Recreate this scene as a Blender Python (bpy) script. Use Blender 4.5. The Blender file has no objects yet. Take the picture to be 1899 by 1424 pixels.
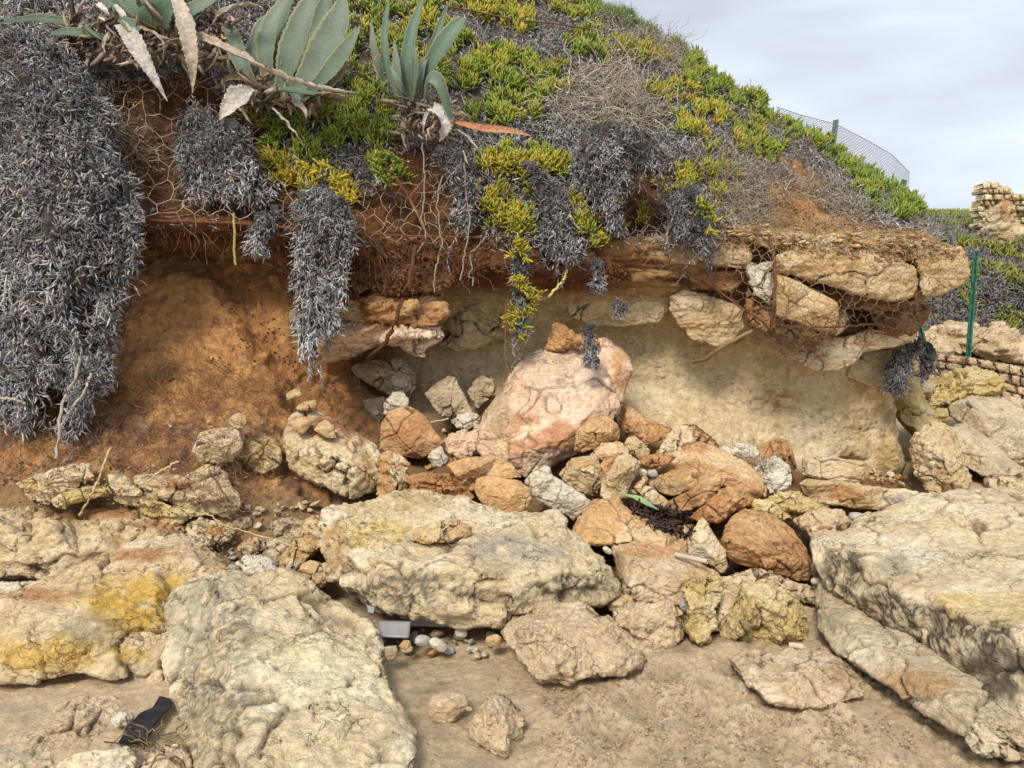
import bpy, math, random
import numpy as np
from mathutils import Vector, Matrix
from mathutils.geometry import delaunay_2d_cdt

SC = bpy.context.scene
COLL = SC.collection
R = math.radians

# ------------------------------------------------------------------ camera
F_PX, CU, CV = 1426.0, 949.5, 712.0           # focal length and centre in photo pixels (1899 x 1424)
PITCH, CAMZ = R(7.0), 1.5
cam_data = bpy.data.cameras.new('camera')
cam = bpy.data.objects.new('camera', cam_data); COLL.objects.link(cam)
cam.location = (0, 0, CAMZ); cam.rotation_euler = (R(90) - PITCH, 0, 0)
cam_data.sensor_width = 36; cam_data.lens = 36 * F_PX / 1899
cam_data.clip_start = 0.05; cam_data.clip_end = 2000
SC.camera = cam

# ------------------------------------------------------------------ world, sun, exposure
SUN_EL, SUN_AZ = R(45), R(200)                # azimuth clockwise from +Y (behind the camera, a little left)
w = bpy.data.worlds.new('World'); SC.world = w; w.use_nodes = True
nt = w.node_tree; nt.nodes.clear()
def N(nt, t, **kw):
    n = nt.nodes.new(t)
    for k, v in kw.items(): setattr(n, k, v)
    return n
out = N(nt, 'ShaderNodeOutputWorld'); bg = N(nt, 'ShaderNodeBackground')
sky = N(nt, 'ShaderNodeTexSky', sky_type='NISHITA'); sky.sun_disc = False
sky.sun_elevation = SUN_EL; sky.sun_rotation = SUN_AZ; sky.dust_density = 2.0
tc = N(nt, 'ShaderNodeTexCoord')
mp = N(nt, 'ShaderNodeMapping'); mp.inputs['Scale'].default_value = (1.0, 1.0, 3.6)
mp.inputs['Rotation'].default_value = (0.1, 0.16, 0.4)
n1 = N(nt, 'ShaderNodeTexNoise'); n1.inputs['Scale'].default_value = 1.5; n1.inputs['Detail'].default_value = 7
n1.inputs['Roughness'].default_value = 0.5; n1.inputs['Distortion'].default_value = 0.25
r1 = N(nt, 'ShaderNodeValToRGB'); r1.color_ramp.elements[0].position = 0.3; r1.color_ramp.elements[1].position = 0.55
n2 = N(nt, 'ShaderNodeTexNoise'); n2.inputs['Scale'].default_value = 1.9; n2.inputs['Detail'].default_value = 6
n2.inputs['Roughness'].default_value = 0.45
r2 = N(nt, 'ShaderNodeValToRGB'); r2.color_ramp.elements[0].position = 0.41; r2.color_ramp.elements[1].position = 0.58
r2.color_ramp.elements[0].color = (6.6, 7.05, 8.1, 1); r2.color_ramp.elements[1].color = (9.3, 10.2, 11.4, 1)
mx = N(nt, 'ShaderNodeMix', data_type='RGBA'); mx.inputs[0].default_value = 1
mul = N(nt, 'ShaderNodeMath', operation='MULTIPLY_ADD'); mul.inputs[1].default_value = 0.3; mul.inputs[2].default_value = 0.7
L = nt.links.new
L(tc.outputs['Generated'], mp.inputs['Vector']); L(mp.outputs[0], n1.inputs['Vector']); L(mp.outputs[0], n2.inputs['Vector'])
L(n1.outputs[0], r1.inputs[0]); L(n2.outputs[0], r2.inputs[0]); L(r1.outputs[0], mul.inputs[0])
skb = N(nt, 'ShaderNodeMix', data_type='RGBA', blend_type='MULTIPLY'); skb.inputs[0].default_value = 1
skb.inputs[7].default_value = (1.5, 1.35, 1.2, 1)
L(sky.outputs[0], skb.inputs[6])
L(mul.outputs[0], mx.inputs[0]); L(skb.outputs[2], mx.inputs[6]); L(r2.outputs[0], mx.inputs[7])
L(mx.outputs[2], bg.inputs['Color']); bg.inputs['Strength'].default_value = 0.085
L(bg.outputs[0], out.inputs[0])

sd = bpy.data.lights.new('sun', 'SUN'); sd.energy = 3.0; sd.angle = R(15); sd.color = (1.0, 0.90, 0.74)
sun = bpy.data.objects.new('sun', sd); COLL.objects.link(sun)
sv = Vector((math.sin(SUN_AZ) * math.cos(SUN_EL), math.cos(SUN_AZ) * math.cos(SUN_EL), math.sin(SUN_EL)))
sun.rotation_euler = (-sv).to_track_quat('-Z', 'Y').to_euler()
SC.view_settings.view_transform = 'Standard'; SC.view_settings.look = 'None'
SC.view_settings.exposure = 0.22; SC.view_settings.gamma = 1; SC.view_settings.use_curve_mapping = False
SC.cycles.max_bounces = 6; SC.cycles.diffuse_bounces = 4; SC.cycles.glossy_bounces = 2

# ------------------------------------------------------------------ helpers
def P(u, v, Y):
    """world point at forward distance Y on the line of sight through photo pixel (u, v)"""
    u = np.asarray(u, float); v = np.asarray(v, float); Y = np.asarray(Y, float)
    a = (u - CU) / F_PX; b = (CV - v) / F_PX
    dy = math.cos(PITCH) + b * math.sin(PITCH); dz = -math.sin(PITCH) + b * math.cos(PITCH)
    t = Y / dy
    return np.stack([a * t, Y + 0 * t, CAMZ + dz * t], -1)

def project(p):
    x, y, z = p[:, 0], p[:, 1], p[:, 2] - CAMZ
    f = y * math.cos(PITCH) - z * math.sin(PITCH); up = y * math.sin(PITCH) + z * math.cos(PITCH)
    f = np.where(f > 0.05, f, 0.05)
    return CU + F_PX * x / f, CV - F_PX * up / f

_rng = np.random.RandomState(7)
_perm = _rng.permutation(256); _perm = np.concatenate([_perm, _perm, _perm])
_grad = _rng.normal(size=(256, 3)); _grad /= np.linalg.norm(_grad, axis=1)[:, None]
def perlin(p):
    pi = np.floor(p).astype(int); f = p - pi; pi &= 255
    w_ = f * f * f * (f * (f * 6 - 15) + 10)
    r = 0
    for i in (0, 1):
        for j in (0, 1):
            for k in (0, 1):
                h = _perm[_perm[_perm[pi[:, 0] + i] + pi[:, 1] + j] + pi[:, 2] + k]
                d = f - (i, j, k)
                g = (_grad[h] * d).sum(1)
                wt = (w_[:, 0] if i else 1 - w_[:, 0]) * (w_[:, 1] if j else 1 - w_[:, 1]) * (w_[:, 2] if k else 1 - w_[:, 2])
                r = r + g * wt
    return r * 1.6
def fbm(p, octv=4, rough=0.5, lac=2.03):
    s = 0; a = 1; n = 0
    for o in range(octv):
        s = s + a * perlin(p + 17.3 * o); n += a; a *= rough; p = p * lac
    return s / n
def ridged(p, octv=3):
    s = 0; a = 1; n = 0
    for o in range(octv):
        s = s + a * (1 - np.abs(perlin(p + 9.7 * o)) * 2); n += a; a *= 0.5; p = p * 2.1
    return s / n
def sstep(a, b, x):
    t = np.clip((x - a) / (b - a), 0, 1); return t * t * (3 - 2 * t)
def worley(p):
    """distance to the nearest and second nearest jittered lattice point"""
    pi = np.floor(p).astype(int)
    f1 = np.full(len(p), 9.0); f2 = np.full(len(p), 9.0)
    for i in (-1, 0, 1):
        for j in (-1, 0, 1):
            for k in (-1, 0, 1):
                c = pi + (i, j, k); q = c & 255
                h = _perm[_perm[_perm[q[:, 0]] + q[:, 1]] + q[:, 2]]
                d = np.linalg.norm(c + 0.5 + 0.45 * _grad[h] - p, axis=1)
                m = d < f1
                f2 = np.where(m, f1, np.minimum(f2, d)); f1 = np.where(m, d, f1)
    return f1, f2

def facet(p):
    """piecewise tilted planes, one to a cell: the look of fractured stone"""
    pi = np.floor(p).astype(int); f1 = np.full(len(p), 9.0); val = np.zeros(len(p))
    for i in (-1, 0, 1):
        for j in (-1, 0, 1):
            for k in (-1, 0, 1):
                c = pi + (i, j, k); q = c & 255
                h = _perm[_perm[_perm[q[:, 0]] + q[:, 1]] + q[:, 2]]
                dv = p - (c + 0.5 + 0.45 * _grad[h]); d = (dv * dv).sum(1)
                m = d < f1
                val = np.where(m, (dv * _grad[(h + 77) & 255]).sum(1) + 0.5 * _grad[(h + 31) & 255][:, 0], val); f1 = np.where(m, d, f1)
    return val

def smooth_normals(v, f):
    n = np.zeros_like(v)
    a, b, c = v[f[:, 0]], v[f[:, 1]], v[f[:, 2]]
    fn = np.cross(b - a, c - a)
    if f.shape[1] == 4: fn = fn + np.cross(c - a, v[f[:, 3]] - a)
    for k in range(f.shape[1]): 
        for ax in range(3): n[:, ax] += np.bincount(f[:, k], fn[:, ax], len(v))
    return n / (np.linalg.norm(n, axis=1)[:, None] + 1e-9)

def mesh_np(name, v, quads=None, tris=None, mat=None, col=None, parent=None, smooth=True, origin=None):
    me = bpy.data.meshes.new(name)
    v = np.asarray(v, float)
    if origin is None and parent is None:
        mn, mxx = v.min(0), v.max(0); origin = np.array([(mn[0] + mxx[0]) / 2, (mn[1] + mxx[1]) / 2, mn[2]])
    if origin is None: origin = np.zeros(3)
    if parent is not None: origin = np.array(parent.matrix_world.translation) if parent.get('_o') is None else np.array(parent['_o'])
    idx = []; st = []; tot = 0
    for f in (quads, tris):
        if f is None or len(f) == 0: continue
        f = np.asarray(f, np.int32); k = f.shape[1]
        idx.append(f.ravel()); st.append(tot + np.arange(len(f)) * k); tot += f.size
    idx = np.concatenate(idx); st = np.concatenate(st)
    me.vertices.add(len(v)); me.vertices.foreach_set('co', (v - origin).astype(np.float32).ravel())
    me.loops.add(len(idx)); me.loops.foreach_set('vertex_index', idx)
    me.polygons.add(len(st)); me.polygons.foreach_set('loop_start', st.astype(np.int32))
    if smooth: me.polygons.foreach_set('use_smooth', np.ones(len(st), bool))
    me.update(calc_edges=True); me.validate()
    if col is not None: add_col(me, col)
    if mat: me.materials.append(mat)
    o = bpy.data.objects.new(name, me); COLL.objects.link(o)
    if parent is not None: o.parent = parent
    else: o.location = origin
    o['_o'] = [float(x) for x in origin]
    return o
def add_col(me, col):
    at = me.color_attributes.new('Col', 'FLOAT_COLOR', 'POINT')
    c = np.ones((len(me.vertices), 4), np.float32); c[:, :3] = np.clip(col, 0, 1)
    at.data.foreach_set('color', c.ravel())
def tag(o, label=None, cat=None, group=None, kind=None):
    if label: o['label'] = label
    if cat: o['category'] = cat
    if group: o['group'] = group
    if kind: o['kind'] = kind
    return o
def empty(name, loc, label=None, cat=None, group=None):
    o = bpy.data.objects.new(name, None); COLL.objects.link(o); o.location = loc
    o.empty_display_size = 0.1; o['_o'] = [float(x) for x in loc]
    return tag(o, label, cat, group)

def in_poly(u, v, poly):
    c = np.zeros(len(u), bool); n = len(poly)
    for i in range(n):
        x1, y1 = poly[i][:2]; x2, y2 = poly[(i + 1) % n][:2]
        if y1 == y2: continue
        k = ((y1 > v) != (y2 > v)) & (u < (x2 - x1) * (v - y1) / (y2 - y1) + x1)
        c ^= k
    return c
def pts(s): return [tuple(float(x) for x in a.split(',')) for a in s.replace(';', ' ').split()]

# ------------------------------------------------------------------ materials
def principled(name, rough=0.9, spec=0.25):
    m = bpy.data.materials.new(name); m.use_nodes = True; t = m.node_tree
    b = t.nodes['Principled BSDF']; b.inputs['Roughness'].default_value = rough
    b.inputs['Specular IOR Level'].default_value = spec
    return m, t, b
def earth_mat(name, sc1, sc2, contrast, bump, bdist, dark=(0.35, 0.3, 0.25), speck=0.0, light=0.0, stretch=(1, 1, 1), rough=0.92, crackline=0.0, ridge=0.006, chip=0.0):
    """mineral surface: its own colour attribute, broken up by fine grain, specks and relief"""
    m, t, b = principled(name, rough); l = t.links.new
    at = N(t, 'ShaderNodeAttribute', attribute_name='Col')
    tc = N(t, 'ShaderNodeTexCoord'); mp = N(t, 'ShaderNodeMapping'); mp.inputs['Scale'].default_value = stretch
    l(tc.outputs['Object'], mp.inputs[0])
    a = N(t, 'ShaderNodeTexNoise'); a.inputs['Scale'].default_value = sc1; a.inputs['Detail'].default_value = 8; a.inputs['Roughness'].default_value = 0.72
    c = N(t, 'ShaderNodeTexNoise'); c.inputs['Scale'].default_value = sc2; c.inputs['Detail'].default_value = 6; c.inputs['Roughness'].default_value = 0.75
    for n in (a, c): l(mp.outputs[0], n.inputs['Vector'])
    mr = N(t, 'ShaderNodeMapRange'); mr.inputs[1].default_value = 0.3; mr.inputs[2].default_value = 0.7
    mr.inputs[3].default_value = 1 - contrast; mr.inputs[4].default_value = 1 + contrast
    l(a.outputs[0], mr.inputs[0])
    mr2 = N(t, 'ShaderNodeMapRange'); mr2.inputs[1].default_value = 0.3; mr2.inputs[2].default_value = 0.7
    mr2.inputs[3].default_value = 1 - contrast * 0.8; mr2.inputs[4].default_value = 1 + contrast * 0.8
    l(c.outputs[0], mr2.inputs[0])
    mm = N(t, 'ShaderNodeMath', operation='MULTIPLY'); l(mr.outputs[0], mm.inputs[0]); l(mr2.outputs[0], mm.inputs[1])
    vm = N(t, 'ShaderNodeVectorMath', operation='SCALE'); l(at.outputs['Color'], vm.inputs[0]); l(mm.outputs[0], vm.inputs['Scale'])
    last = vm.outputs[0]
    if speck:
        s = N(t, 'ShaderNodeTexNoise'); s.inputs['Scale'].default_value = sc2 * 0.55; s.inputs['Detail'].default_value = 4; s.inputs['Roughness'].default_value = 0.8
        l(mp.outputs[0], s.inputs['Vector'])
        sr = N(t, 'ShaderNodeMapRange'); sr.inputs[1].default_value = 0.58; sr.inputs[2].default_value = 0.66; sr.inputs[3].default_value = 0; sr.inputs[4].default_value = speck
        l(s.outputs[0], sr.inputs[0])
        mi = N(t, 'ShaderNodeMix', data_type='RGBA', blend_type='MULTIPLY'); l(sr.outputs[0], mi.inputs[0]); l(last, mi.inputs[6])
        mi.inputs[7].default_value = (*dark, 1); last = mi.outputs[2]
    if crackline:
        dn = N(t, 'ShaderNodeTexNoise'); dn.inputs['Scale'].default_value = 9; dn.inputs['Detail'].default_value = 5; l(mp.outputs[0], dn.inputs['Vector'])
        ad = N(t, 'ShaderNodeVectorMath', operation='MULTIPLY_ADD'); l(dn.outputs['Color'], ad.inputs[0]); ad.inputs[1].default_value = (0.22, 0.22, 0.22); l(mp.outputs[0], ad.inputs[2])
        vo = N(t, 'ShaderNodeTexVoronoi', feature='DISTANCE_TO_EDGE'); vo.inputs['Scale'].default_value = 11; l(ad.outputs[0], vo.inputs['Vector'])
        vr = N(t, 'ShaderNodeMapRange'); vr.inputs[1].default_value = 0.0; vr.inputs[2].default_value = 0.04; vr.inputs[3].default_value = 1; vr.inputs[4].default_value = 0; l(vo.outputs[0], vr.inputs[0])
        mn_ = N(t, 'ShaderNodeTexNoise'); mn_.inputs['Scale'].default_value = 4; mn_.inputs['Detail'].default_value = 4; l(mp.outputs[0], mn_.inputs['Vector'])
        mk = N(t, 'ShaderNodeMapRange'); mk.inputs[1].default_value = 0.52; mk.inputs[2].default_value = 0.66; mk.inputs[3].default_value = 0; mk.inputs[4].default_value = crackline; l(mn_.outputs[0], mk.inputs[0])
        mu = N(t, 'ShaderNodeMath', operation='MULTIPLY'); l(vr.outputs[0], mu.inputs[0]); l(mk.outputs[0], mu.inputs[1])
        mi2 = N(t, 'ShaderNodeMix', data_type='RGBA', blend_type='MULTIPLY'); l(mu.outputs[0], mi2.inputs[0]); l(last, mi2.inputs[6]); mi2.inputs[7].default_value = (0.3, 0.22, 0.16, 1); last = mi2.outputs[2]
    l(last, b.inputs['Base Color'])
    b0 = N(t, 'ShaderNodeBump'); b0.inputs['Strength'].default_value = 0.9 if crackline else 0; b0.inputs['Distance'].default_value = 0.02; b0.invert = True
    if crackline: l(mu.outputs[0], b0.inputs['Height'])
    b1 = N(t, 'ShaderNodeBump'); b1.inputs['Strength'].default_value = bump; b1.inputs['Distance'].default_value = bdist
    b2 = N(t, 'ShaderNodeBump'); b2.inputs['Strength'].default_value = bump; b2.inputs['Distance'].default_value = bdist * 0.6
    rg = N(t, 'ShaderNodeTexNoise', noise_type='RIDGED_MULTIFRACTAL'); rg.inputs['Scale'].default_value = sc1 * 1.1; rg.inputs['Detail'].default_value = 7; rg.inputs['Roughness'].default_value = 0.62
    l(mp.outputs[0], rg.inputs['Vector'])
    b3 = N(t, 'ShaderNodeBump'); b3.inputs['Strength'].default_value = 0.8; b3.inputs['Distance'].default_value = ridge; b3.invert = True
    l(rg.outputs[0], b3.inputs['Height']); l(b3.outputs[0], b0.inputs['Normal'])
    if chip:
        wv = N(t, 'ShaderNodeTexNoise'); wv.inputs['Scale'].default_value = chip * 0.8; wv.inputs['Detail'].default_value = 3; l(mp.outputs[0], wv.inputs['Vector'])
        wa = N(t, 'ShaderNodeVectorMath', operation='MULTIPLY_ADD'); l(wv.outputs['Color'], wa.inputs[0]); wa.inputs[1].default_value = (0.8 / chip,) * 3; l(mp.outputs[0], wa.inputs[2])
        prev = b3.outputs[0]
        for sc_, ds_ in ((chip, 0.35 / chip), (chip * 2.7, 0.3 / chip / 2.0)):
            vv_ = N(t, 'ShaderNodeTexVoronoi', feature='F1'); vv_.inputs['Scale'].default_value = sc_; l(wa.outputs[0], vv_.inputs['Vector'])
            bb_ = N(t, 'ShaderNodeBump'); bb_.inputs['Strength'].default_value = 0.55; bb_.inputs['Distance'].default_value = ds_; bb_.invert = True
            l(vv_.outputs['Distance'], bb_.inputs['Height']); l(prev, bb_.inputs['Normal']); prev = bb_.outputs[0]
        l(prev, b0.inputs['Normal'])
    l(a.outputs[0], b1.inputs['Height']); l(c.outputs[0], b2.inputs['Height']); l(b0.outputs[0], b1.inputs['Normal']); l(b1.outputs[0], b2.inputs['Normal']); l(b2.outputs[0], b.inputs['Normal'])
    return m
M_ROCK = earth_mat('limestone', 34, 170, 0.36, 0.8, 0.006, speck=0.6, crackline=0.45, stretch=(1, 1, 1.6), ridge=0.004, chip=30)
M_STRATA = earth_mat('bedded_limestone', 10, 45, 0.3, 0.8, 0.03, speck=0.6, stretch=(1, 1, 3.2))
M_SOIL = earth_mat('cliff_earth', 20, 90, 0.28, 0.9, 0.016, dark=(0.42, 0.28, 0.2), speck=0.7, crackline=0.2, ridge=0.006, chip=34)
M_SAND = earth_mat('beach_sand', 38, 210, 0.26, 1.0, 0.010, dark=(0.5, 0.44, 0.38), speck=0.5, chip=45)
def leaf_mat(name, rough, spec, var=0.15):
    m, t, b = principled(name, rough, spec); l = t.links.new
    at = N(t, 'ShaderNodeAttribute', attribute_name='Col'); tc = N(t, 'ShaderNodeTexCoord')
    a = N(t, 'ShaderNodeTexNoise'); a.inputs['Scale'].default_value = 60; a.inputs['Detail'].default_value = 4
    l(tc.outputs['Object'], a.inputs['Vector'])
    mr = N(t, 'ShaderNodeMapRange'); mr.inputs[1].default_value = 0.3; mr.inputs[2].default_value = 0.7; mr.inputs[3].default_value = 1 - var; mr.inputs[4].default_value = 1 + var
    l(a.outputs[0], mr.inputs[0])
    vm = N(t, 'ShaderNodeVectorMath', operation='SCALE'); l(at.outputs['Color'], vm.inputs[0]); l(mr.outputs[0], vm.inputs['Scale'])
    l(vm.outputs[0], b.inputs['Base Color'])
    bb = N(t, 'ShaderNodeBump'); bb.inputs['Strength'].default_value = 0.4; bb.inputs['Distance'].default_value = 0.004
    l(a.outputs[0], bb.inputs['Height']); l(bb.outputs[0], b.inputs['Normal'])
    return m
M_LEAF = leaf_mat('succulent_leaf', 0.45, 0.45)
M_DRY = leaf_mat('dry_leaf', 0.85, 0.2, 0.3)
M_AGAVE = leaf_mat('agave_leaf', 0.55, 0.35, 0.12)
M_WOOD = leaf_mat('dry_stem', 0.9, 0.15, 0.3)
def plain(name, c, rough=0.6, metal=0.0, var=0.2, sc=25):
    m, t, b = principled(name, rough, 0.4); l = t.links.new
    tc = N(t, 'ShaderNodeTexCoord'); a = N(t, 'ShaderNodeTexNoise'); a.inputs['Scale'].default_value = sc; a.inputs['Detail'].default_value = 5
    l(tc.outputs['Object'], a.inputs['Vector'])
    rp = N(t, 'ShaderNodeValToRGB'); rp.color_ramp.elements[0].position = 0.3; rp.color_ramp.elements[1].position = 0.7
    rp.color_ramp.elements[0].color = (*[x * (1 - var) for x in c], 1); rp.color_ramp.elements[1].color = (*[min(1, x * (1 + var)) for x in c], 1)
    l(a.outputs[0], rp.inputs[0]); l(rp.outputs[0], b.inputs['Base Color']); b.inputs['Metallic'].default_value = metal
    return m
M_WIRE = plain('weathered_wire', (0.30, 0.22, 0.15), 0.7, 0.2, 0.4)
M_WIRE_TAN = plain('pale_rusted_wire', (0.42, 0.32, 0.2), 0.75, 0.1, 0.4)
M_RUST = plain('rusty_steel', (0.16, 0.065, 0.035), 0.85, 0.2, 0.4, 60)
M_GREEN = plain('green_paint', (0.03, 0.15, 0.11), 0.6, 0, 0.6, 14)
M_GREY_GREEN = plain('faded_green_paint', (0.12, 0.20, 0.17), 0.6, 0, 0.3, 30)
M_LINK = plain('galvanised_wire', (0.32, 0.33, 0.34), 0.5, 0.4)
M_WHITE = plain('white_plastic', (0.26, 0.265, 0.28), 0.45, 0, 0.1)
M_BLACK = plain('black_plastic', (0.012, 0.014, 0.02), 0.55, 0, 0.5, 12)
M_CANE = plain('bleached_cane', (0.52, 0.45, 0.33), 0.7, 0, 0.1)
# ------------------------------------------------------------------ the beach
def axis(a, b, core0, core1, step, grow=1.12):
    c = list(np.arange(core0, core1, step)); s = step; x = core0
    left = []
    while x > a: s *= grow; x -= s; left.append(x)
    s = step; x = c[-1]; right = []
    while x < b: s *= grow; x += s; right.append(x)
    return np.array(left[::-1] + c + right)
def grid_faces(nr, nc):
    i = np.arange(nr - 1)[:, None] * nc + np.arange(nc - 1)[None, :]
    return np.stack([i, i + 1, i + nc + 1, i + nc], -1).reshape(-1, 4)
def ground_z(x, y):
    p = np.stack([x, y, 0 * x], -1)
    near = sstep(9, 5, y)
    u, v = project(np.stack([x, y, 0 * x], -1))
    rough = sstep(1190, 1290, v + 60 * perlin(p * 2.2)) * sstep(1000, 1150, u - (v - 1300) * -0.6 + 90 * perlin(p * 3 + 5)) + 0.22
    rough *= 1 - 0.85 * in_poly(u, v, pts('1570,1290 1640,1300 1760,1400 1700,1424 1600,1400')).astype(float)
    z = 0.03 * fbm(p * 1.3, 2) + 0.009 * fbm(p * 7, 3)
    cl = fbm(p * np.array([13, 19, 1]) + 3 * perlin(p * 2)[:, None], 4, 0.6)
    z = z + rough * 0.042 * np.clip(cl + 0.1, -0.25, 0.6) + (0.3 + rough) * 0.006 * fbm(p * np.array([31, 36, 1]), 3, 0.65)
    z = z + (0.25 + 1.4 * rough) * 0.010 * (0.55 - worley(np.stack([x * 30, y * 36, 0 * x + 0.5], -1) + 0.5 * perlin(p * 9)[:, None])[0]) * sstep(6, 4.5, y)
    for (fu, fv, r) in ((1370, 1240, .11), (1300, 1330, .10), (1450, 1390, .12), (1120, 1370, .10), (1560, 1360, .09), (1040, 1300, .08), (1240, 1250, .08), (1180, 1310, .09), (1340, 1290, .08)):
        c = P(fu, fv, 1.0); t = CAMZ / (CAMZ - c[2]); cx, cy = c[0] * t, c[1] * t
        d = np.hypot((x - cx) / 1.0, (y - cy) / 1.5) / r
        z = z - 0.025 * np.exp(-d ** 2 * 1.6) + 0.014 * np.exp(-((d - 1.15) / 0.3) ** 2)
    return z * near
gx = axis(-500, 500, -1.7, 2.3, 0.009); gy = axis(-60, 900, 2.1, 4.0, 0.009)
GX, GY = np.meshgrid(gx, gy); fx, fy = GX.ravel(), GY.ravel()
gv = np.stack([fx, fy, ground_z(fx, fy)], -1)
cn = fbm(gv * np.array([1.5, 1.5, 0]), 4)[:, None]; cn2 = fbm(gv * np.array([9, 9, 0]) + 5, 4)[:, None]
gc = np.array([0.63, 0.495, 0.325]) * (1 + 0.22 * cn + 0.16 * cn2)
gc = gc * (1 - 0.35 * sstep(0.02, -0.06, gv[:, 2] * 6 + 0.12 * cn2[:, 0])[:, None] * 0.5)
dkm = sstep(0.25, 0.5, fbm(gv * np.array([6, 6, 0]) + 40, 4) + 0.0)[:, None]
gc = gc * (1 - dkm * np.array([0.25, 0.3, 0.33]))
gr = mesh_np('ground', gv, grid_faces(len(gy), len(gx)), mat=M_SAND, col=gc, origin=np.zeros(3)); tag(gr, kind='structure')

# ------------------------------------------------------------------ the cliff and the hill above it
# stations from left to right; rows from the foot up: (u, v, forward distance)
def st(u, foot, rows, hill): return [(u,) + r for r in foot] + [(u,) + r for r in rows] + [(u,) + r for r in hill]
FL = [(1150, 3.40), (1075, 3.80), (960, 4.0), (885, 4.22)]
STN = [
 st(-420, FL, [(790, 4.4), (650, 4.65), (500, 4.85), (445, 5.0), (425, 4.75), (395, 4.7)], [(300, 4.8), (200, 4.95), (100, 5.15), (0, 5.4), (-420, 7.0)]),
 st(-100, FL, [(780, 4.45), (650, 4.7), (500, 4.95), (440, 5.1), (425, 4.8), (395, 4.75)], [(300, 4.85), (200, 5.0), (100, 5.2), (0, 5.5), (-400, 7.0)]),
 st(120, FL, [(780, 4.45), (650, 4.75), (500, 5.05), (440, 5.25), (425, 4.85), (395, 4.8)], [(290, 4.95), (190, 5.1), (90, 5.3), (0, 5.6), (-380, 7.0)]),
 st(300, FL, [(780, 4.5), (650, 4.85), (520, 5.15), (442, 5.45), (425, 4.9), (400, 4.85)], [(290, 5.05), (190, 5.15), (90, 5.4), (0, 5.7), (-350, 7.0)]),
 st(450, FL, [(800, 4.6), (670, 4.98), (530, 5.35), (452, 5.6), (428, 4.95), (405, 4.9)], [(300, 5.1), (200, 5.25), (100, 5.45), (0, 5.8), (-300, 7.1)]),
 st(560, [(1150, 3.45), (1070, 3.85), (980, 4.05), (925, 4.3)], [(835, 4.65), (720, 5.05), (570, 5.45), (475, 5.7), (440, 5.0), (415, 4.95)], [(310, 5.15), (205, 5.3), (100, 5.55), (0, 5.9), (-260, 7.2)]),
 st(650, [(1150, 3.5), (1060, 3.9), (970, 4.2), (900, 4.6)], [(790, 5.1), (705, 5.75), (600, 5.95), (520, 5.7), (468, 5.05), (435, 5.0)], [(320, 5.2), (210, 5.35), (100, 5.65), (0, 6.0), (-230, 7.3)]),
 st(760, [(1150, 3.5), (1060, 3.9), (970, 4.3), (880, 4.75)], [(785, 5.6), (720, 5.95), (640, 6.0), (540, 5.65), (480, 5.1), (440, 5.05)], [(330, 5.2), (215, 5.45), (100, 5.75), (0, 6.15), (-190, 7.3)]),
 st(900, [(1150, 3.5), (1060, 3.9), (970, 4.3), (880, 4.85)], [(800, 5.55), (700, 5.95), (620, 5.95), (540, 5.60), (495, 5.05), (455, 5.10)], [(345, 5.25), (225, 5.5), (110, 5.85), (10, 6.4), (-110, 7.3)]),
 st(1050, [(1150, 3.5), (1060, 3.9), (970, 4.3), (885, 4.9)], [(805, 5.53), (710, 5.93), (615, 5.93), (545, 5.48), (505, 5.15), (465, 5.15)], [(365, 5.3), (250, 5.6), (140, 6.0), (50, 6.6), (-25, 7.4)]),
 st(1200, [(1150, 3.55), (1060, 3.9), (970, 4.3), (890, 4.95)], [(815, 5.58), (720, 5.93), (600, 5.88), (535, 5.48), (500, 5.35), (450, 5.35)], [(375, 5.5), (280, 5.8), (180, 6.3), (100, 6.9), (35, 7.7)]),
 st(1350, [(1130, 3.6), (1050, 4.0), (970, 4.4), (900, 5.1)], [(842, 5.63), (745, 5.88), (645, 5.88), (565, 5.73), (530, 5.65), (445, 5.50)], [(400, 5.6), (330, 5.85), (265, 6.3), (205, 6.9), (152, 7.6)]),
 st(1500, [(1100, 3.7), (1030, 4.2), (985, 4.7), (930, 5.3)], [(886, 5.63), (785, 5.78), (680, 5.73), (610, 5.63), (570, 5.70), (450, 5.50)], [(420, 5.6), (375, 5.8), (335, 6.2), (290, 6.8), (250, 7.4)]),
 st(1620, [(1060, 3.9), (1010, 4.4), (960, 4.9), (930, 5.4)], [(886, 5.9), (800, 5.9), (710, 5.85), (640, 5.9), (580, 5.75), (455, 5.5)], [(435, 5.6), (408, 5.75), (380, 6.1), (355, 6.5), (328, 7.0)]),
 [(1700, 1010, 4.4), (1700, 970, 4.8), (1700, 940, 5.2), (1695, 905, 5.6), (1680, 885, 5.85), (1668, 800, 5.9), (1650, 710, 5.95), (1672, 645, 5.95), (1715, 570, 5.75), (1755, 468, 5.5), (1755, 462, 5.6), (1752, 455, 5.7), (1745, 445, 5.9), (1735, 430, 6.1), (1722, 412, 6.4)],
 [(1712, 1000, 4.6), (1710, 960, 5.0), (1706, 930, 5.4), (1700, 900, 5.7), (1698, 885, 6.0), (1690, 800, 6.2), (1655, 705, 6.3), (1680, 640, 6.25), (1718, 570, 6.05), (1768, 475, 5.8), (1768, 470, 5.9), (1767, 465, 6.0), (1764, 458, 6.2), (1760, 450, 6.5), (1755, 440, 6.8)],
]
NR = 15
S3 = np.array([[P(*c) for c in s] for s in STN])            # stations x rows x 3
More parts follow.
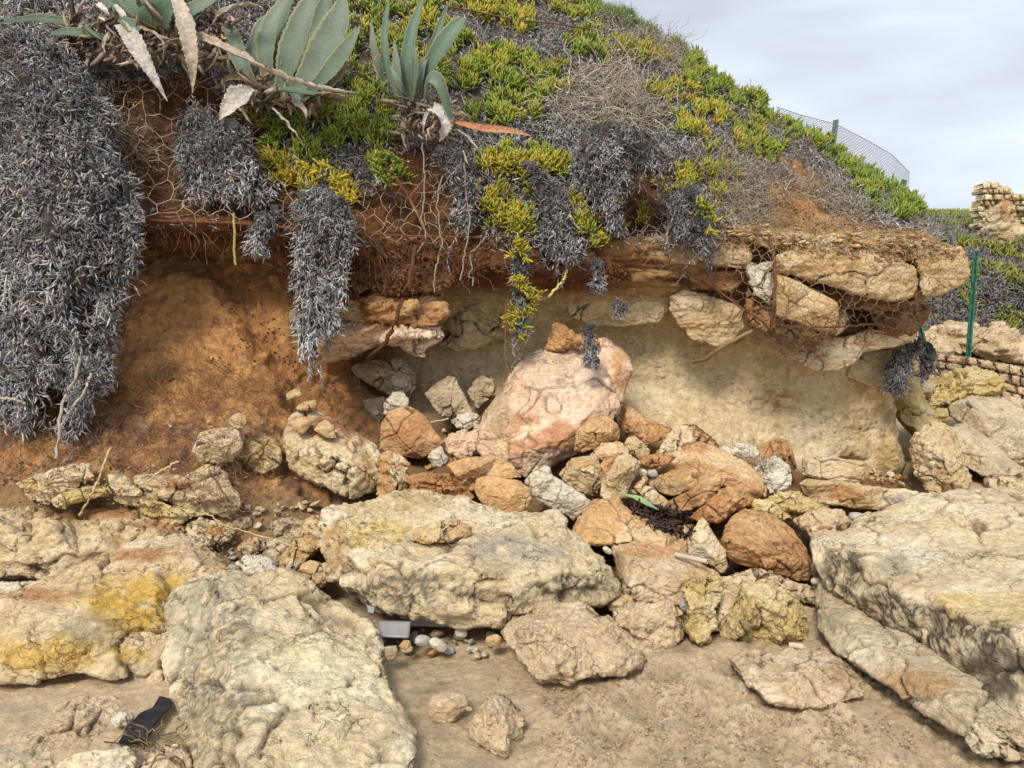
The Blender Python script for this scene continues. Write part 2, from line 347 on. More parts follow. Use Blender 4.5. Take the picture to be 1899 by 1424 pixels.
# the hill turns away behind its right-hand end, and runs on behind its crest
def shifted(a, dx, dy, dz): return a + np.array([dx, dy, dz])
S3 = np.concatenate([S3, [shifted(S3[-1], -0.25, 2.0, -0.1), shifted(S3[-1], -0.9, 8.0, -0.2)]])
crest = S3[:, -1:]
b1_ = crest + np.array([0, 1.2, -0.12]); b2_ = crest + np.array([0, 6, -0.6]); b2_[..., 2] = np.minimum(b2_[..., 2], 2.6)
b3_ = crest + np.array([0, 40, 0]); b3_[..., 2] = 2.2
S3 = np.concatenate([S3, b1_, b2_, b3_], 1)
# resample: rows, then stations, about 1.6 cm apart on the faces seen
def gsm(a, sig, ax):
    k = int(sig * 3) + 1; t = np.arange(-k, k + 1); g = np.exp(-t * t / (2 * sig * sig)); g /= g.sum()
    pad = [(0, 0)] * a.ndim; pad[ax] = (k, k); b = np.pad(a, pad, mode='reflect', reflect_type='odd')
    return np.apply_along_axis(lambda m: np.convolve(m, g, 'valid'), ax, b)
rown = [22, 24, 20, 26, 36, 36, 26, 26, 16, 22, 20, 20, 24, 40, 10, 10, 12]
rt = np.concatenate([np.linspace(i, i + 1, n, endpoint=False) for i, n in enumerate(rown)] + [[S3.shape[1] - 1]])
ul = [s[9][0] for s in STN]
cnn = [max(4, int((ul[i + 1] - ul[i]) / 4.2)) for i in range(len(ul) - 1)]; cnn[0] = 16; cnn[-1] = 12; cnn += [24, 12]
ct = np.concatenate([np.linspace(i, i + 1, n, endpoint=False) for i, n in enumerate(cnn)] + [[S3.shape[0] - 1]])
G = np.stack([[np.interp(rt, np.arange(S3.shape[1]), S3[s, :, k]) for k in range(3)] for s in range(S3.shape[0])])   # s,3,R
G = np.stack([[np.interp(ct, np.arange(S3.shape[0]), G[:, k, r]) for r in range(len(rt))] for k in range(3)], -1)     # R,C,3
G = gsm(G, 3.0, 0); G = gsm(G, 9.0, 1)
nR, nC = G.shape[:2]
cv = G.reshape(-1, 3); cq = grid_faces(nR, nC)
RT = np.repeat(rt, nC); CT = np.tile(ct, nR)
nrm = smooth_normals(cv, cq)
if nrm[(RT > 4.5) & (RT < 5.5)][:, 1].mean() > 0: nrm = -nrm; cq = cq[:, ::-1]
cu0, cv0 = project(cv)
wall = sstep(3.9, 4.3, RT) * sstep(8.2, 7.6, RT) * sstep(690, 800, cu0)
lip = sstep(7.3, 7.8, RT) * sstep(9.6, 9.0, RT)
hill = sstep(8.8, 9.5, RT)
slope = sstep(2.0, 3.0, RT) * sstep(8, 7.5, RT) * sstep(760, 640, cu0)
low = sstep(740, 800, cv0 + 25 * perlin(cv * 3)) * slope
rightrock = sstep(1080, 1240, cu0)
q = cv * np.array([1, 1, 1])
nbx = lambda q: fbm(q * 5 + 1, 2)
disp = 0.06 * fbm(q * 1.7, 3) * (1 - 0.6 * wall) + 0.012 * fbm(q * 8, 4)
disp += wall * (0.035 * fbm(q * np.array([2.5, 2.5, 1.5]) + 3, 4) + 0.007 * ridged(q * np.array([9, 9, 5]), 3))
pits = sstep(0.30, 0.05, worley(q * np.array([26, 26, 20]))[0]) * sstep(0.0, 0.3, fbm(q * 2.3 + 50, 3) + 0.25 * sstep(700, 800, cv0)); disp -= wall * pits * 0.018
endw = wall * sstep(1500, 1640, cu0)
disp += endw * (0.10 * fbm(q * np.array([4, 4, 1.6]) + 8, 4))
strat = fbm(q * np.array([2.2, 2.2, 16]), 4, 0.6)
disp += (lip * (0.25 + rightrock) + 0.5 * wall * sstep(600, 540, cv0)) * 0.07 * np.clip(strat * 2.2, -0.5, 0.5)
disp += slope * (0.02 * fbm(q * np.array([7, 3, 3]), 3)) + low * (0.07 * fbm(q * 5, 4, 0.65) + 0.03 * ridged(q * 14, 3))
groove = np.exp(-((cu0 - (455 + (cv0 - 560) * 0.62)) / 34) ** 2) * sstep(430, 500, cv0) * sstep(930, 800, cv0)
disp -= slope * groove * (0.10 + 0.05 * perlin(q * 9))
nbc = lambda q: fbm(q * 9 + 4, 3)
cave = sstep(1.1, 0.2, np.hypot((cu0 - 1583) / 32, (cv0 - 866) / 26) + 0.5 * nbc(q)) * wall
disp -= cave * 0.14
disp += (0.25 + slope + wall * 0.6) * (0.012 * facet(q * np.array([11, 11, 16])) + 0.006 * facet(q * 26 + 3))
disp += slope * 0.012 * facet(q * np.array([5, 5, 7]) + 0.3 * perlin(q * 6)[:, None])
disp += hill * (0.085 * fbm(q * 4.5, 3))
rz = np.zeros(len(cv))
for pz in ('205,165 330,150 400,165 545,335 555,405 250,400 240,335 215,240', '650,335 700,350 745,310 800,325 860,340 890,440 640,445', '1150,300 1210,305 1235,360 1235,430 1110,440 1125,380', '1450,300 1500,315 1560,370 1620,405 1560,400 1470,360'):
    rz = np.maximum(rz, in_poly(cu0 + 16 * nbx(q), cv0 + 16 * nbx(q + 9), pts(pz)).astype(float))
rz = gsm(gsm(rz.reshape(nR, nC), 2.0, 0), 2.0, 1).ravel()
disp -= rz * (0.10 + 0.07 * fbm(q * 6 + 2, 3))
disp += rz * 0.03 * ridged(q * 13, 3)
rill = ridged(q * np.array([9, 3, 4.5]) + 5, 3)
disp += slope * (0.018 * rill + 0.022 * fbm(q * 9 + 21, 4, 0.65)) * sstep(-0.3, 0.3, fbm(q * 1.7 + 8, 2) + 0.35 * sstep(560, 700, cv0))
disp *= sstep(900, 800, np.abs(cv0 - 200)) * 0.25 + 0.75
cv = cv + nrm * disp[:, None]
cq = cq if True else cq
n2_ = smooth_normals(cv, cq)
# what the ground is made of
def mixc(a, b, m): return a + (b - a) * np.clip(m, 0, 1)[:, None]
C3 = lambda *a: np.array(a)[None, :]
na = fbm(q * 2.2 + 3, 4); nb = fbm(q * 6 + 9, 4); nc_ = fbm(q * 18 + 2, 3); nd = fbm(q * np.array([3, 3, 14]) + 1, 4)
col = np.tile(C3(0.26, 0.155, 0.075), (len(cv), 1))
col = mixc(col, C3(0.54, 0.285, 0.115), slope * sstep(-0.5, 0.1, na))
darkslope = slope * sstep(0.02, 0.25, nb * 0.8 + nc_ * 0.5 + groove * 0.45 + 0.20 * sstep(600, 760, cv0) - 0.06)
col = mixc(col, C3(0.22, 0.10, 0.045), darkslope * 0.5)
col = col * (1 + slope * (0.35 * fbm(q * np.array([26, 26, 40]), 3)))[:, None]
col = mixc(col, C3(0.22, 0.115, 0.075), low * sstep(-0.15, 0.2, nb))
col = mixc(col, C3(0.45, 0.33, 0.18), low * sstep(0.12, 0.3, nc_ + 0.3 * na) * 0.8)
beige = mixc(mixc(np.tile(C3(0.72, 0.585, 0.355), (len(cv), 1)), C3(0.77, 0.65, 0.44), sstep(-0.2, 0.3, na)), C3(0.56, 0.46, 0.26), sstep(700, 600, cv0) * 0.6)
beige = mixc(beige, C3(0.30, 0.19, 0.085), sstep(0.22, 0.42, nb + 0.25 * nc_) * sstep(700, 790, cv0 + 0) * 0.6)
beige = mixc(beige, C3(0.28, 0.16, 0.07), np.exp(-((cu0 - 1445) / 40) ** 2 - ((cv0 - 745) / 24) ** 2) * sstep(-0.2, 0.2, nc_))
beige = mixc(beige, C3(0.50, 0.36, 0.15), endw * sstep(-0.25, 0.15, nb) * 0.8)
beige = mixc(beige, C3(0.25, 0.16, 0.08), pits * 0.6)
stk = sstep(0.1, 0.4, fbm(q * np.array([16, 16, 2.2]) + 12, 4)); beige = beige * (1 - 0.22 * stk[:, None]) * (1 + 0.18 * nc_[:, None])
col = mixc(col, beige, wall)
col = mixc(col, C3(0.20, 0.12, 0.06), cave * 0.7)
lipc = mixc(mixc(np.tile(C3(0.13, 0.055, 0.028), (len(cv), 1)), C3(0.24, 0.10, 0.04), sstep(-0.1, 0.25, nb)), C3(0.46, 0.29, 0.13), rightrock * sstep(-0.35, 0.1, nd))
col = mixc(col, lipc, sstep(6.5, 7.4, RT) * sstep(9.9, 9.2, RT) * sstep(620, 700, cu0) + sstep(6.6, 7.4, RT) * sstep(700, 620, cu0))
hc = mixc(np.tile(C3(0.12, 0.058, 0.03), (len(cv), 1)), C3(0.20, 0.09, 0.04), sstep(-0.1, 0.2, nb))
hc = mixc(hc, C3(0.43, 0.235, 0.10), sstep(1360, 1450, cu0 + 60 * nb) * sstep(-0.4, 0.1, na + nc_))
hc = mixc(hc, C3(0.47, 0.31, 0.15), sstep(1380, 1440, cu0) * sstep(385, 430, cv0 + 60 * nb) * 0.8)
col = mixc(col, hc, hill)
col = mixc(col, C3(0.30, 0.19, 0.10), sstep(3.2, 2.4, RT) * 0.9)
behind = sstep(14, 14.4, RT)
col = mixc(col, C3(0.10, 0.12, 0.045), behind)
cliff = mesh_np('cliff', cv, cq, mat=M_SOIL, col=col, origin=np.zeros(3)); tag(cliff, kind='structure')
CU_, CV_ = project(cv)
HILLF = cq[(RT[cq].mean(1) > 8.4) & (RT[cq].mean(1) < 15.0) & (CT[cq].mean(1) < len(STN) - 0.9)]
def face_pool(v, f):
    a, b, c, d = (v[f[:, k]] for k in range(4))
    nn = np.cross(c - a, d - b); ar = np.linalg.norm(nn, axis=1)
    return (a + b + c + d) / 4, nn / (ar[:, None] + 1e-12), ar / 2, (a, b, c, d)
# ------------------------------------------------------------------ rocks
PAL = {  # base, second colour, stain
 'pale':   ((0.60, 0.49, 0.31), (0.70, 0.60, 0.43), (0.38, 0.28, 0.16)),
 'grey':   ((0.495, 0.407, 0.275), (0.605, 0.517, 0.374), (0.308, 0.242, 0.154)),
 'beige':  ((0.572, 0.440, 0.264), (0.660, 0.550, 0.374), (0.440, 0.297, 0.143)),
 'sandy':  ((0.550, 0.424, 0.275), (0.616, 0.495, 0.341), (0.462, 0.341, 0.198)),
 'ochre':  ((0.53, 0.37, 0.19), (0.61, 0.47, 0.29), (0.36, 0.22, 0.095)),
 'yellow': ((0.528, 0.407, 0.176), (0.616, 0.506, 0.297), (0.374, 0.264, 0.088)),
 'orange': ((0.58, 0.36, 0.175), (0.66, 0.48, 0.29), (0.44, 0.22, 0.085)),
 'rust':   ((0.47, 0.255, 0.115), (0.58, 0.38, 0.20), (0.29, 0.135, 0.055)),
 'brown':  ((0.396, 0.204, 0.083), (0.484, 0.286, 0.132), (0.242, 0.110, 0.044)),
 'pink':   ((0.682, 0.484, 0.341), (0.770, 0.605, 0.462), (0.572, 0.330, 0.176)),
 'white':  ((0.60, 0.54, 0.43), (0.68, 0.63, 0.53), (0.46, 0.38, 0.27)),
 'bluish': ((0.42, 0.40, 0.38), (0.52, 0.49, 0.46), (0.30, 0.28, 0.26)),
 'umber':  ((0.220, 0.116, 0.055), (0.330, 0.198, 0.099), (0.121, 0.061, 0.033)),
}
CNT = [0]
def unit_(a): return a / np.linalg.norm(a, axis=-1, keepdims=True)
def poly_area(p):
    return 0.5 * abs(sum(p[i][0] * p[(i + 1) % len(p)][1] - p[(i + 1) % len(p)][0] * p[i][1] for i in range(len(p))))
def tri_solid(name, front, back, tris_f, tris_b, n):
    pass
def solid_mesh(outline, ridges, Y, thick, tilt, bulge, rnd, back_scale=0.82, bev=1.0):
    """closed coarse block: traced outline, a front broken by ridge points, a smaller back"""
    o = [tuple(p) for p in outline]
    uu = np.array([p[0] for p in o]); vv = np.array([p[1] for p in o]); uc, vc = uu.mean(), vv.mean()
    size = math.sqrt(poly_area(o)) / F_PX * Y
    boxy = bev < 1 and all(len(p) < 3 for p in o)
    if boxy: tilt = tilt * 0.3
    oy = np.array([p[2] if len(p) > 2 else Y + tilt * (vc - p[1]) / F_PX * Y for p in o])
    inner = []
    if ridges:
        for p in ridges: inner.append((p[0], p[1], (Y - (Y - p[2]) * (bev if boxy else 1)) if len(p) > 2 else Y - bulge * size))
    else:
        k = rnd.choice([2, 3, 4]); a0 = rnd.uniform(0, 6.28)
        for i in range(k):
            a = a0 + 6.283 * i / k + rnd.uniform(-0.35, 0.35); rr = rnd.uniform(0.25, 0.6)
            du, dv = (uu - uc), (vv - vc)
            ang = np.arctan2(dv, du); j = np.argmin(np.abs(np.angle(np.exp(1j * (ang - a)))))
            pu, pv = uc + du[j] * rr, vc + dv[j] * rr
            inner.append((pu, pv, Y - bulge * size * rnd.uniform(0.5, 1.15) + tilt * (vc - pv) / F_PX * Y))
    n = len(o)
    co = [Vector((p[0], -p[1])) for p in o] + [Vector((p[0], -p[1])) for p in inner]
    vs, _, fs, *_ = delaunay_2d_cdt(co, [], [list(range(n))], 1, 1e-4)
    if len(vs) != n + len(inner):       # crossing outline: keep only what was given
        vs = vs
    cols = np.array([[p.x, -p.y] for p in vs])
    allY = np.concatenate([oy, [p[2] for p in inner]])
    src = np.array([[p.x, -p.y] for p in co])
    Yv = np.array([allY[np.argmin(((src - c) ** 2).sum(1))] for c in cols])
    front = P(cols[:, 0], cols[:, 1], Yv)
    nf = len(front)
    # the back: the outline drawn in and pushed back, a cap behind it
    bu, bv = uc + (uu - uc) * back_scale, vc + (vv - vc) * back_scale
    bY = oy + thick * (0.75 + 0.25 * np.array([rnd.random() for _ in o]))
    ring_mid = P(uc + (uu - uc) * 0.985, vc + (vv - vc) * 0.985, oy + thick * 0.35)
    back = P(bu, bv, bY); cap = P(uc, vc, bY.mean() + thick * 0.2)[None]
    V = np.concatenate([front, ring_mid, back, cap])
    faces = [tuple(f) for f in fs]
    # outline indices in vs order
    oi = [int(np.argmin(((cols - (p[0], p[1])) ** 2).sum(1))) for p in o]
    for i in range(n):
        j = (i + 1) % n
        faces.append((oi[j], oi[i], nf + i, nf + j)); faces.append((nf + j, nf + i, nf + n + i, nf + n + j))
        faces.append((nf + n + j, nf + n + i, nf + 2 * n))
    return V, faces, size
def remeshed(V, faces, voxel, it):
    me = bpy.data.meshes.new('tmp'); me.from_pydata([tuple(x) for x in V], [], faces)
    import bmesh
    bm = bmesh.new(); bm.from_mesh(me); bmesh.ops.recalc_face_normals(bm, faces=bm.faces[:]); bm.to_mesh(me); bm.free()
    o = bpy.data.objects.new('tmp', me); COLL.objects.link(o)
    r = o.modifiers.new('r', 'REMESH'); r.mode = 'VOXEL'; r.voxel_size = voxel
    s = o.modifiers.new('s', 'SMOOTH'); s.factor = 0.5; s.iterations = it
    dg = bpy.context.evaluated_depsgraph_get(); e = o.evaluated_get(dg); m2 = e.to_mesh()
    nv = len(m2.vertices); co = np.empty(nv * 3, np.float32); m2.vertices.foreach_get('co', co)
    npoly = len(m2.polygons); lt = np.empty(npoly, np.int32); m2.polygons.foreach_get('loop_total', lt)
    li = np.empty(len(m2.loops), np.int32); m2.loops.foreach_get('vertex_index', li)
    e.to_mesh_clear(); bpy.data.objects.remove(o); bpy.data.meshes.remove(me)
    if (lt == 4).all(): return co.reshape(-1, 3).astype(float), li.reshape(-1, 4)
    stt = np.concatenate([[0], np.cumsum(lt)[:-1]]); q = []
    qi = stt[lt == 4]; ti = stt[lt == 3]
    q = np.stack([li[qi + k] for k in range(4)], 1)
    t = np.stack([li[ti], li[ti + 1], li[ti + 2], li[ti + 2]], 1)
    return co.reshape(-1, 3).astype(float), np.concatenate([q, t])
def plates(v, n, spacing, strength, rnd_seed, squash=1.0, jit=0.12):
    """break a rounded form into flat fracture faces meeting at hard edges"""
    rs = np.random.RandomState(rnd_seed); ext = np.prod(np.maximum(v.max(0) - v.min(0), spacing)) ** (2 / 3) * 3.2
    K = int(np.clip(ext / (spacing * spacing), 8, 900)); idx = rs.choice(len(v), K, replace=len(v) < K)
    sc = np.array([1, 1, squash]); S = v[idx]; nn = unit_(n[idx] + jit * rs.normal(size=(K, 3))); wt = rs.uniform(0.75, 1.3, K)
    out = v.copy(); step = max(1, 6000000 // K); wob = v + spacing * 0.12 * np.stack([perlin(v * 9 / spacing * 0.25), perlin(v * 9 / spacing * 0.25 + 7), perlin(v * 9 / spacing * 0.25 + 13)], 1)
    for a in range(0, len(v), step):
        b = wob[a:a + step]; A = b * sc; B = S * sc
        d = ((A * A).sum(1)[:, None] + (B * B).sum(1)[None] - 2 * A @ B.T) * wt[None]
        d = d + (1 - n[a:a + step] @ nn.T) * spacing * spacing * 2.5
        k = d.argmin(1); h = ((v[a:a + step] - S[k]) * nn[k]).sum(1)
        out[a:a + step] = v[a:a + step] - nn[k] * (np.clip(h, -0.2 * spacing, 0.2 * spacing) * strength)[:, None]
    return out
def weather(v, f, size, rough=1.0, strata=0.0, crack=0.3, crumble=0.0, seed=0.0, sharp=1.0):
    n = smooth_normals(v, f)
    if n[np.argmin(v[:, 1])][1] > 0: n = -n
    s = max(0.08, min(size, 0.6))
    if sharp > 0.3:
        sq = 2.6 if strata else 1.6
        if sharp >= 1: v = plates(v, n, 0.38 * s, 0.9, int(seed) * 3 + 1, sq)
        if sharp > 0.5: v = plates(v, smooth_normals(v, f) * (1 if (smooth_normals(v, f) * n).sum() > 0 else -1), max(0.03, 0.15 * s), 0.85, int(seed) * 3 + 2, sq, 0.2)
    n = smooth_normals(v, f)
    if n[np.argmin(v[:, 1])][1] > 0: n = -n
    q = v + seed * 3.7
    d = s * 0.008 * rough * fbm(q / (0.45 * s), 3) + 0.002 * rough * fbm(q * 20, 4, 0.65) * min(1, s / 0.2)
    d += 0.0035 * rough * ridged(q * 24, 2) * min(1, s / 0.25)
    fs = max(0.09, 0.42 * s)
    d += 0.05 * fs * facet(q / fs + 0.12 * perlin(q * 9)[:, None]) + rough * (0.0055 * facet(q * np.array([17, 17, 26]) + 0.2 * perlin(q * 22)[:, None]) + 0.003 * facet(q * 42)) * min(1, s / 0.2)
    if strata: d += strata * np.clip(fbm(q * np.array([3, 3, 22]), 3) * 2, -0.6, 0.6)
    if crumble:
        f1, f2 = worley(q * 22); d += crumble * (0.5 - f1)
    ck = np.zeros(len(v))
    if crack:
        qq = q * (1.15 / max(0.12, s) ** 0.6) * 1.6 + 0.25 * np.stack([perlin(q * 6), perlin(q * 6 + 9), perlin(q * 6 + 18)], 1)
        f1, f2 = worley(qq); ck = sstep(0.045, 0.0, f2 - f1) * sstep(-0.25, 0.15, perlin(q * 2.2 + 4) + 0.1)
        d -= ck * 0.028 * crack / 0.3
    return v + n * d[:, None], n, ck
def paint(v, n, ck, pal, dust=0.25, dustcol=(0.40, 0.235, 0.10), seed=0.0, stain=0.5, lichen=0.0, masks=()):
    b, s, t = (np.array(x)[None] for x in PAL[pal])
    q = v + seed * 5.1
    c = np.repeat(b, len(v), 0)
    c = mixc(c, s, sstep(-0.12, 0.28, fbm(q * 3.1, 4)))
    c = mixc(c, t, stain * sstep(0.05, 0.38, fbm(q * 4.3 + 11, 4, 0.6)))
    c = c * (1 + 0.14 * fbm(q * 16, 3))[:, None]
    if dust: c = mixc(c, np.array(dustcol)[None], dust * sstep(0.35, 0.9, n[:, 2]) * sstep(-0.15, 0.3, fbm(q * 5 + 3, 3)))
    if lichen: c = mixc(c, C3(0.10, 0.09, 0.08), lichen * sstep(0.08, 0.4, fbm(q * 9 + 31, 4, 0.65)))
    c = mixc(c, C3(0.12, 0.075, 0.04), ck * 0.85)
    if masks:
        u, w_ = project(v)
        f1_, f2_ = worley(q * 15 + 0.5 * np.stack([perlin(q * 9), perlin(q * 9 + 5), perlin(q * 9 + 9)], 1)); g1_, g2_ = worley(q * 33 + 0.5 * np.stack([perlin(q * 20), perlin(q * 20 + 5), perlin(q * 20 + 9)], 1))
        net = np.maximum(sstep(0.14, 0.02, f2_ - f1_), 0.75 * sstep(0.16, 0.02, g2_ - g1_))
        for (mu, mv, ru, rv, mc, amt, *nt_) in masks:
            m = sstep(1.15, 0.55, np.hypot((u - mu) / ru, (w_ - mv) / rv) + 0.5 * fbm(q * 7 + 2, 4)) * amt * sstep(-0.5, 0.0, fbm(q * 12 + 7, 3))
            if nt_: m = np.clip(m * (0.33 + 1.1 * net), 0, 1)
            c = mixc(c, np.array(mc)[None], m)
    return c
def rock(label, pal, Y, thick, outline, ridges='', name='rock', cat='rock', tilt=0.5, bulge=0.35, rough=1.0, strata=0.0,
         crack=0.3, crumble=0.0, dust=0.2, stain=0.5, lichen=0.0, masks=(), mat=None, vox=None, it=1, group=None, dustcol=(0.40, 0.235, 0.10), shift=0.0, sharp=1.0, flat=False):
    CNT[0] += 1; rnd = random.Random(CNT[0] * 13 + 5)
    V, F, size = solid_mesh(pts(outline), pts(ridges) if ridges else [], Y, thick, tilt, bulge, rnd, bev=0.35 if flat else 1.0)
    vx = min(vox or 1, 0.0105, max(0.0042, size / 46)) if Y < 6.2 else (vox or 0.014)
    V = V + np.array([0, shift, 0]) if not shift else V + unit_(V - np.array([0, 0, CAMZ])) * shift
    v, f = remeshed(V, F, vx, it)
    v, n, ck = weather(v, f, size, rough, strata, crack, crumble, CNT[0], (0.4 if flat else 0.6 if ridges else sharp) if it < 4 else 0.25)
    n = smooth_normals(v, f)
    if np.dot(n[np.argmin(v[:, 1])], (0, -1, 0)) < 0: n = -n; f = f[:, ::-1]
    c = paint(v, n, ck, pal, dust, dustcol, CNT[0], stain, lichen, masks)
    o = mesh_np(name, v, f, mat=mat or M_ROCK, col=c)
    return tag(o, label, cat, group)

OCH = (0.52, 0.33, 0.06); DKG = (0.13, 0.115, 0.09); RST = (0.33, 0.14, 0.05); WHT = (0.66, 0.62, 0.5); SOILC = (0.36, 0.17, 0.07); YEL = (0.56, 0.42, 0.16)
# foreground boulders
rock('huge pale grey boulder at the bottom left, dark cracked left flank', 'pale', 2.9, 0.5,
     '385,1070,3.1 430,1062,3.15 470,1072,3.15 520,1056,3.2 565,1074,3.2 610,1108,3.12 655,1140,3.02 692,1160,2.97 704,1200,2.85 708,1240,2.66 728,1280,2.55 757,1340,2.38 768,1378,2.28 762,1460,2.05 600,1520,1.95 400,1500,2.0 345,1395,2.28 330,1330,2.46 302,1240,2.78 292,1180,2.98 300,1120,3.08 340,1082,3.12',
     '432,1180,2.72 448,1300,2.36 475,1400,2.12 560,1130,2.98 600,1260,2.5 690,1300,2.42 380,1200,2.78 400,1340,2.32',
     name='boulder', cat='boulder', lichen=0.12, crumble=0.004, dust=0.05, rough=0.8, vox=0.012, masks=((400, 1180, 80, 130, DKG, .6, 1), (410, 1350, 100, 120, DKG, .6, 1), (350, 1150, 50, 100, (0.36, 0.33, 0.24), .6), (640, 1165, 40, 14, (0.33, .2, .1), .8), (600, 1250, 130, 120, (0.70, .62, .42), .6)))
rock('long yellow stained boulder slanting down to the left edge', 'beige', 3.1, 0.45,
     '-60,1130,3.3 0,1105,3.35 100,1070,3.45 180,1035,3.55 260,1005,3.65 340,995,3.7 375,1015,3.68 425,1050,3.55 420,1090,3.45 340,1120,3.3 305,1200,2.98 287,1262,2.92 200,1256,2.82 130,1240,2.82 70,1266,2.78 -60,1265,2.78',
     '60,1125,3.08 150,1092,3.2 280,1052,3.38 370,1050,3.45 200,1160,2.95 100,1195,2.82 290,1110,3.15 30,1190,2.85',
     name='boulder', cat='boulder', crack=0.4, rough=1.1, masks=((250, 1120, 110, 60, OCH, .9), (90, 1210, 120, 45, OCH, .75), (170, 1170, 70, 40, (0.22, .17, .09), .6), (330, 1100, 60, 40, OCH, .6), (230, 1215, 60, 16, OCH, .7), (200, 1030, 170, 14, SOILC, .8), (60, 1100, 90, 14, SOILC, .8)), shift=-0.1)
rock('broad brown-grey boulder behind the yellow stained one at the left edge', 'beige', 3.85, 0.5,
     '-60,945,3.9 60,945,3.98 130,962,4.0 200,930,4.12 270,945,4.1 335,972,4.0 348,988,3.95 312,1012,3.85 232,1042,3.75 160,1062,3.7 110,1078,3.66 70,1072,3.66 0,1066,3.68 -60,1063,3.7',
     '0,962,3.7 90,975,3.7 190,1000,3.74 290,985,3.85 60,1020,3.66 150,1035,3.68 230,960,3.95', name='boulder', cat='boulder', strata=0.012, crack=0.4, lichen=0.25,
     masks=((170, 950, 120, 16, SOILC, .9), (310, 972, 60, 14, SOILC, .8), (200, 1040, 110, 28, (0.22, .17, .1), .5)), shift=-0.08)
rock('pale flat stone under the left boulder', 'white', 3.45, 0.2, '-40,1082 60,1080 75,1090 40,1104 -40,1112', dust=0.6)
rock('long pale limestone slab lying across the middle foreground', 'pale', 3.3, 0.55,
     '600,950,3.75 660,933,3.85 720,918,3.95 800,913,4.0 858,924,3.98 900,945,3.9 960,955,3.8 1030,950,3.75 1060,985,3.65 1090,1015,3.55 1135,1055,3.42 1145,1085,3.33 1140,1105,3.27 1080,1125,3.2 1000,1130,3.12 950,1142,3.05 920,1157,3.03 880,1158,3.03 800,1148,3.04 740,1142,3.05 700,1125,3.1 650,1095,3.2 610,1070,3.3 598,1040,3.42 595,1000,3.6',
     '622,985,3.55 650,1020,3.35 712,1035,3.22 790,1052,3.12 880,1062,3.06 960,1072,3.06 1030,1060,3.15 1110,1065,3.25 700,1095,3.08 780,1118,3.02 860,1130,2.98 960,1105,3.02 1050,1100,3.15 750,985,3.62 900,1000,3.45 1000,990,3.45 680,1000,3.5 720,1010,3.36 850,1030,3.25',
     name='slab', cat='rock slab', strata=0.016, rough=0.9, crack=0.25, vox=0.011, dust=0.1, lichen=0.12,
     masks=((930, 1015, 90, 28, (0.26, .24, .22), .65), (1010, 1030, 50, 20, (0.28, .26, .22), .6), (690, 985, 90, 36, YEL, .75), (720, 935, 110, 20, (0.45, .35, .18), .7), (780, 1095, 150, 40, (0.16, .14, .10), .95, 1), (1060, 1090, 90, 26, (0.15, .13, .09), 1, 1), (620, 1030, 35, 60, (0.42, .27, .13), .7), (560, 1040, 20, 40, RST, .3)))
rock('small ochre rock lying on top of the long pale slab', 'ochre', 3.42, 0.16, '765,990 790,975 840,964 874,978 868,993 835,1005 790,1008 766,1003', crumble=0.012, rough=1.3)
rock('rounded triangular sandy boulder in front of the long slab', 'sandy', 2.9, 0.42,
     '932,1172,2.98 948,1147,3.08 990,1130,3.13 1030,1118,3.16 1080,1120,3.14 1105,1140,3.08 1140,1155,3.02 1168,1182,2.96 1196,1217,2.88 1186,1237,2.82 1150,1250,2.77 1100,1250,2.74 1060,1266,2.7 1020,1264,2.7 998,1264,2.7 968,1222,2.8 945,1195,2.9',
     '965,1168,2.86 1012,1168,2.88 1090,1168,2.9 1150,1218,2.78 1030,1232,2.68 1000,1200,2.76', name='boulder', cat='boulder', crack=0.12, dust=0.1, crumble=0.006)
rock('sand-coated round rock half sunk right of the triangular boulder', 'sandy', 3.12, 0.3, '1142,1132 1175,1122 1200,1124 1236,1113 1264,1140 1266,1176 1250,1197 1226,1212 1205,1238 1180,1225 1165,1180 1150,1160', crack=0.1, dust=0.1, crumble=0.008)
rock('crumbly fist-sized rock above the triangular boulder', 'ochre', 3.3, 0.14, '1122,1112 1140,1104 1165,1106 1176,1122 1160,1133 1130,1130', crumble=0.012)
rock('square orange-grey block leaning on the right end of the long slab', 'sandy', 3.5, 0.4,
     '1133,1008,3.75 1178,998,3.75 1235,1015,3.7 1292,1035,3.65 1332,1064,3.55 1338,1088,3.45 1300,1100,3.4 1272,1112,3.35 1262,1122,3.35 1212,1116,3.35 1188,1121,3.35 1160,1108,3.4 1145,1058,3.55',
     '1150,1030,3.55 1170,1090,3.33 1180,1035,3.5 1280,1075,3.38 1220,1060,3.42', masks=((1200, 1020, 70, 20, (0.5, .27, .12), .8), (1300, 1070, 40, 20, (0.52, .33, .15), .6), (1148, 1060, 14, 50, (0.22, .13, .07), .7)), crack=0.15, flat=True)
rock('long orange block resting above the square orange-grey one', 'orange', 3.8, 0.4,
     '1060,990,3.85 1075,960,3.95 1100,927,4.05 1145,925,4.05 1165,945,4.0 1185,962,3.95 1235,975,3.9 1262,995,3.85 1275,1005,3.8 1272,1032,3.7 1235,1018,3.7 1178,1003,3.7 1133,1010,3.68 1110,1010,3.7 1068,1002,3.75',
     '1085,985,3.75 1130,990,3.72 1180,985,3.75 1240,1000,3.72', crack=0.2, flat=True)
rock('pointed pyramid-shaped rock with a pale front', 'beige', 3.62, 0.3, '1303,960 1318,985 1330,1003 1345,1020 1350,1052 1340,1063 1312,1043 1276,1028 1277,1000 1288,980',
     '1300,1010,3.48 1325,1035,3.5', masks=((1298, 1025, 24, 14, WHT, .8),), crack=0.15, flat=True)
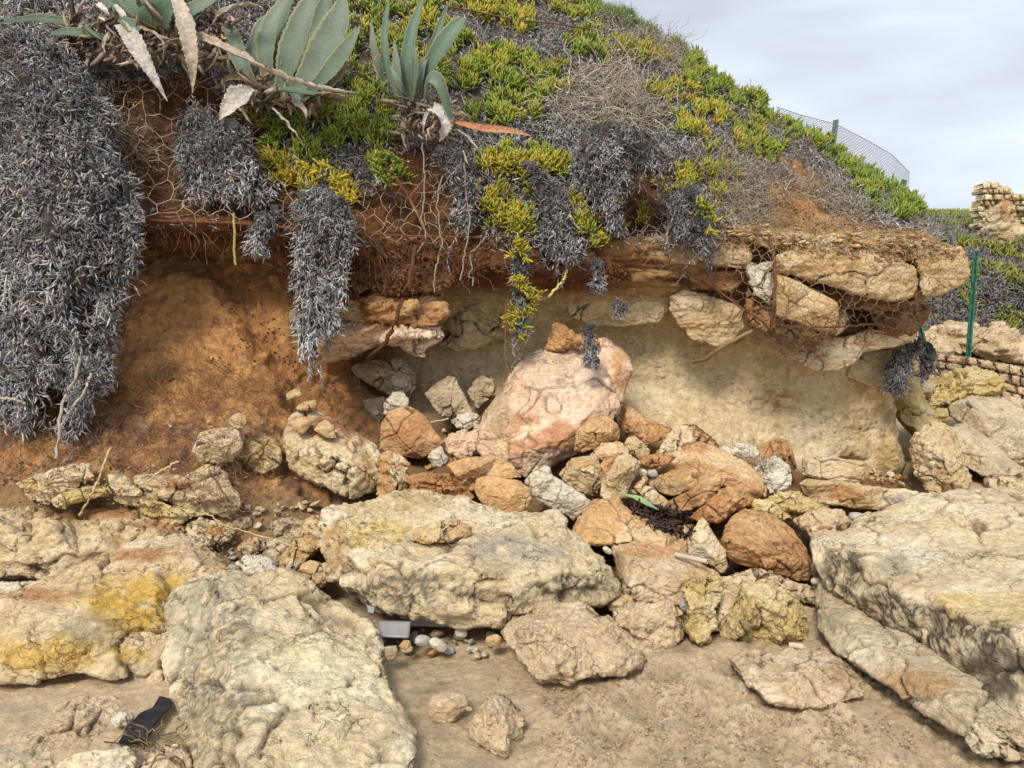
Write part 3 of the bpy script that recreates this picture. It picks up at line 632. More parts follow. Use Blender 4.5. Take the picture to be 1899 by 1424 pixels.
rock('big orange-brown angular block right of the pyramid-shaped rock', 'rust', 3.7, 0.5,
     '1342,985,3.8 1362,958,3.95 1382,944,4.0 1430,955,3.98 1468,985,3.9 1492,1012,3.8 1502,1042,3.72 1504,1078,3.62 1480,1076,3.6 1430,1062,3.6 1398,1052,3.62 1352,1042,3.65 1338,1008,3.72',
     '1348,1002,3.6 1400,1018,3.55 1450,1035,3.54 1497,1045,3.6 1400,985,3.78 1420,1050,3.52', crack=0.15, strata=0.008, masks=((1410, 985, 60, 28, (0.57, .36, .18), .7),), flat=True)
rock('porous yellowish boulder half buried in the sand', 'yellow', 3.2, 0.4,
     '1378,1086 1405,1082 1430,1090 1470,1105 1490,1130 1496,1190 1470,1202 1440,1207 1415,1200 1400,1190 1345,1192 1338,1165 1352,1137 1372,1112', '1400,1120,3.05 1450,1130,3.02 1460,1170,3.0 1380,1165,3.03',
     crumble=0.022, rough=1.4, crack=0.4, name='boulder', cat='boulder', dust=0.1, dustcol=(0.48, .37, .24))
rock('low sandy slab between the porous boulder and the big orange-brown block', 'sandy', 3.5, 0.35,
     '1332,1078 1372,1064 1412,1056 1442,1070 1490,1085 1532,1097 1530,1120 1482,1112 1430,1092 1390,1090 1350,1118 1332,1108', dust=0.4, dustcol=(.5, .38, .24))
rock('knobbly yellow pillar-shaped rock standing in the sand', 'yellow', 3.12, 0.2,
     '1270,1108 1272,1085 1288,1078 1300,1082 1312,1070 1330,1068 1338,1085 1334,1105 1322,1124 1320,1160 1312,1188 1298,1190 1285,1180 1267,1163 1278,1140 1276,1122', crumble=0.024, rough=1.3,
     masks=((1285, 1155, 22, 18, (0.16, .08, .03), .8),))
rock('slim grey rock squeezed behind the yellow pillar-shaped one', 'beige', 3.22, 0.2, '1330,1110 1345,1100 1362,1104 1362,1130 1348,1155 1338,1168 1322,1170 1326,1130')
rock('low flat rock half drowned in the sand at the lower right', 'sandy', 2.85, 0.35,
     '1352,1222,2.99 1375,1214,3.03 1400,1211,3.05 1470,1204,3.09 1540,1201,3.12 1572,1216,3.05 1598,1250,2.9 1600,1290,2.72 1540,1310,2.66 1480,1310,2.64 1432,1305,2.63 1395,1275,2.72',
     '1385,1222,2.92 1415,1265,2.73 1445,1285,2.65 1480,1240,2.82 1540,1240,2.85 1560,1280,2.72', crack=0.1, dust=0.4, dustcol=(0.47, .35, .23), rough=0.8, masks=((1560, 1250, 40, 30, (0.3, .2, .1), .5),), shift=-0.13)
rock('smooth rounded tan stone on the open sand', 'sandy', 2.55, 0.14, '794,1302 806,1288 832,1282 862,1287 867,1306 852,1330 822,1344 800,1335 792,1318', crack=0, rough=0.5, it=6, name='stone', cat='stone')
rock('cracked pointed rock standing in the sand at the bottom centre', 'sandy', 2.42, 0.22,
     '900,1300 916,1289 942,1306 976,1340 966,1352 972,1368 962,1392 948,1416 922,1412 886,1392 870,1362 872,1340 890,1322', '912,1320,2.34 940,1355,2.33 900,1375,2.33 935,1395,2.28', crack=0.3, rough=1.2)
rock('tiny pebble between the two rocks on the open sand', 'sandy', 2.47, 0.03, '864,1313 872,1310 877,1316 872,1321 865,1320', crack=0, name='pebble', cat='pebble')
rock('low sand-draped rock at the bottom left corner', 'sandy', 2.55, 0.4,
     '-60,1375,2.6 0,1362,2.66 60,1340,2.72 110,1305,2.8 150,1285,2.86 215,1288,2.86 232,1335,2.7 220,1378,2.58 180,1400,2.5 120,1420,2.42 60,1440,2.35 -60,1450,2.3', '60,1370,2.5 150,1330,2.64 0,1400,2.42', crack=0.35, name='boulder', cat='boulder', dust=0.5, dustcol=(.47, .34, .22), masks=((20, 1400, 60, 20, (.3, .29, .2), .5),), shift=-0.2)
rock('pale rock cut by the bottom edge, left of the huge boulder', 'pale', 2.33, 0.25, '110,1420 150,1402 190,1392 235,1388 247,1405 245,1460 110,1460', crack=0.1, shift=-0.16)
rock('grey-tan rock wedged at the foot of the huge boulder', 'sandy', 2.35, 0.25, '262,1420 282,1400 310,1386 334,1378 350,1400 362,1460 262,1460', crack=0.1, shift=-0.16)
rock('small pale stone on the sand-draped rock', 'white', 2.56, 0.06, '205,1335 222,1320 242,1322 246,1334 238,1348 212,1347', crack=0, name='stone', cat='stone', shift=-0.12)
rock('smooth tan stone wedged between the two big left boulders', 'sandy', 2.8, 0.12, '272,1262 285,1246 300,1242 302,1262 290,1275 274,1276', crack=0, it=5, name='stone', cat='stone')
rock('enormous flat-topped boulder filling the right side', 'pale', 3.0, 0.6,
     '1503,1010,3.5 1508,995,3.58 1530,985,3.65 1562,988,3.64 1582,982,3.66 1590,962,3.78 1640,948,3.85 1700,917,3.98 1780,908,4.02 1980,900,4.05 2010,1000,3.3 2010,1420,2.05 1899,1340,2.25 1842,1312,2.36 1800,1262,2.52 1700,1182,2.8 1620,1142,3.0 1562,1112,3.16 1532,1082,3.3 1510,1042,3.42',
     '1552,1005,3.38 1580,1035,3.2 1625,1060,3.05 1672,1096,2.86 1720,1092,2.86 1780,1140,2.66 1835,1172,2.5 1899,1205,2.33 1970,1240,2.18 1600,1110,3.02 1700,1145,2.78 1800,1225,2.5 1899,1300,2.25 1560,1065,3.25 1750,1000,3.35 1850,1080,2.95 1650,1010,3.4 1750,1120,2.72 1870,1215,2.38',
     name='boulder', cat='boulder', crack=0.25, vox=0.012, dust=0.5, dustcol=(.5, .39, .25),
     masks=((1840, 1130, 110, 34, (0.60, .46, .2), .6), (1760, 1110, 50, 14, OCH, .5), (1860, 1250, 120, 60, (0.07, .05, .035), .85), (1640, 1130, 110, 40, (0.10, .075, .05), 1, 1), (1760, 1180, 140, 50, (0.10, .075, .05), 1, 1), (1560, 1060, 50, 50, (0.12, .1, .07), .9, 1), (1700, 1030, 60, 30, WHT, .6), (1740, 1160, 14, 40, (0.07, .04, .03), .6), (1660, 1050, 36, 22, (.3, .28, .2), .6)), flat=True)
rock('lower ledge slab jutting beneath the enormous right boulder', 'grey', 2.75, 0.5,
     '1512,1112,3.33 1522,1085,3.42 1545,1075,3.42 1600,1100,3.22 1660,1140,3.02 1730,1190,2.78 1810,1245,2.55 1870,1300,2.38 1930,1330,2.28 1930,1400,2.15 1870,1376,2.2 1800,1368,2.26 1790,1362,2.28 1700,1308,2.46 1600,1238,2.72 1552,1205,2.88 1520,1165,3.08',
     '1530,1135,3.12 1600,1180,2.86 1700,1250,2.56 1790,1320,2.32 1860,1350,2.22', strata=0.01, crack=0.4, name='slab', cat='rock slab', masks=((1700, 1270, 90, 30, (0.40, .24, .11), .8), (1540, 1150, 30, 30, (.25, .22, .15), .5)), flat=True)
rock('rock chunk under the corner of the lower right ledge', 'grey', 2.24, 0.3, '1794,1362 1812,1335 1832,1318 1862,1330 1885,1348 1920,1368 1920,1410 1860,1402 1820,1398 1798,1385')

# rubble below the recess
G_ = 'fallen rubble'
rock('orange-brown slab standing among the rubble, left of the great pink boulder', 'rust', 4.8, 0.35,
     '704,832 708,785 722,762 738,755 762,754 790,772 806,800 824,822 806,838 780,849 742,846 712,834', '752,780,4.66 760,800,4.6 764,840,4.58 735,800,4.64 790,815,4.68', crack=0.2, stain=0.3, rough=0.6, flat=True)
rock('great pinkish boulder leaning in the middle of the recess', 'pink', 4.9, 0.6,
     '1008,642,5.18 1040,628,5.22 1085,632,5.22 1122,628,5.2 1160,655,5.12 1173,685,5.08 1160,712,5.05 1146,762,4.9 1112,800,4.82 1082,836,4.74 1040,855,4.7 1010,872,4.66 980,888,4.62 952,872,4.64 905,862,4.68 886,832,4.74 890,790,4.84 902,762,4.92 934,722,5.02 948,692,5.1 975,664,5.15',
     '925,785,4.7 975,700,4.92 1010,660,5.06 1060,720,4.86 1140,690,4.98 1100,760,4.76 960,840,4.58 1040,820,4.6 1000,760,4.74', name='boulder', cat='boulder', crack=0.15, vox=0.012, rough=1.0, stain=0.2,
     masks=((990, 810, 90, 50, (0.45, .21, .09), .75), (1060, 800, 60, 30, (0.46, .22, .09), .6), (1155, 690, 22, 50, (0.47, .26, .1), .8), (1040, 700, 70, 50, (0.62, .5, .38), .6), (925, 760, 26, 90, (.42, .31, .19), .7), (985, 795, 22, 10, (.68, .56, .36), 1), (930, 825, 14, 18, (.68, .54, .33), 1), (1030, 850, 60, 20, (.62, .48, .36), .6)), flat=True)
rock('loose brown clod of soil lying on top of the great pinkish boulder', 'brown', 5.12, 0.25, '1012,642 1022,622 1030,602 1046,606 1062,618 1090,626 1112,636 1100,646 1060,645 1030,650', crumble=0.02, crack=0, name='soil_clod', cat='soil clod', dust=0)
rock('orange-brown block propped against the lower right of the great pinkish boulder', 'rust', 4.6, 0.25, '1066,834 1070,800 1092,776 1126,772 1146,790 1148,812 1122,824 1100,832 1076,838', '1085,800,4.5 1120,800,4.48')
rock('brown wedge leaning on the pale wall right of the great pinkish boulder', 'rust', 5.05, 0.3, '1134,768 1140,745 1158,750 1200,778 1246,796 1232,812 1206,822 1194,836 1172,818 1150,790', '1170,790,4.95', stain=0.7)
rock('shaded grey-brown stone behind the largest orange slab', 'beige', 4.88, 0.25, '1216,845 1236,812 1252,792 1272,790 1288,815 1262,836 1250,848', stain=0.7)
rock('orange sliver of rock leaning on the foot of the pale wall', 'orange', 5.0, 0.2, '1268,792 1290,797 1312,812 1328,832 1300,830 1280,815')
rock('largest orange slab of the rubble heap, with a shaded underside', 'orange', 4.55, 0.5,
     '1204,888,4.62 1222,868,4.72 1250,842,4.82 1275,817,4.9 1300,822,4.92 1330,834,4.88 1376,852,4.78 1408,876,4.68 1422,902,4.58 1420,920,4.5 1385,924,4.46 1340,900,4.48 1320,886,4.48 1285,905,4.42 1250,922,4.42 1222,915,4.46 1206,905,4.52',
     '1232,884,4.5 1262,890,4.42 1300,882,4.46 1360,885,4.46 1400,905,4.42 1300,850,4.68', crack=0.2, strata=0.006, masks=((1245, 905, 40, 18, (.4, .3, .18), .8), (1290, 830, 30, 12, (.5, .22, .08), .8)), flat=True)  # first mask paints the underside's shade into the colour, second is a rust stain
rock('pale broken block at the right end of the largest orange slab', 'white', 4.7, 0.3, '1398,870 1410,856 1440,850 1462,862 1466,900 1450,912 1428,918 1420,900', strata=0.01, stain=0.3)
rock('brown slab standing against the foot of the pale wall', 'rust', 5.3, 0.2, '1406,826 1440,816 1462,815 1470,840 1478,868 1462,872 1440,858 1410,856', '1455,840,5.2')
rock('small pale stones topping the largest orange slab', 'white', 4.85, 0.12, '1336,832 1356,826 1372,824 1392,826 1408,842 1400,850 1372,846 1350,842', crumble=0.012, name='stone', cat='stone')
rock('brown prism-shaped rock leaning below the largest orange slab', 'rust', 4.25, 0.2, '1222,942 1240,930 1270,915 1302,893 1328,881 1347,890 1330,912 1304,934 1282,946 1248,948', '1280,915,4.14 1320,897,4.18', rough=0.6, crack=0.1, flat=True)
rock('dark crumbly brown rock under the prism-shaped one', 'rust', 4.15, 0.3, '1282,962 1300,945 1322,925 1352,902 1380,908 1392,922 1386,935 1356,948 1336,966 1310,970', crumble=0.02, rough=1.5, stain=1)
rock('yellow-brown flaky rock above the big orange-brown block', 'yellow', 4.3, 0.2, '1388,930 1404,926 1432,932 1450,946 1470,962 1440,964 1412,954 1394,944', stain=1, crumble=0.012)
rock('cracked yellow rock left of the two stacked slabs', 'yellow', 4.42, 0.25, '1418,926 1440,916 1470,914 1500,928 1536,944 1520,954 1496,960 1480,958 1450,944', stain=0.9, crumble=0.014, rough=1.4)
rock('pale ochre rock touching the tip of the enormous right boulder', 'beige', 4.1, 0.3, '1472,965 1500,950 1530,944 1560,948 1578,968 1574,984 1540,986 1512,1000 1496,985 1484,978', '1500,975,4.0 1545,970,4.0')
rock('small rust-faced stone in front of the pale ochre rock', 'beige', 3.95, 0.14, '1494,980 1512,974 1550,974 1552,988 1530,990 1508,1002', masks=((1530, 980, 18, 6, RST, .9),))
rock('squared pale block on top of the stacked pair by the wall', 'beige', 5.25, 0.3, '1488,852 1500,848 1550,850 1602,856 1606,872 1600,896 1560,892 1500,886 1488,880', '1497,855,5.1 1500,880,5.08 1598,870,5.12', bulge=0.2, crack=0.1, rough=0.7, flat=True)
rock('long orange-brown slab under the squared pale block', 'beige', 4.9, 0.35, '1480,898 1500,890 1560,894 1620,902 1700,912 1712,930 1690,945 1660,948 1620,944 1560,936 1512,932 1490,915', '1500,900,4.76 1600,915,4.72 1690,925,4.76', strata=0.008, masks=((1560, 912, 60, 18, (.42, .2, .07), .8), (1500, 905, 20, 14, (.4, .24, .1), .5), (1670, 925, 36, 16, (.42, .4, .35), .8)), flat=True)
rock('small beige stone touching the lower edge of the great pinkish boulder', 'orange', 4.5, 0.15, '1092,846 1104,834 1122,822 1150,819 1163,834 1162,848 1140,858 1112,852', stain=0.2)
rock('large square beige stone below the great pinkish boulder', 'beige', 4.3, 0.25, '1038,880 1046,870 1060,852 1104,844 1112,860 1118,896 1106,914 1080,918 1062,904 1046,892', '1070,868,4.2 1100,875,4.17', masks=((1080, 862, 40, 12, (.5, .27, .1), .5),))
rock('tall beige stone tilted beside the square beige one', 'beige', 4.22, 0.22, '1114,918 1116,895 1132,872 1148,846 1164,842 1186,856 1180,880 1166,900 1160,922 1138,928 1122,926', '1140,885,4.12 1160,870,4.12')
rock('narrow brown stone wedged between square and tall beige stones', 'rust', 4.35, 0.12, '1112,862 1124,850 1136,846 1142,858 1132,876 1120,892')
rock('grey-brown stone above the tall beige one', 'beige', 4.6, 0.15, '1156,826 1164,814 1178,812 1204,834 1204,846 1184,852 1164,842', stain=0.8)
rock('flat rusty stone left of the largest orange slab', 'rust', 4.5, 0.15, '1184,852 1196,844 1224,843 1252,846 1236,860 1212,866 1192,860')
rock('rough brown triangular stone above the green agave leaf', 'ochre', 4.28, 0.12, '1168,912 1176,900 1196,884 1200,890 1192,910 1184,918', stain=0.9)
rock('grey-beige stone right of the green agave leaf', 'beige', 4.25, 0.2, '1186,912 1192,904 1204,902 1224,918 1238,930 1232,944 1212,946 1196,932', stain=0.6)
rock('long pale grey slab tilted down towards the middle slab', 'white', 4.1, 0.25, '974,892 984,878 1000,873 1030,886 1062,906 1094,930 1088,944 1064,964 1052,956 1024,942 1000,926 986,916', '1000,892,3.98 1050,925,3.96', stain=0.7, crack=0.15, masks=((1040, 935, 40, 14, (.36, .33, .26), .6),), flat=True)
rock('small grey stone at the upper end of the long pale grey slab', 'white', 4.35, 0.1, '1000,872 1010,865 1020,867 1021,878 1008,882', name='stone', cat='stone', crack=0)
rock('rounded orange rock lying on the back of the long pale slab', 'orange', 4.0, 0.28, '878,905 886,888 906,882 940,888 962,892 984,908 986,925 974,944 944,960 918,954 896,934 884,918', '910,905,3.9 945,925,3.86 960,905,3.92', rough=0.6, crack=0.08, it=4, flat=True)
rock('orange-brown rock behind the rounded orange one', 'orange', 4.3, 0.3, '830,862 850,856 880,848 920,850 950,862 966,884 940,886 900,882 884,892 876,912 862,906 846,888', '880,868,4.18 850,880,4.18', stain=0.7, crack=0.1)
rock('small white angular stone below the upright orange-brown slab', 'white', 4.5, 0.12, '794,848 804,836 816,827 822,836 829,852 820,862 806,866', stain=0.2)
rock('broken pinkish rock left of the great pinkish boulder', 'pink', 4.8, 0.2, '822,818 838,806 860,798 884,802 886,824 874,842 862,852 846,850 832,838', crumble=0.016, stain=0.8)
rock('dark narrow rock under the broken pinkish one', 'brown', 4.75, 0.15, '832,846 850,852 862,856 858,868 842,866 832,858')
rock('upright grey-beige block leaning on the back wall', 'grey', 5.3, 0.25, '788,730 808,712 832,697 846,702 850,714 864,738 876,762 856,768 838,775 818,772 802,752', '815,730,5.2 840,755,5.16', bulge=0.2, rough=0.7, flat=True)
rock('rounded grey rock at the foot of the back wall', 'grey', 5.5, 0.22, '870,728 880,708 896,698 912,706 918,720 906,742 886,756 876,744', stain=0.7)
rock('pale flat rock in front of the upright grey-beige block', 'white', 5.05, 0.18, '836,782 850,770 872,762 890,772 888,786 866,796 846,792', stain=0.5)
rock('small white-grey rock left of the upright grey-beige block', 'white', 5.15, 0.18, '710,768 716,745 728,728 744,726 756,736 756,752 730,760 718,770', stain=0.1)
rock('grey-green rock in the shade of the recess', 'grey', 5.4, 0.2, '672,742 690,738 712,738 718,758 704,785 690,785 678,765')
rock('large shaded grey rock below the left ledge', 'grey', 5.55, 0.3, '652,684 670,672 700,668 740,664 768,690 770,722 748,735 720,732 694,716 664,698', '700,690,5.4 740,705,5.4', stain=0.8, masks=((740, 700, 30, 30, (.45, .42, .34), .5),))
rock('dark stone slab deep under the left ledge', 'grey', 5.65, 0.2, '628,690 640,680 662,700 680,730 660,740 640,715', stain=1)
rock('small reddish stone right of the upright slab foot', 'pink', 4.95, 0.12, '882,788 900,790 905,802 890,812 880,802')
rock('thin dark driftwood-like stone layer beneath the orange-brown rock', 'brown', 4.2, 0.25, '752,888 780,880 830,884 868,908 880,925 850,930 800,924 762,915', strata=0.014, stain=1)
# left slope
rock('big cracked pale boulder crusted with brown soil on the sandy slope', 'pale', 4.3, 0.45,
     '527,800,4.5 545,768,4.6 580,762,4.62 622,780,4.6 652,800,4.55 692,825,4.5 706,848,4.42 708,882,4.3 692,910,4.22 652,925,4.18 620,910,4.2 572,890,4.26 540,870,4.32 530,832,4.4',
     '550,830,4.3 600,845,4.2 660,870,4.12 640,820,4.32 590,800,4.4', name='boulder', cat='boulder', crumble=0.012, crack=0.6, rough=1.2, masks=((600, 790, 90, 22, (.30, .13, .06), .95), (660, 815, 30, 16, (.33, .16, .07), .8), (680, 870, 16, 46, (.48, .3, .13), .8), (560, 870, 60, 30, (.45, .35, .16), .6)))
rock('round golden stone sitting on the left of the soil-crusted boulder', 'ochre', 4.32, 0.12, '541,785 552,774 568,773 578,782 570,796 561,804 547,798', crack=0, rough=0.4, it=6, name='stone', cat='stone', stain=0.1)
rock('round golden stone sitting in the middle of the soil-crusted boulder', 'ochre', 4.28, 0.12, '582,797 590,786 604,779 618,790 624,812 610,813 598,808', crack=0, rough=0.4, it=6, name='stone', cat='stone', stain=0.1)
rock('thin golden flake on the right of the soil-crusted boulder', 'ochre', 4.28, 0.06, '645,820 652,818 658,830 656,840 648,834', crack=0, name='stone', cat='stone')
rock('angular ochre stone above the soil-crusted boulder', 'ochre', 4.6, 0.12, '531,732 545,723 556,720 561,732 548,738 534,742')
rock('small ochre stone under the angular one above the soil-crusted boulder', 'ochre', 4.55, 0.12, '548,757 562,748 586,742 584,758 560,762')
rock('orange and cream block at the right end of the soil-crusted boulder', 'orange', 4.28, 0.3, '700,846 722,836 742,845 760,860 752,876 758,896 755,914 722,920 700,915 694,895 706,875', '720,870,4.16 740,890,4.15', masks=((740, 870, 20, 40, (.66, .55, .36), .8),), crumble=0.01)
rock('knobbly grey rock bulging from the red earth slope', 'pale', 4.2, 0.3, '358,832 372,808 395,797 422,797 446,808 446,832 428,848 400,858 372,852', crumble=0.02, rough=1.3, stain=0.6)
rock('rounded ochre stone above the knobbly grey rock', 'ochre', 4.3, 0.15, '424,778 440,766 454,768 459,782 450,796 432,796', crack=0, rough=0.6)
rock('yellow-green lumpy rock under a dip in the slope', 'yellow', 4.32, 0.28, '443,845 458,822 482,812 508,815 523,838 520,858 502,872 488,880 462,864', crumble=0.016, stain=0.8)
rock('crumbling white-crusted rock layer over the left boulders', 'pale', 3.98, 0.4,
     '248,885 272,880 302,888 345,890 385,868 412,880 430,905 452,930 442,946 420,958 388,950 345,942 300,932 268,918', '300,905,3.85 360,915,3.82 410,930,3.82', crumble=0.010, strata=0.03, rough=1.3, flat=True, masks=((320, 900, 50, 14, SOILC, .7),))
rock('yellow-grey slab beneath the crumbling white-crusted layer', 'yellow', 3.93, 0.35, '208,912 240,918 290,930 340,944 388,952 352,958 322,976 300,966 252,940 215,930', '280,940,3.82 330,955,3.82', strata=0.02, flat=True)
rock('small pale rounded rock at the left end of the yellow-grey slab', 'pale', 3.92, 0.15, '200,884 214,880 232,884 246,898 262,912 248,920 222,918 206,902', crumble=0.01)
rock('flaky cream slab poking out of the roots at the left', 'pale', 3.95, 0.35, '30,896 60,886 88,876 130,868 166,865 170,885 140,905 112,925 84,936 58,920', '80,900,3.82 130,885,3.84', crumble=0.006, strata=0.028, flat=True, masks=((70, 900, 40, 16, OCH, .5),))
rock('elongated yellow stone under the flaky cream slab', 'yellow', 3.88, 0.2, '112,924 130,912 160,905 200,902 208,914 180,922 150,930 126,936')
rock('small round yellow stone under the flaky cream slab', 'yellow', 3.85, 0.1, '96,930 108,918 120,922 124,936 110,942', crack=0)
rock('orange and cream knobbly rock beside the dead roots', 'pale', 3.85, 0.2, '342,990 352,972 370,962 398,968 436,985 428,1000 398,1010 370,1012 350,1006', crumble=0.018, masks=((400, 985, 26, 14, (.5, .28, .1), .8),))
rock('flat grey rock with deep grooves left of the pale slab', 'grey', 4.0, 0.22, '470,985 500,970 535,964 566,968 560,988 540,998 505,1003 482,998', strata=0.016, stain=0.6)
rock('small buried grey rock at the edge of the orange soil', 'grey', 3.98, 0.15, '412,975 440,962 464,960 466,975 448,985 430,986', dust=0.5)
rock('upright ochre rock at the left tip of the long pale slab', 'ochre', 3.88, 0.2, '560,985 566,966 582,958 602,962 602,985 598,1002 580,998 564,994', crumble=0.012)
rock('branching pinkish rock left of the long pale slab', 'ochre', 3.72, 0.25, '520,1050 528,1030 540,1010 550,996 572,990 592,996 592,1018 572,1034 556,1048 548,1064 530,1062', crumble=0.014, masks=((545, 1050, 20, 16, WHT, .5),))
rock('brown rounded block in the gap beside the huge boulder', 'ochre', 3.48, 0.25, '552,1062 562,1046 582,1042 606,1050 608,1078 600,1088 576,1082 560,1074', stain=0.5, rough=0.7)
rock('white chalky rock above the huge boulder', 'white', 3.55, 0.2, '440,1048 452,1036 472,1030 500,1036 516,1054 496,1066 478,1076 456,1066', crumble=0.012, stain=0.3)
rock('grey-green angular rock above the white chalky one', 'beige', 3.82, 0.2, '440,1015 460,1002 478,996 482,1010 476,1026 462,1032 446,1026')
rock('shaded brown-grey rock between slope and huge boulder', 'grey', 3.85, 0.25, '480,1002 505,1004 540,1000 536,1025 520,1050 500,1040 484,1024', stain=0.6, dust=0.4)
rock('crumbly tan earth lump at the top of the huge boulder', 'ochre', 3.4, 0.15, '424,1064 440,1058 462,1066 470,1080 440,1082 426,1076', crumble=0.02)
rock('brown rock tucked behind the left tip of the long slab', 'beige', 3.75, 0.2, '600,960 612,962 632,975 638,998 618,1000 602,985', stain=0.8)

# rock layers of the overhang
rock('pinkish ledge rock jutting at the upper left of the recess', 'pink', 5.15, 0.6, '590,645 592,618 602,602 640,592 680,596 722,590 770,598 815,602 822,625 792,640 786,660 760,655 745,640 700,636 650,660 602,672',
     '620,625,5.0 680,612,4.98 740,620,4.98 790,625,5.02', crack=0.3, strata=0.014, masks=((700, 605, 60, 12, (.5, .27, .12), .6), (640, 655, 50, 14, (.4, .3, .2), .6)))
rock('rust-red layered rock above the pinkish ledge', 'rust', 5.15, 0.6, '632,575 655,552 700,538 740,548 790,545 824,555 830,580 812,602 770,600 722,592 680,598 640,594', '690,565,5.0 760,575,5.0', strata=0.03, crack=0.4, stain=0.9)
rock('grey rock plate left of the rust-red layer behind the dead plants', 'grey', 5.3, 0.4, '532,582 560,568 592,570 600,600 592,640 570,622 548,604', '565,595,5.2')
rock('thin dark red rock bed under the mat of roots', 'umber', 5.15, 0.6, '640,520 700,492 770,490 830,498 838,520 800,535 740,545 690,535 650,548', strata=0.03, crack=0.3, stain=0.8)
rock('fractured tan-grey rock mass at the back of the recess', 'beige', 5.9, 0.4, '800,640 815,600 828,560 862,530 920,518 965,530 985,565 960,600 930,625 884,645 850,650 820,645', '860,580,5.7 900,560,5.68 920,600,5.74', crack=0.8, strata=0.01, vox=0.012, masks=((900, 560, 120, 60, (.42, .35, .2), .6),))
rock('long brown bed of rock above the reddish one behind the netting', 'beige', 5.4, 0.7, '1140,462 1165,448 1240,436 1320,444 1388,452 1394,472 1386,496 1330,494 1240,487 1190,486 1150,488', '1200,465,5.25 1300,470,5.25 1370,475,5.27', strata=0.012, crack=0.15, stain=0.6, masks=((1300, 440, 90, 10, (.42, .27, .13), .7),), flat=True)
rock('reddish lower bed of rock behind the netting', 'rust', 5.5, 0.6, '1160,545 1172,510 1188,494 1240,500 1320,505 1378,500 1376,525 1355,540 1300,532 1240,524 1196,534 1180,550', '1210,512,5.36 1300,518,5.4', crack=0.15, masks=((1185, 520, 24, 20, (.55, .36, .2), .8),), flat=True)
rock('upright whitish stone leaning behind the netting post', 'white', 5.28, 0.3, '1386,500 1390,486 1402,492 1432,486 1438,505 1434,548 1424,562 1406,548 1394,530', crack=0.5, stain=0.5)
rock('brown broken stone under the upright whitish one', 'brown', 5.32, 0.4, '1386,535 1400,545 1424,560 1436,580 1440,605 1420,612 1392,600 1384,575', crumble=0.014)
rock('diagonal pinkish slab sagging inside the netting', 'ochre', 5.10, 0.4, '1438,508 1462,514 1505,536 1552,562 1557,584 1548,612 1530,618 1492,602 1460,592 1440,586', '1460,540,4.98 1520,575,4.96', bulge=0.2, crack=0.15, rough=0.7, masks=((1530, 590, 30, 20, (.45, .27, .12), .6),), flat=True)
rock('broken stones trapped under the diagonal slab', 'ochre', 5.3, 0.35, '1436,582 1470,592 1520,612 1545,615 1530,632 1480,628 1440,615', crumble=0.02, stain=0.8)
rock('knobbly stone at the tip of the diagonal slab', 'sandy', 5.35, 0.2, '1552,580 1564,572 1572,590 1564,612 1550,622 1544,612')
rock('large chipped block hanging below the rock beds', 'beige', 5.5, 0.5, '1240,572 1242,550 1262,536 1300,544 1340,556 1376,568 1380,605 1364,628 1342,643 1320,640 1280,628 1258,600', '1258,556,5.34 1310,562,5.3 1368,572,5.34 1330,625,5.34 1270,600,5.38', strata=0.012, crack=0.2, masks=((1275, 605, 36, 16, (.48, .3, .14), .6),), flat=True)
rock('thick yellow top slab of the overhang', 'ochre', 5.15, 0.9, '1440,472 1480,456 1560,462 1640,468 1698,496 1702,528 1690,552 1655,556 1600,548 1540,530 1480,512 1440,506',
     '1445,480,5.02 1500,478,5.0 1580,486,4.99 1650,494,4.99 1695,506,5.0 1460,502,5.0 1540,522,4.99 1620,542,4.99 1680,548,5.0 1560,470,5.1', strata=0.012, crack=0.3, vox=0.012, masks=((1500, 500, 60, 8, (.45, .25, .1), .6),), flat=True)
rock('dark red underside bed below the thick yellow slab', 'umber', 5.4, 0.7, '1450,515 1500,520 1560,538 1640,556 1690,556 1700,566 1640,578 1580,572 1520,556 1470,540', crack=0)
rock('rounded end block at the tip of the overhang', 'ochre', 5.25, 0.7, '1700,482 1740,468 1780,458 1794,478 1798,512 1780,528 1744,546 1716,550 1712,530 1704,505', '1730,495,5.08 1775,490,5.08 1760,520,5.1', crack=0.25, strata=0.008, flat=True)
rock('small stone pinched between the thick slab and the end block', 'beige', 5.12, 0.2, '1706,522 1718,510 1730,512 1738,532 1722,548 1710,546')
rock('dark brown block hanging in shade under the end block', 'umber', 5.5, 0.5, '1616,582 1648,560 1700,560 1722,575 1712,600 1690,622 1652,628 1626,610', '1660,590,5.38', crack=0.2)
rock('underside prow of pale rock below the netting', 'beige', 5.42, 0.8, '1418,632 1440,618 1500,618 1560,628 1610,612 1680,618 1690,628 1660,642 1600,652 1588,672 1552,688 1508,688 1452,656',
     '1525,640,5.3 1505,670,5.36 1600,632,5.34 1560,660,5.34', crack=0.15, rough=0.7, masks=((1470, 640, 50, 30, (.33, .22, .13), .8), (1570, 655, 40, 14, (.58, .5, .38), .8)), flat=True)
rock('pale wedge set below the prow at the corner', 'beige', 5.78, 0.5, '1570,698 1582,668 1594,650 1650,650 1664,690 1658,716 1610,714', '1610,680,5.66', bulge=0.15, crack=0.1, rough=0.6, flat=True)
rock('rounded stone resting on the thick yellow slab', 'beige', 5.2, 0.2, '1520,454 1526,444 1540,440 1556,450 1554,464 1536,470 1522,464', crack=0.1)
rock('long thin broken ledge above the brown rock bed', 'ochre', 5.42, 0.5, '1290,432 1330,424 1390,424 1450,432 1500,440 1504,450 1450,456 1380,450 1300,446', strata=0.02, crack=0.4)
rock('long flat flaky ledge topping the thick yellow slab', 'ochre', 5.3, 0.6, '1480,448 1540,440 1620,444 1700,452 1764,462 1760,474 1700,482 1620,476 1540,468 1484,460', strata=0.025, crack=0.4)
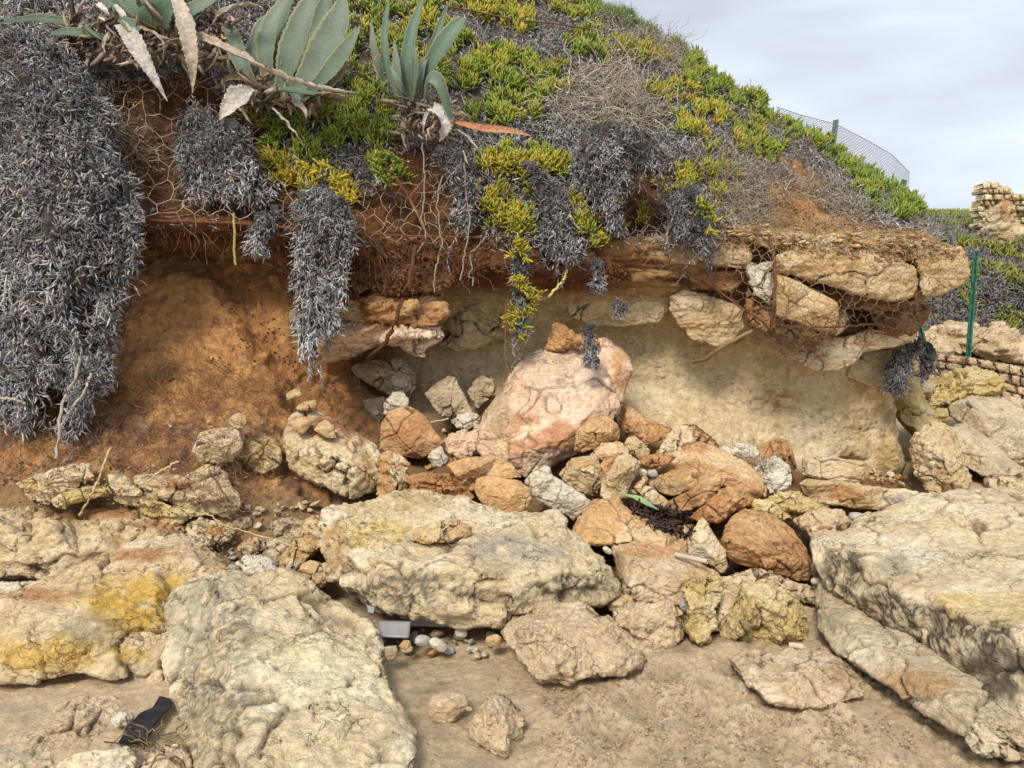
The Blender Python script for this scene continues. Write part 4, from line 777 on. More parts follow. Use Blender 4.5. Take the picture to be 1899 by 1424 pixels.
rock('pale step of rock under the reddish bed at the back of the recess', 'beige', 5.62, 0.4, '1050,552 1100,540 1170,542 1236,540 1242,572 1220,598 1150,606 1090,602 1056,585', '1100,560,5.5 1180,565,5.48 1220,560,5.5 1150,590,5.5', flat=True, crack=0.4, masks=((1150, 600, 80, 12, (.42, .36, .2), .6),))
# rocks beyond the corner
rock('pitted rock cone standing at the foot of the corner', 'beige', 5.5, 0.7, '1690,845 1694,815 1712,790 1738,785 1760,792 1775,830 1788,865 1800,898 1790,906 1750,908 1722,900 1700,880', '1720,830,5.36 1750,850,5.3 1760,890,5.28', crumble=0.03, rough=1.6, name='boulder', cat='boulder')
rock('slab with a pale flat top sliding down at the right', 'grey', 6.0, 0.6, '1755,795,6.3 1790,785,6.4 1830,812,6.3 1872,850,6.0 1903,872,5.8 1872,884,5.7 1822,882,5.75 1785,862,5.9 1768,825,6.1', '1780,805,6.1 1810,830,5.95 1850,868,5.72', masks=((1835, 830, 50, 26, (.6, .5, .34), .8),), name='slab', cat='rock slab', flat=True)
rock('massive tilted block with a sunlit top at the right edge', 'grey', 6.8, 1.0, '1758,750,7.2 1800,724,7.6 1850,735,7.4 1960,790,7.0 1960,850,6.6 1860,802,6.6 1830,826,6.5 1790,790,6.8 1762,772,7.0', '1800,748,6.9 1870,775,6.7 1840,800,6.5', masks=((1880, 755, 80, 20, (.6, .5, .34), .9),), name='boulder', cat='boulder', crack=0.3, flat=True)  # the mask paints the sunlit look of the top into the colour
rock('rounded layered block below the massive tilted one', 'grey', 6.3, 0.7, '1828,822 1850,800 1890,800 1960,820 1960,880 1895,866 1855,850 1832,835', strata=0.016, name='boulder', cat='boulder')
rock('long rough yellow ledge in front of the dry stone wall', 'yellow', 7.3, 1.0, '1690,735 1702,715 1740,705 1770,690 1802,682 1846,698 1862,722 1832,728 1800,728 1762,748 1722,757 1702,748', crumble=0.04, rough=1.8, strata=0.03)
rock('squared stone block under the right-hand dead creeper', 'beige', 6.9, 0.4, '1682,660 1700,655 1712,656 1720,698 1700,696 1684,692', crack=0.3)
rock('long low stone under the squared block', 'grey', 6.8, 0.5, '1680,700 1700,698 1728,712 1735,730 1712,728 1692,714')
rock('smooth yellow hump of rock behind the corner', 'yellow', 6.4, 0.8, '1650,718 1668,705 1690,702 1704,718 1716,745 1735,770 1742,800 1700,805 1668,780 1655,750', name='boulder', cat='boulder')
rock('thin layered stone right of the yellow hump', 'yellow', 6.6, 0.4, '1716,762 1740,756 1758,762 1760,778 1735,788 1718,782', strata=0.02)
rock('low rough stone lying on the far sand at the right', 'beige', 5.6, 0.3, '1832,892 1845,884 1870,886 1900,895 1940,905 1900,910 1860,908 1838,902', crumble=0.02, tilt=2)
rock('pair of small tan stones at the foot of the pitted cone', 'beige', 5.35, 0.15, '1712,902 1728,894 1742,898 1744,915 1726,918', tilt=1, name='stone', cat='stone')
# ------------------------------------------------------------------ plants
VR = np.random.RandomState(11)
def unit(a): return a / (np.linalg.norm(a, axis=-1, keepdims=True) + 1e-9)
def leaf_geo(p, d, n, Ln, W, curl, c0, c1, prof=(0.7, 1.0, 0.85), flat=1.0):
    """many fleshy leaves at once: three-sided, tapered, bent; returns verts, quads, tris, colours"""
    m = len(p); s = unit(np.cross(d, n)); n = unit(np.cross(s, d))
    ts = (0.0, 0.35, 0.72); V = []; Cc = []
    for t, pr in zip(ts, prof):
        c = p + d * (Ln * t)[:, None] + n * (curl * Ln * t * t)[:, None]
        for a in (90, 210, 330):
            V.append(c + n * (W * pr * math.sin(R(a)) * flat)[:, None] + s * (W * pr * math.cos(R(a)))[:, None])
            Cc.append(c0 + (c1 - c0) * t ** 1.5)
    V.append(p + d * Ln[:, None] + n * (curl * Ln)[:, None]); Cc.append(c1)
    V = np.stack(V, 1); Cc = np.stack(Cc, 1); o = (np.arange(m) * 10)[:, None]
    q = []
    for r in (0, 1):
        for k in range(3):
            j = (k + 1) % 3; q.append(np.concatenate([o + r * 3 + k, o + r * 3 + j, o + r * 3 + 3 + j, o + r * 3 + 3 + k], 1))
    t_ = [np.concatenate([o + 6 + k, o + 6 + (k + 1) % 3, o + 9], 1) for k in range(3)]
    return V.reshape(-1, 3), np.concatenate(q), np.concatenate(t_), Cc.reshape(-1, 3)
def tube_geo(pl, rad, sides=3):
    """pl (m, k, 3) polylines, rad (m,) or (m, k)"""
    m, k, _ = pl.shape; rad = np.asarray(rad, float)
    if rad.ndim == 1: rad = np.repeat(rad[:, None], k, 1)
    tg = unit(np.gradient(pl, axis=1)); up = np.where(np.abs(tg[..., 2:3]) > 0.9, np.array([[[1.0, 0, 0]]]), np.array([[[0, 0, 1.0]]]))
    a = unit(np.cross(tg, up)); b = np.cross(tg, a)
    V = np.stack([pl + (a * math.cos(6.2832 * i / sides) + b * math.sin(6.2832 * i / sides)) * rad[..., None] for i in range(sides)], 2)
    o = (np.arange(m) * k * sides)[:, None, None]; r = (np.arange(k - 1) * sides)[None, :, None]; i = np.arange(sides)[None, None, :]; j = (i + 1) % sides
    q = np.stack([o + r + i, o + r + j, o + r + sides + j, o + r + sides + i], -1).reshape(-1, 4)
    return V.reshape(-1, 3), q
def wiggle(p0, p1, k, amp, sag=0.0, rs=VR):
    m = len(p0); t = np.linspace(0, 1, k)[None, :, None]
    L_ = np.linalg.norm(p1 - p0, axis=1)[:, None, None]
    w_ = np.cumsum(rs.normal(size=(m, k, 3)), 1); w_ -= w_[:, :1]; w_ = w_ - t * w_[:, -1:] * 0.5
    x = p0[:, None] * (1 - t) + p1[:, None] * t + w_ * amp * L_
    x[..., 2] -= (sag * 4 * t * (1 - t))[..., 0] * L_[..., 0]
    return x
def vary(base, m, dv=0.25, dh=0.04, rs=VR):
    c = np.array(base)[None] * (1 + dv * rs.normal(size=(m, 1))) * (1 + dh * rs.normal(size=(m, 3)))
    return np.clip(c, 0.01, 0.9)
def pool_sample(pool, w_, m):
    fc, fn, ar, (a, b, c, d) = pool
    if w_.sum() <= 0: return np.zeros((0, 3)), np.zeros((0, 3))
    i = VR.choice(len(fc), m, p=w_ / w_.sum()); s, t = VR.rand(m, 1), VR.rand(m, 1)
    return a[i] * (1 - s) * (1 - t) + b[i] * s * (1 - t) + c[i] * s * t + d[i] * (1 - s) * t, fn[i]
HP = face_pool(cv, HILLF)
if HP[1][:, 1].mean() > 0: HP = (HP[0], -HP[1], HP[2], HP[3])
HU, HV = project(HP[0])
view = unit(HP[0] - np.array([0, 0, CAMZ]))
HW = HP[2] * np.clip(-(HP[1] * view).sum(1), 0.12, 1) / (HP[0][:, 1] ** 2)
UP = np.array([[0, 0, 1.0]])

SOILZ = [pts(s) for s in ('195,150 330,140 420,150 560,330 560,430 240,430 235,330 205,230', '640,330 700,350 740,300 820,310 890,330 900,470 620,470', '1140,290 1215,300 1235,350 1240,450 1100,455 1120,380',
         '1425,330 1480,345 1560,400 1640,425 1720,430 1795,470 1700,500 1420,470 1290,470 1300,430 1400,430', '720,270 810,270 830,320 720,320', '1440,285 1500,310 1540,360 1480,350')]
GREEN = [  # polygon, clusters, yellowness, leaf length, label
 ('470,215 560,190 640,150 722,185 765,258 735,280 742,330 716,350 680,300 640,292 600,300 545,290 500,280 480,250', 250, .12, 'bright green ice plant mat spilling below the big agave'),
 ('465,285 520,295 560,300 610,325 650,345 655,370 600,355 540,340 500,345 470,320', 70, .95, 'yellowing ice plant fringe at the lower left of the green mat'),
 ('640,0 720,-10 820,-10 850,40 800,130 850,60 870,130 830,160 760,150 690,130 650,170 620,60', 170, .35, 'mixed green and yellow ice plant around the smaller agave'),
 ('812,130 850,70 930,100 1000,120 1045,130 1040,170 1000,200 985,240 940,240 900,235 850,205 820,170', 260, .45, 'broad green and yellow ice plant mat right of the smaller agave'),
 ('840,-20 985,-20 1000,40 960,85 930,60 880,50 850,20', 120, .65, 'orange-tipped ice plant at the very top centre'),
 ('1040,60 1090,50 1135,90 1125,118 1080,112 1050,105', 45, .35, 'small green ice plant cushion among the grey twigs near the top'),
 ('895,290 960,283 980,310 1000,350 985,400 1000,440 950,432 918,428 884,420 880,375 905,350', 130, .55, 'bright yellow-green ice plant hanging below the orange dead agave leaf'),
 ('945,278 1008,273 1050,300 1062,345 1040,355 1010,335 970,300', 55, .4, 'ice plant tuft draped right of the bright hanging one'),
 ('1055,368 1090,380 1112,418 1146,432 1140,455 1105,452 1062,440', 45, .6, 'small yellow ice plant clump hanging at the middle of the lip'),
 ('1200,160 1240,152 1290,195 1312,240 1330,290 1300,292 1282,270 1245,215 1212,190', 80, .55, 'yellow-tipped ice plant streak running down the middle of the slope'),
 ('1250,112 1310,105 1380,145 1420,180 1465,215 1545,275 1590,310 1560,320 1500,270 1430,240 1380,215 1300,175 1262,150', 200, .22, 'long green ice plant band along the crest'),
 ('1560,300 1625,335 1700,388 1712,412 1680,415 1640,402 1600,375 1570,335', 130, .1, 'dark green ice plant at the lower end of the crest'),
 ('1340,235 1400,235 1445,270 1440,320 1400,300 1360,290', 60, .5, 'red-tinged ice plant patch on the right of the slope'),
 ('1300,320 1335,300 1350,350 1335,420 1320,440 1305,390', 36, .6, 'drooping ice plant tuft above the bed of brown rock'),
 ('1215,325 1290,315 1300,345 1265,360 1225,365', 32, .8, 'wilting yellow ice plant sprigs left of the drooping tuft'),
 ('1145,305 1175,310 1190,350 1212,405 1190,415 1165,370 1150,335', 24, .9, 'wilting yellow ice plant trailing over dark soil'),
 ('1115,235 1160,240 1168,275 1135,285 1112,262', 16, .9, 'few orange ice plant sprigs in the middle of the dead mat'),
 ('1270,180 1330,190 1370,240 1350,260 1300,225 1278,205', 36, .5, 'reddish ice plant streak between crest and middle of the slope'),
 ('985,-20 1060,-20 1110,30 1060,50 1010,20', 60, .6, 'yellow and orange ice plant near the top of the hill'),
 ('1130,70 1190,85 1230,110 1200,130 1150,105', 30, .5, 'sparse ice plant tuft below the grassy crest'),
]
greenmask = np.zeros(len(HU), bool)
# colour of the litter under the plants
cu1, cv1 = project(cv); soil = np.zeros(len(cv), bool)
for pz in SOILZ: soil |= in_poly(cu1 + 14 * nb, cv1 + 14 * nc_, pz)
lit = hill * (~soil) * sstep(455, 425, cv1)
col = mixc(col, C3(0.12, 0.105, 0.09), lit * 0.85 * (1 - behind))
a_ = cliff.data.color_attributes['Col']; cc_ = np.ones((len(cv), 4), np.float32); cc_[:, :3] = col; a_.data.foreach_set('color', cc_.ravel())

def ice_leaves(p, n, yel, spread=0.75, size=1.0, hang=0.0):
    k = 7; m = len(p)
    p = np.repeat(p, k, 0); n = np.repeat(n, k, 0); ax = unit(0.55 * n + (0.55 - hang) * UP + 0.25 * np.repeat(VR.normal(size=(m, 3)), k, 0))
    d = unit(ax + spread * VR.normal(size=(m * k, 3)) * 0.62)
    Ln = VR.uniform(0.045, 0.095, m * k) * size; W = VR.uniform(0.0062, 0.0100, m * k) * size ** 0.5
    pn = p[::7]
    y = np.clip(np.repeat(yel - 0.24 + 0.16 * VR.normal(size=m) + 0.55 * perlin(pn * 4.5), k) + 0.12 * VR.normal(size=m * k), 0, 1.1)[:, None]
    g = vary((0.115, 0.185, 0.022), m * k, 0.2, 0.06); ye = vary((0.50, 0.40, 0.035), m * k, 0.15, 0.08)
    c0 = g + (ye - g) * np.clip(y * 0.85, 0, 1); c1 = g * 1.5 + (ye - g * 1.5) * np.clip(y * 1.2 + 0.12, 0, 1)
    orr = (VR.rand(m * k, 1) < 0.12 + 0.3 * y) * VR.rand(m * k, 1) * 0.6
    c1 = c1 + (np.array([[0.55, 0.20, 0.05]]) - c1) * orr
    return leaf_geo(p + VR.normal(size=p.shape) * 0.008, d, unit(n + UP + 0.4 * VR.normal(size=p.shape)), Ln, W, VR.normal(size=m * k) * 0.15 + 0.12, c0, c1)
for pg, cnt, yel, lab in GREEN:
    pg = pts(pg)
    m = in_poly(HU + 6 * VR.normal(size=len(HU)), HV + 6 * VR.normal(size=len(HU)), pg); greenmask |= in_poly(HU, HV, pg)
    p, n = pool_sample(HP, HW * m * np.clip(0.45 + 2.4 * perlin(HP[0] * 7), 0.02, 1.5), int(cnt * 1.8))
    hang = (HV[m].mean() > 300) * 0.15
    lump = 0.03 + 0.035 * np.clip(perlin(p * 7), 0, 1)
    v, q4, t3, c = ice_leaves(p + n * lump[:, None], n, yel, hang=hang)
    o = mesh_np('ice_plant', v, q4, t3, M_LEAF, c); tag(o, lab, 'ice plant')

def grey_leaves(p, n, down=0.7, size=1.0, tone=1.0, warm=0.0):
    m = len(p); size = np.broadcast_to(size, m); down = np.broadcast_to(down, m)[:, None]; tone = np.broadcast_to(tone, m)[:, None]
    vn = np.stack([perlin(p * 17 + k * 13.7) for k in range(3)], 1) * 1.7
    d = unit(0.35 * n - down * UP + 0.38 * VR.normal(size=(m, 3)) + 0.6 * vn); tone = tone * np.exp(0.75 * perlin(p * 8 + 3) + 0.3 * perlin(p * 2.5))[:, None]
    Ln = VR.uniform(0.018, 0.044, m) * size; W = VR.uniform(0.0036, 0.0070, m) * size
    v_ = np.exp(VR.normal(size=(m, 1)) * 0.34) * tone
    c = v_ * np.array([[0.225, 0.226, 0.24]]) * (1 + 0.04 * VR.normal(size=(m, 3)))
    br = (VR.rand(m, 1) < 0.04) * 1.0; c = c * (1 - br) + br * c * np.array([[1.5, 1.15, 0.75]])
    c = np.clip(c, 0.02, 0.55)
    return leaf_geo(p, d, unit(n + 0.8 * VR.normal(size=(m, 3))), Ln, W, VR.normal(size=m) * 0.9, c * 0.85, c * 1.15, prof=(0.55, 1.0, 0.8), flat=0.7)
# the dead mat over the hill, and its twigs
soilH = np.zeros(len(HU), bool)
for pz in SOILZ: soilH |= in_poly(HU + 10 * VR.normal(size=len(HU)), HV + 10 * VR.normal(size=len(HU)), pz)
gw = HW * np.where(soilH, 0.03, 1.0) * np.where(greenmask, 0.35, 1.0) * sstep(-60, -10, HV) * (HU > -60)
clumpy = np.clip(0.62 + 1.5 * fbm(HP[0] * 4.5, 3), 0.06, 1.6)
crest_g = sstep(0, 30, HV - (-0.0))
p, n = pool_sample(HP, gw * clumpy * np.where(HV < 455, 1, 0.02), 40000)
v, q4, t3, c = grey_leaves(p + n * (0.06 * VR.rand(len(p), 1)), n, 0.35, 1.1, 1.35)
tag(mesh_np('dead_mat', v, q4, t3, M_DRY, c), 'dense mat of dead grey trailing leaves over the whole hillside', 'dead mat', kind='stuff')
p, n = pool_sample(HP, gw * np.where(HV < 455, 1, 0.05), 6500)
d_ = unit(VR.normal(size=(len(p), 3)) + 0.3 * n - 0.3 * UP); ln = VR.uniform(0.08, 0.28, (len(p), 1))
pl = wiggle(p + n * 0.02, p + n * 0.05 + (d_ - (d_ * n).sum(1, keepdims=True) * n * 0.8) * ln, 5, 0.06)
v, q4 = tube_geo(pl, VR.uniform(0.0010, 0.0026, len(p)))
c = np.repeat(vary((0.33, 0.29, 0.25), len(p), 0.35), 15, 0)
tag(mesh_np('dry_twigs', v, q4, None, M_WOOD, c), 'thin dry twigs tangled through the dead mat', 'twigs', kind='stuff')
# pale tangles of thin dry grass
for pg, cnt, lab in (('1010,150 1120,130 1200,170 1210,230 1120,235 1040,230 1000,190', 620, 'pale tangle of bare dry stems in the middle of the slope'),
                     ('1120,60 1230,70 1280,120 1250,150 1180,120 1120,90', 600, 'straw-coloured dry stems below the grassy crest'),
                     ('1290,290 1350,270 1420,330 1440,410 1400,440 1330,440 1310,370', 900, 'sun-bleached dry grass hanging at the right above the rock bed'),
                     ('1480,330 1560,360 1620,400 1600,425 1540,400 1490,370', 500, 'thin dry grass over the orange soil at the right'),
                     ('205,230 245,240 260,300 250,320 225,290', 160, 'pale hairy root tuft at the edge of the wire netting')):
    m = in_poly(HU, HV, pts(pg)); p, n = pool_sample(HP, HW * m, cnt)
    d_ = unit(VR.normal(size=(len(p), 3)) * np.array([[1, 0.5, 0.7]]) - 0.35 * UP + 0.2 * n)
    pt = 'tangle' in lab
    pl = wiggle(p + n * 0.03, p + n * 0.07 + d_ * VR.uniform(0.12 if pt else 0.08, 0.42 if pt else 0.26, (len(p), 1)), 6, 0.09 if pt else 0.07)
    v, q4 = tube_geo(pl, VR.uniform(0.0011, 0.0022, len(p)) * (1.35 if pt else 1))
    tag(mesh_np('dry_grass', v, q4, None, M_WOOD, np.repeat(vary((0.55, 0.48, 0.37) if 'tangle' in lab else (0.42, 0.35, 0.25), len(p), 0.25), 18, 0)), lab, 'dry grass')
# fresh grass along the crest
m = in_poly(HU, HV, pts('1040,-40 1110,-40 1150,0 1270,70 1280,95 1200,60 1120,35 1070,20')) ; p, n = pool_sample(HP, HW * m, 3600)
m2 = in_poly(HU, HV, pts('1500,260 1560,285 1640,330 1720,390 1735,410 1690,400 1600,345')); p2, n2b = pool_sample(HP, HW * m2, 1200)
p = np.concatenate([p, p2]); n = np.concatenate([n, n2b])
pl = wiggle(p, p + unit(UP + 0.5 * VR.normal(size=p.shape)) * VR.uniform(0.04, 0.11, (len(p), 1)), 4, 0.08)
v, q4 = tube_geo(pl, np.stack([np.full(len(p), x) for x in (0.003, 0.0035, 0.002, 0.0006)], 1))
tag(mesh_np('crest_grass', v, q4, None, M_LEAF, np.repeat(vary((0.20, 0.29, 0.06), len(p), 0.3, 0.1), 12, 0)), 'fresh low grass and weeds along the top of the hill', 'grass', kind='stuff')

# hanging curtains of dead ice plant: a mass of stems with leaves all over
CNT[0] = 500
def curtain(lab, outline, Y, thick, cnt, size=1.0, tone=1.0, warm=0.0, ridges='', tilt=0.15, down=0.8, stray=0.05, coreinset=None):
    CNT[0] += 1; rnd = random.Random(CNT[0])
    pg = pts(outline)
    V, F, sz = solid_mesh([(pu + (5 * rnd.uniform(-1, 1) if len(pg) > 8 else 0), pv + 7 * rnd.uniform(-1, 1)) for pu, pv in [q_[:2] for q_ in pg]], pts(ridges) if ridges else [], Y, thick, tilt, 0.25, rnd, 0.9)
    v, f = remeshed(V, F, 0.014, 3)
    n = smooth_normals(v, f)
    if np.dot(n[np.argmin(v[:, 1])], (0, -1, 0)) < 0: n = -n; f = f[:, ::-1]
    v = v + n * (0.13 * fbm(v * np.array([14, 14, 3.0]), 3, 0.65) - 0.05)[:, None]
    mn, mx_ = v.min(0), v.max(0)
    root = empty('dead_creeper', ((mn[0] + mx_[0]) / 2, (mn[1] + mx_[1]) / 2, mn[2]), lab, 'dead creeper')
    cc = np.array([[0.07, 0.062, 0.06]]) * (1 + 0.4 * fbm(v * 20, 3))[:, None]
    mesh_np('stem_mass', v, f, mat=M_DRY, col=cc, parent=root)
    pool = face_pool(v, f); fn = pool[1] * (1 if pool[1][np.argmin(pool[0][:, 1])][1] < 0 else -1)
    wv = pool[2] * np.clip(0.35 - fn[:, 1], 0.0, 1)
    cl = np.clip(0.7 + 2.4 * fbm(pool[0] * np.array([20, 20, 4.5]), 3), 0.04, 2)
    p, n = pool_sample((pool[0], fn, pool[2], pool[3]), wv * cl, int(cnt * 1.4))
    tz = np.clip((mx_[2] - p[:, 2]) / (mx_[2] - mn[2]), 0, 1); loc = 1 + 0.25 * perlin(p * 6)
    p = p + n * 0.012 + n * stray * VR.rand(len(p), 1) ** 3
    # trailing strands along the lower rim
    ns = max(5, cnt // 100); low_ = np.where((pool[0][:, 2] < mn[2] + 0.75 * (mx_[2] - mn[2])) & (fn[:, 1] < 0.3))[0]
    rim = low_[VR.randint(len(low_), size=ns)]; p0 = pool[0][rim] + fn[rim] * 0.02
    ln_ = VR.uniform(0.05, min(0.30, 0.5 * (mx_[2] - mn[2])), ns)[:, None]
    sp = wiggle(p0, p0 + (0.25 * VR.normal(size=(ns, 3)) * np.array([[1, .5, 0]]) - UP) * ln_, 6, 0.07)
    per = 16; ti = VR.rand(ns, per) * 4.99; i0 = ti.astype(int); fr = (ti - i0)[..., None]
    lp = np.take_along_axis(sp, i0[..., None], 1) * (1 - fr) + np.take_along_axis(sp, i0[..., None] + 1, 1) * fr
    lp = lp.reshape(-1, 3); lnn = unit(VR.normal(size=lp.shape) * np.array([[1, .6, .3]]) + np.array([[0, -.6, 0]]))
    a, q4, t3, c = grey_leaves(np.concatenate([p, lp]), np.concatenate([n, lnn]), np.concatenate([down * (0.45 + 0.8 * tz), np.full(len(lp), 1.3 * down)]),
                               size * np.concatenate([(0.85 + 0.4 * tz) * loc, np.full(len(lp), 1.05)]), tone * np.concatenate([(0.85 + 0.45 * tz) * loc, np.full(len(lp), 1.3)]), warm)
    mesh_np('leaves', a, q4, t3, M_DRY, c, parent=root)['kind'] = 'stuff'
    tv, tq = tube_geo(sp, VR.uniform(0.0018, 0.0038, ns)); mesh_np('trailing_stems', tv, tq, None, M_WOOD, np.repeat(vary((0.32, 0.28, 0.24), ns, 0.25), 18, 0), parent=root)['kind'] = 'stuff'
    # bare stems trailing below
    return root
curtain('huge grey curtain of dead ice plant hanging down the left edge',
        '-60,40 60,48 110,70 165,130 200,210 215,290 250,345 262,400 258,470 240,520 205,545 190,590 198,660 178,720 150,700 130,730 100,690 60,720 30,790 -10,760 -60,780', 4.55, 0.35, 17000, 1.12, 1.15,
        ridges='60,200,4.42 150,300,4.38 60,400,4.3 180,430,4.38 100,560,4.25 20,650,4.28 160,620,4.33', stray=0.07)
curtain('grey dead ice plant cushion hanging over the wire netting', '360,192 400,196 425,220 460,235 470,270 490,320 520,345 505,372 470,385 440,380 400,372 375,385 345,355 328,320 322,270 345,225', 4.92, 0.2, 3000, 0.95, 0.95, ridges='400,260,4.82 430,330,4.78')
curtain('pale grey tassel of dead ice plant hanging left of centre', '545,385 555,360 600,348 640,365 662,400 665,450 645,500 638,560 622,600 628,618 600,612 575,660 556,650 545,600 548,540 560,480 550,430', 4.78, 0.18, 3400, 1.0, 1.45, ridges='600,430,4.66 590,540,4.68', down=1.1)
curtain('narrow grey dead plants hanging below the smaller agave', '800,270 850,262 880,300 885,350 880,400 862,440 850,420 835,380 820,330', 5.02, 0.15, 1200, 0.9, 0.9)
curtain('dead grey ice plant hanging behind the yellow-green tuft', '985,300 1040,330 1065,370 1060,430 1080,470 1050,490 1020,480 1000,460 990,400', 5.02, 0.15, 1700, 0.95, 0.95)
curtain('dead grey growth over the netting at the middle right', '1075,230 1130,215 1200,240 1250,290 1240,330 1180,320 1140,380 1150,440 1125,420 1105,370 1080,350 1060,300', 5.15, 0.18, 3000, 0.9, 0.9)
curtain('blue-grey dead clump hanging over the brown rock bed', '1235,350 1280,340 1320,360 1335,400 1325,440 1310,470 1285,450 1255,450 1232,410', 5.18, 0.18, 1700, 0.95, 0.85)
curtain('thin grey dead ice plant tail left of centre', '940,470 965,462 985,475 985,520 975,570 985,610 965,630 950,600 955,550 944,510', 5.0, 0.07, 800, 0.9, 0.85, down=1.1)
curtain('slender grey tail hanging above the great pinkish boulder', '1086,592 1096,585 1106,600 1104,625 1102,655 1098,686 1092,660 1086,630', 4.78, 0.04, 330, 0.7, 0.9, down=1.5, stray=0.01)
curtain('short grey tail hanging beside the slender one', '1100,478 1112,470 1120,490 1116,520 1106,542 1098,520', 5.05, 0.05, 260, 0.7, 0.8, down=1.2, stray=0.01)
curtain('small blue-grey tuft dangling in front of the pale wall', '1138,560 1150,550 1162,562 1164,585 1150,597 1136,588', 5.08, 0.05, 260, 0.7, 0.95, down=1.2, stray=0.01)
curtain('short grey wisp hanging left of the tassel', '470,380 500,390 520,385 525,400 500,420 488,450 478,480 468,450 475,420', 4.85, 0.06, 450, 0.8, 1.1, down=1.1, stray=0.02)
curtain('tangled dead creeper hanging at the right-hand corner', '1655,650 1680,630 1710,628 1716,650 1700,660 1685,680 1670,700 1668,735 1655,720 1642,700 1648,670', 5.6, 0.15, 1000, 0.8, 0.85, down=1.0)
curtain('second dead creeper strand hanging behind the corner', '1695,632 1712,630 1722,650 1722,690 1712,700 1704,670', 5.8, 0.12, 400, 0.8, 0.85, down=1.0)
# hanging ends of the left curtain
for lab, o_, Y_, c_ in (('ragged dead ice plant end with a bare stem at the far lower left', '-30,640 40,650 75,640 110,665 118,700 95,712 70,740 58,790 30,802 20,770 -5,750 -30,760', 4.28, 1500),
                    ('ragged dead ice plant end dangling above the flaky cream slab', '130,640 165,650 200,640 215,690 205,715 180,700 178,745 160,770 150,790 120,810 112,790 125,760 110,720', 4.26, 1500),
                    ('knotted dead ice plant tail under the curtain at the left', '185,540 215,520 235,530 222,570 205,600 190,640 178,620', 4.35, 500)):
    curtain(lab, o_, Y_, 0.12, c_, 1.05, 1.35, down=1.2)
# green sprigs on the hanging tail
def sprig_line(lab, line, cnt, yel, size=0.8):
    line = np.array(pts(line)); t = VR.rand(cnt) * (len(line) - 1); i = t.astype(int); fr = (t - i)[:, None]
    c = line[i] * (1 - fr) + line[i + 1] * fr; c[:, :2] += VR.normal(size=(cnt, 2)) * 7
    p = P(c[:, 0], c[:, 1], c[:, 2] - 0.03 * VR.rand(cnt)); n = unit(np.array([[0, -1.0, 0]]) + 0.6 * VR.normal(size=(cnt, 3)))
    v, q4, t3, cc = ice_leaves(p, n, yel, size=size, spread=0.9, hang=0.45); tag(mesh_np('ice_plant', v, q4, t3, M_LEAF, cc), lab, 'ice plant')
sprig_line('long yellow ice plant strand dangling in the middle of the opening', '950,440,4.96 980,480,4.95 955,520,4.95 985,545,4.95 980,580,4.95 945,590,4.95 965,620,4.95', 46, .85)
sprig_line('yellow ice plant sprigs on the end of the blue-grey clump', '1300,380,5.1 1325,400,5.08 1318,430,5.08', 12, .6)
sprig_line('yellow leaves fringing the top of the pale grey tassel', '560,300,4.85 600,320,4.8 640,345,4.75 655,370,4.72', 26, .95, 0.7)
sprig_line('green ice plant tuft just above the pale grey tassel', '700,290,5.0 715,310,5.0 710,340,5.0', 16, .2)
# ------------------------------------------------------------------ depth of what is already built, for laying things on it
def zbuffer(names, cell=5):
    Wd, Ht = 1899 // cell + 60, 1424 // cell + 60
    zb = np.full((Ht, Wd), 99.0)
    for o in list(COLL.objects):
        if o.type != 'MESH' or not any(o.name.startswith(n) for n in names): continue
        me = o.data; co = np.empty(len(me.vertices) * 3, np.float32); me.vertices.foreach_get('co', co)
        co = co.reshape(-1, 3) + np.array(o['_o']); co = co[co[:, 1] > 1.0]
        u, v = project(co); i = ((v / cell) + 30).astype(int); j = ((u / cell) + 30).astype(int)
        k = (i >= 0) & (i < Ht) & (j >= 0) & (j < Wd)
        np.minimum.at(zb, (i[k], j[k]), co[k, 1])
    return zb
def minf(z, r):
    for _ in range(r):
        a = z.copy()
        for d in (1, -1): a = np.minimum(a, np.roll(z, d, 0)); a = np.minimum(a, np.roll(z, d, 1))
        z = a
    return z
def look(z, u, v, cell=5):
    i = np.clip((np.asarray(v) / cell + 30).astype(int), 0, z.shape[0] - 1); j = np.clip((np.asarray(u) / cell + 30).astype(int), 0, z.shape[1] - 1)
    return z[i, j]
RK = ('rock', 'boulder', 'slab', 'stone')
ZC = minf(zbuffer(('cliff', 'ground')), 1); ZR = minf(zbuffer(RK), 1); ZALL = np.minimum(ZC, ZR)

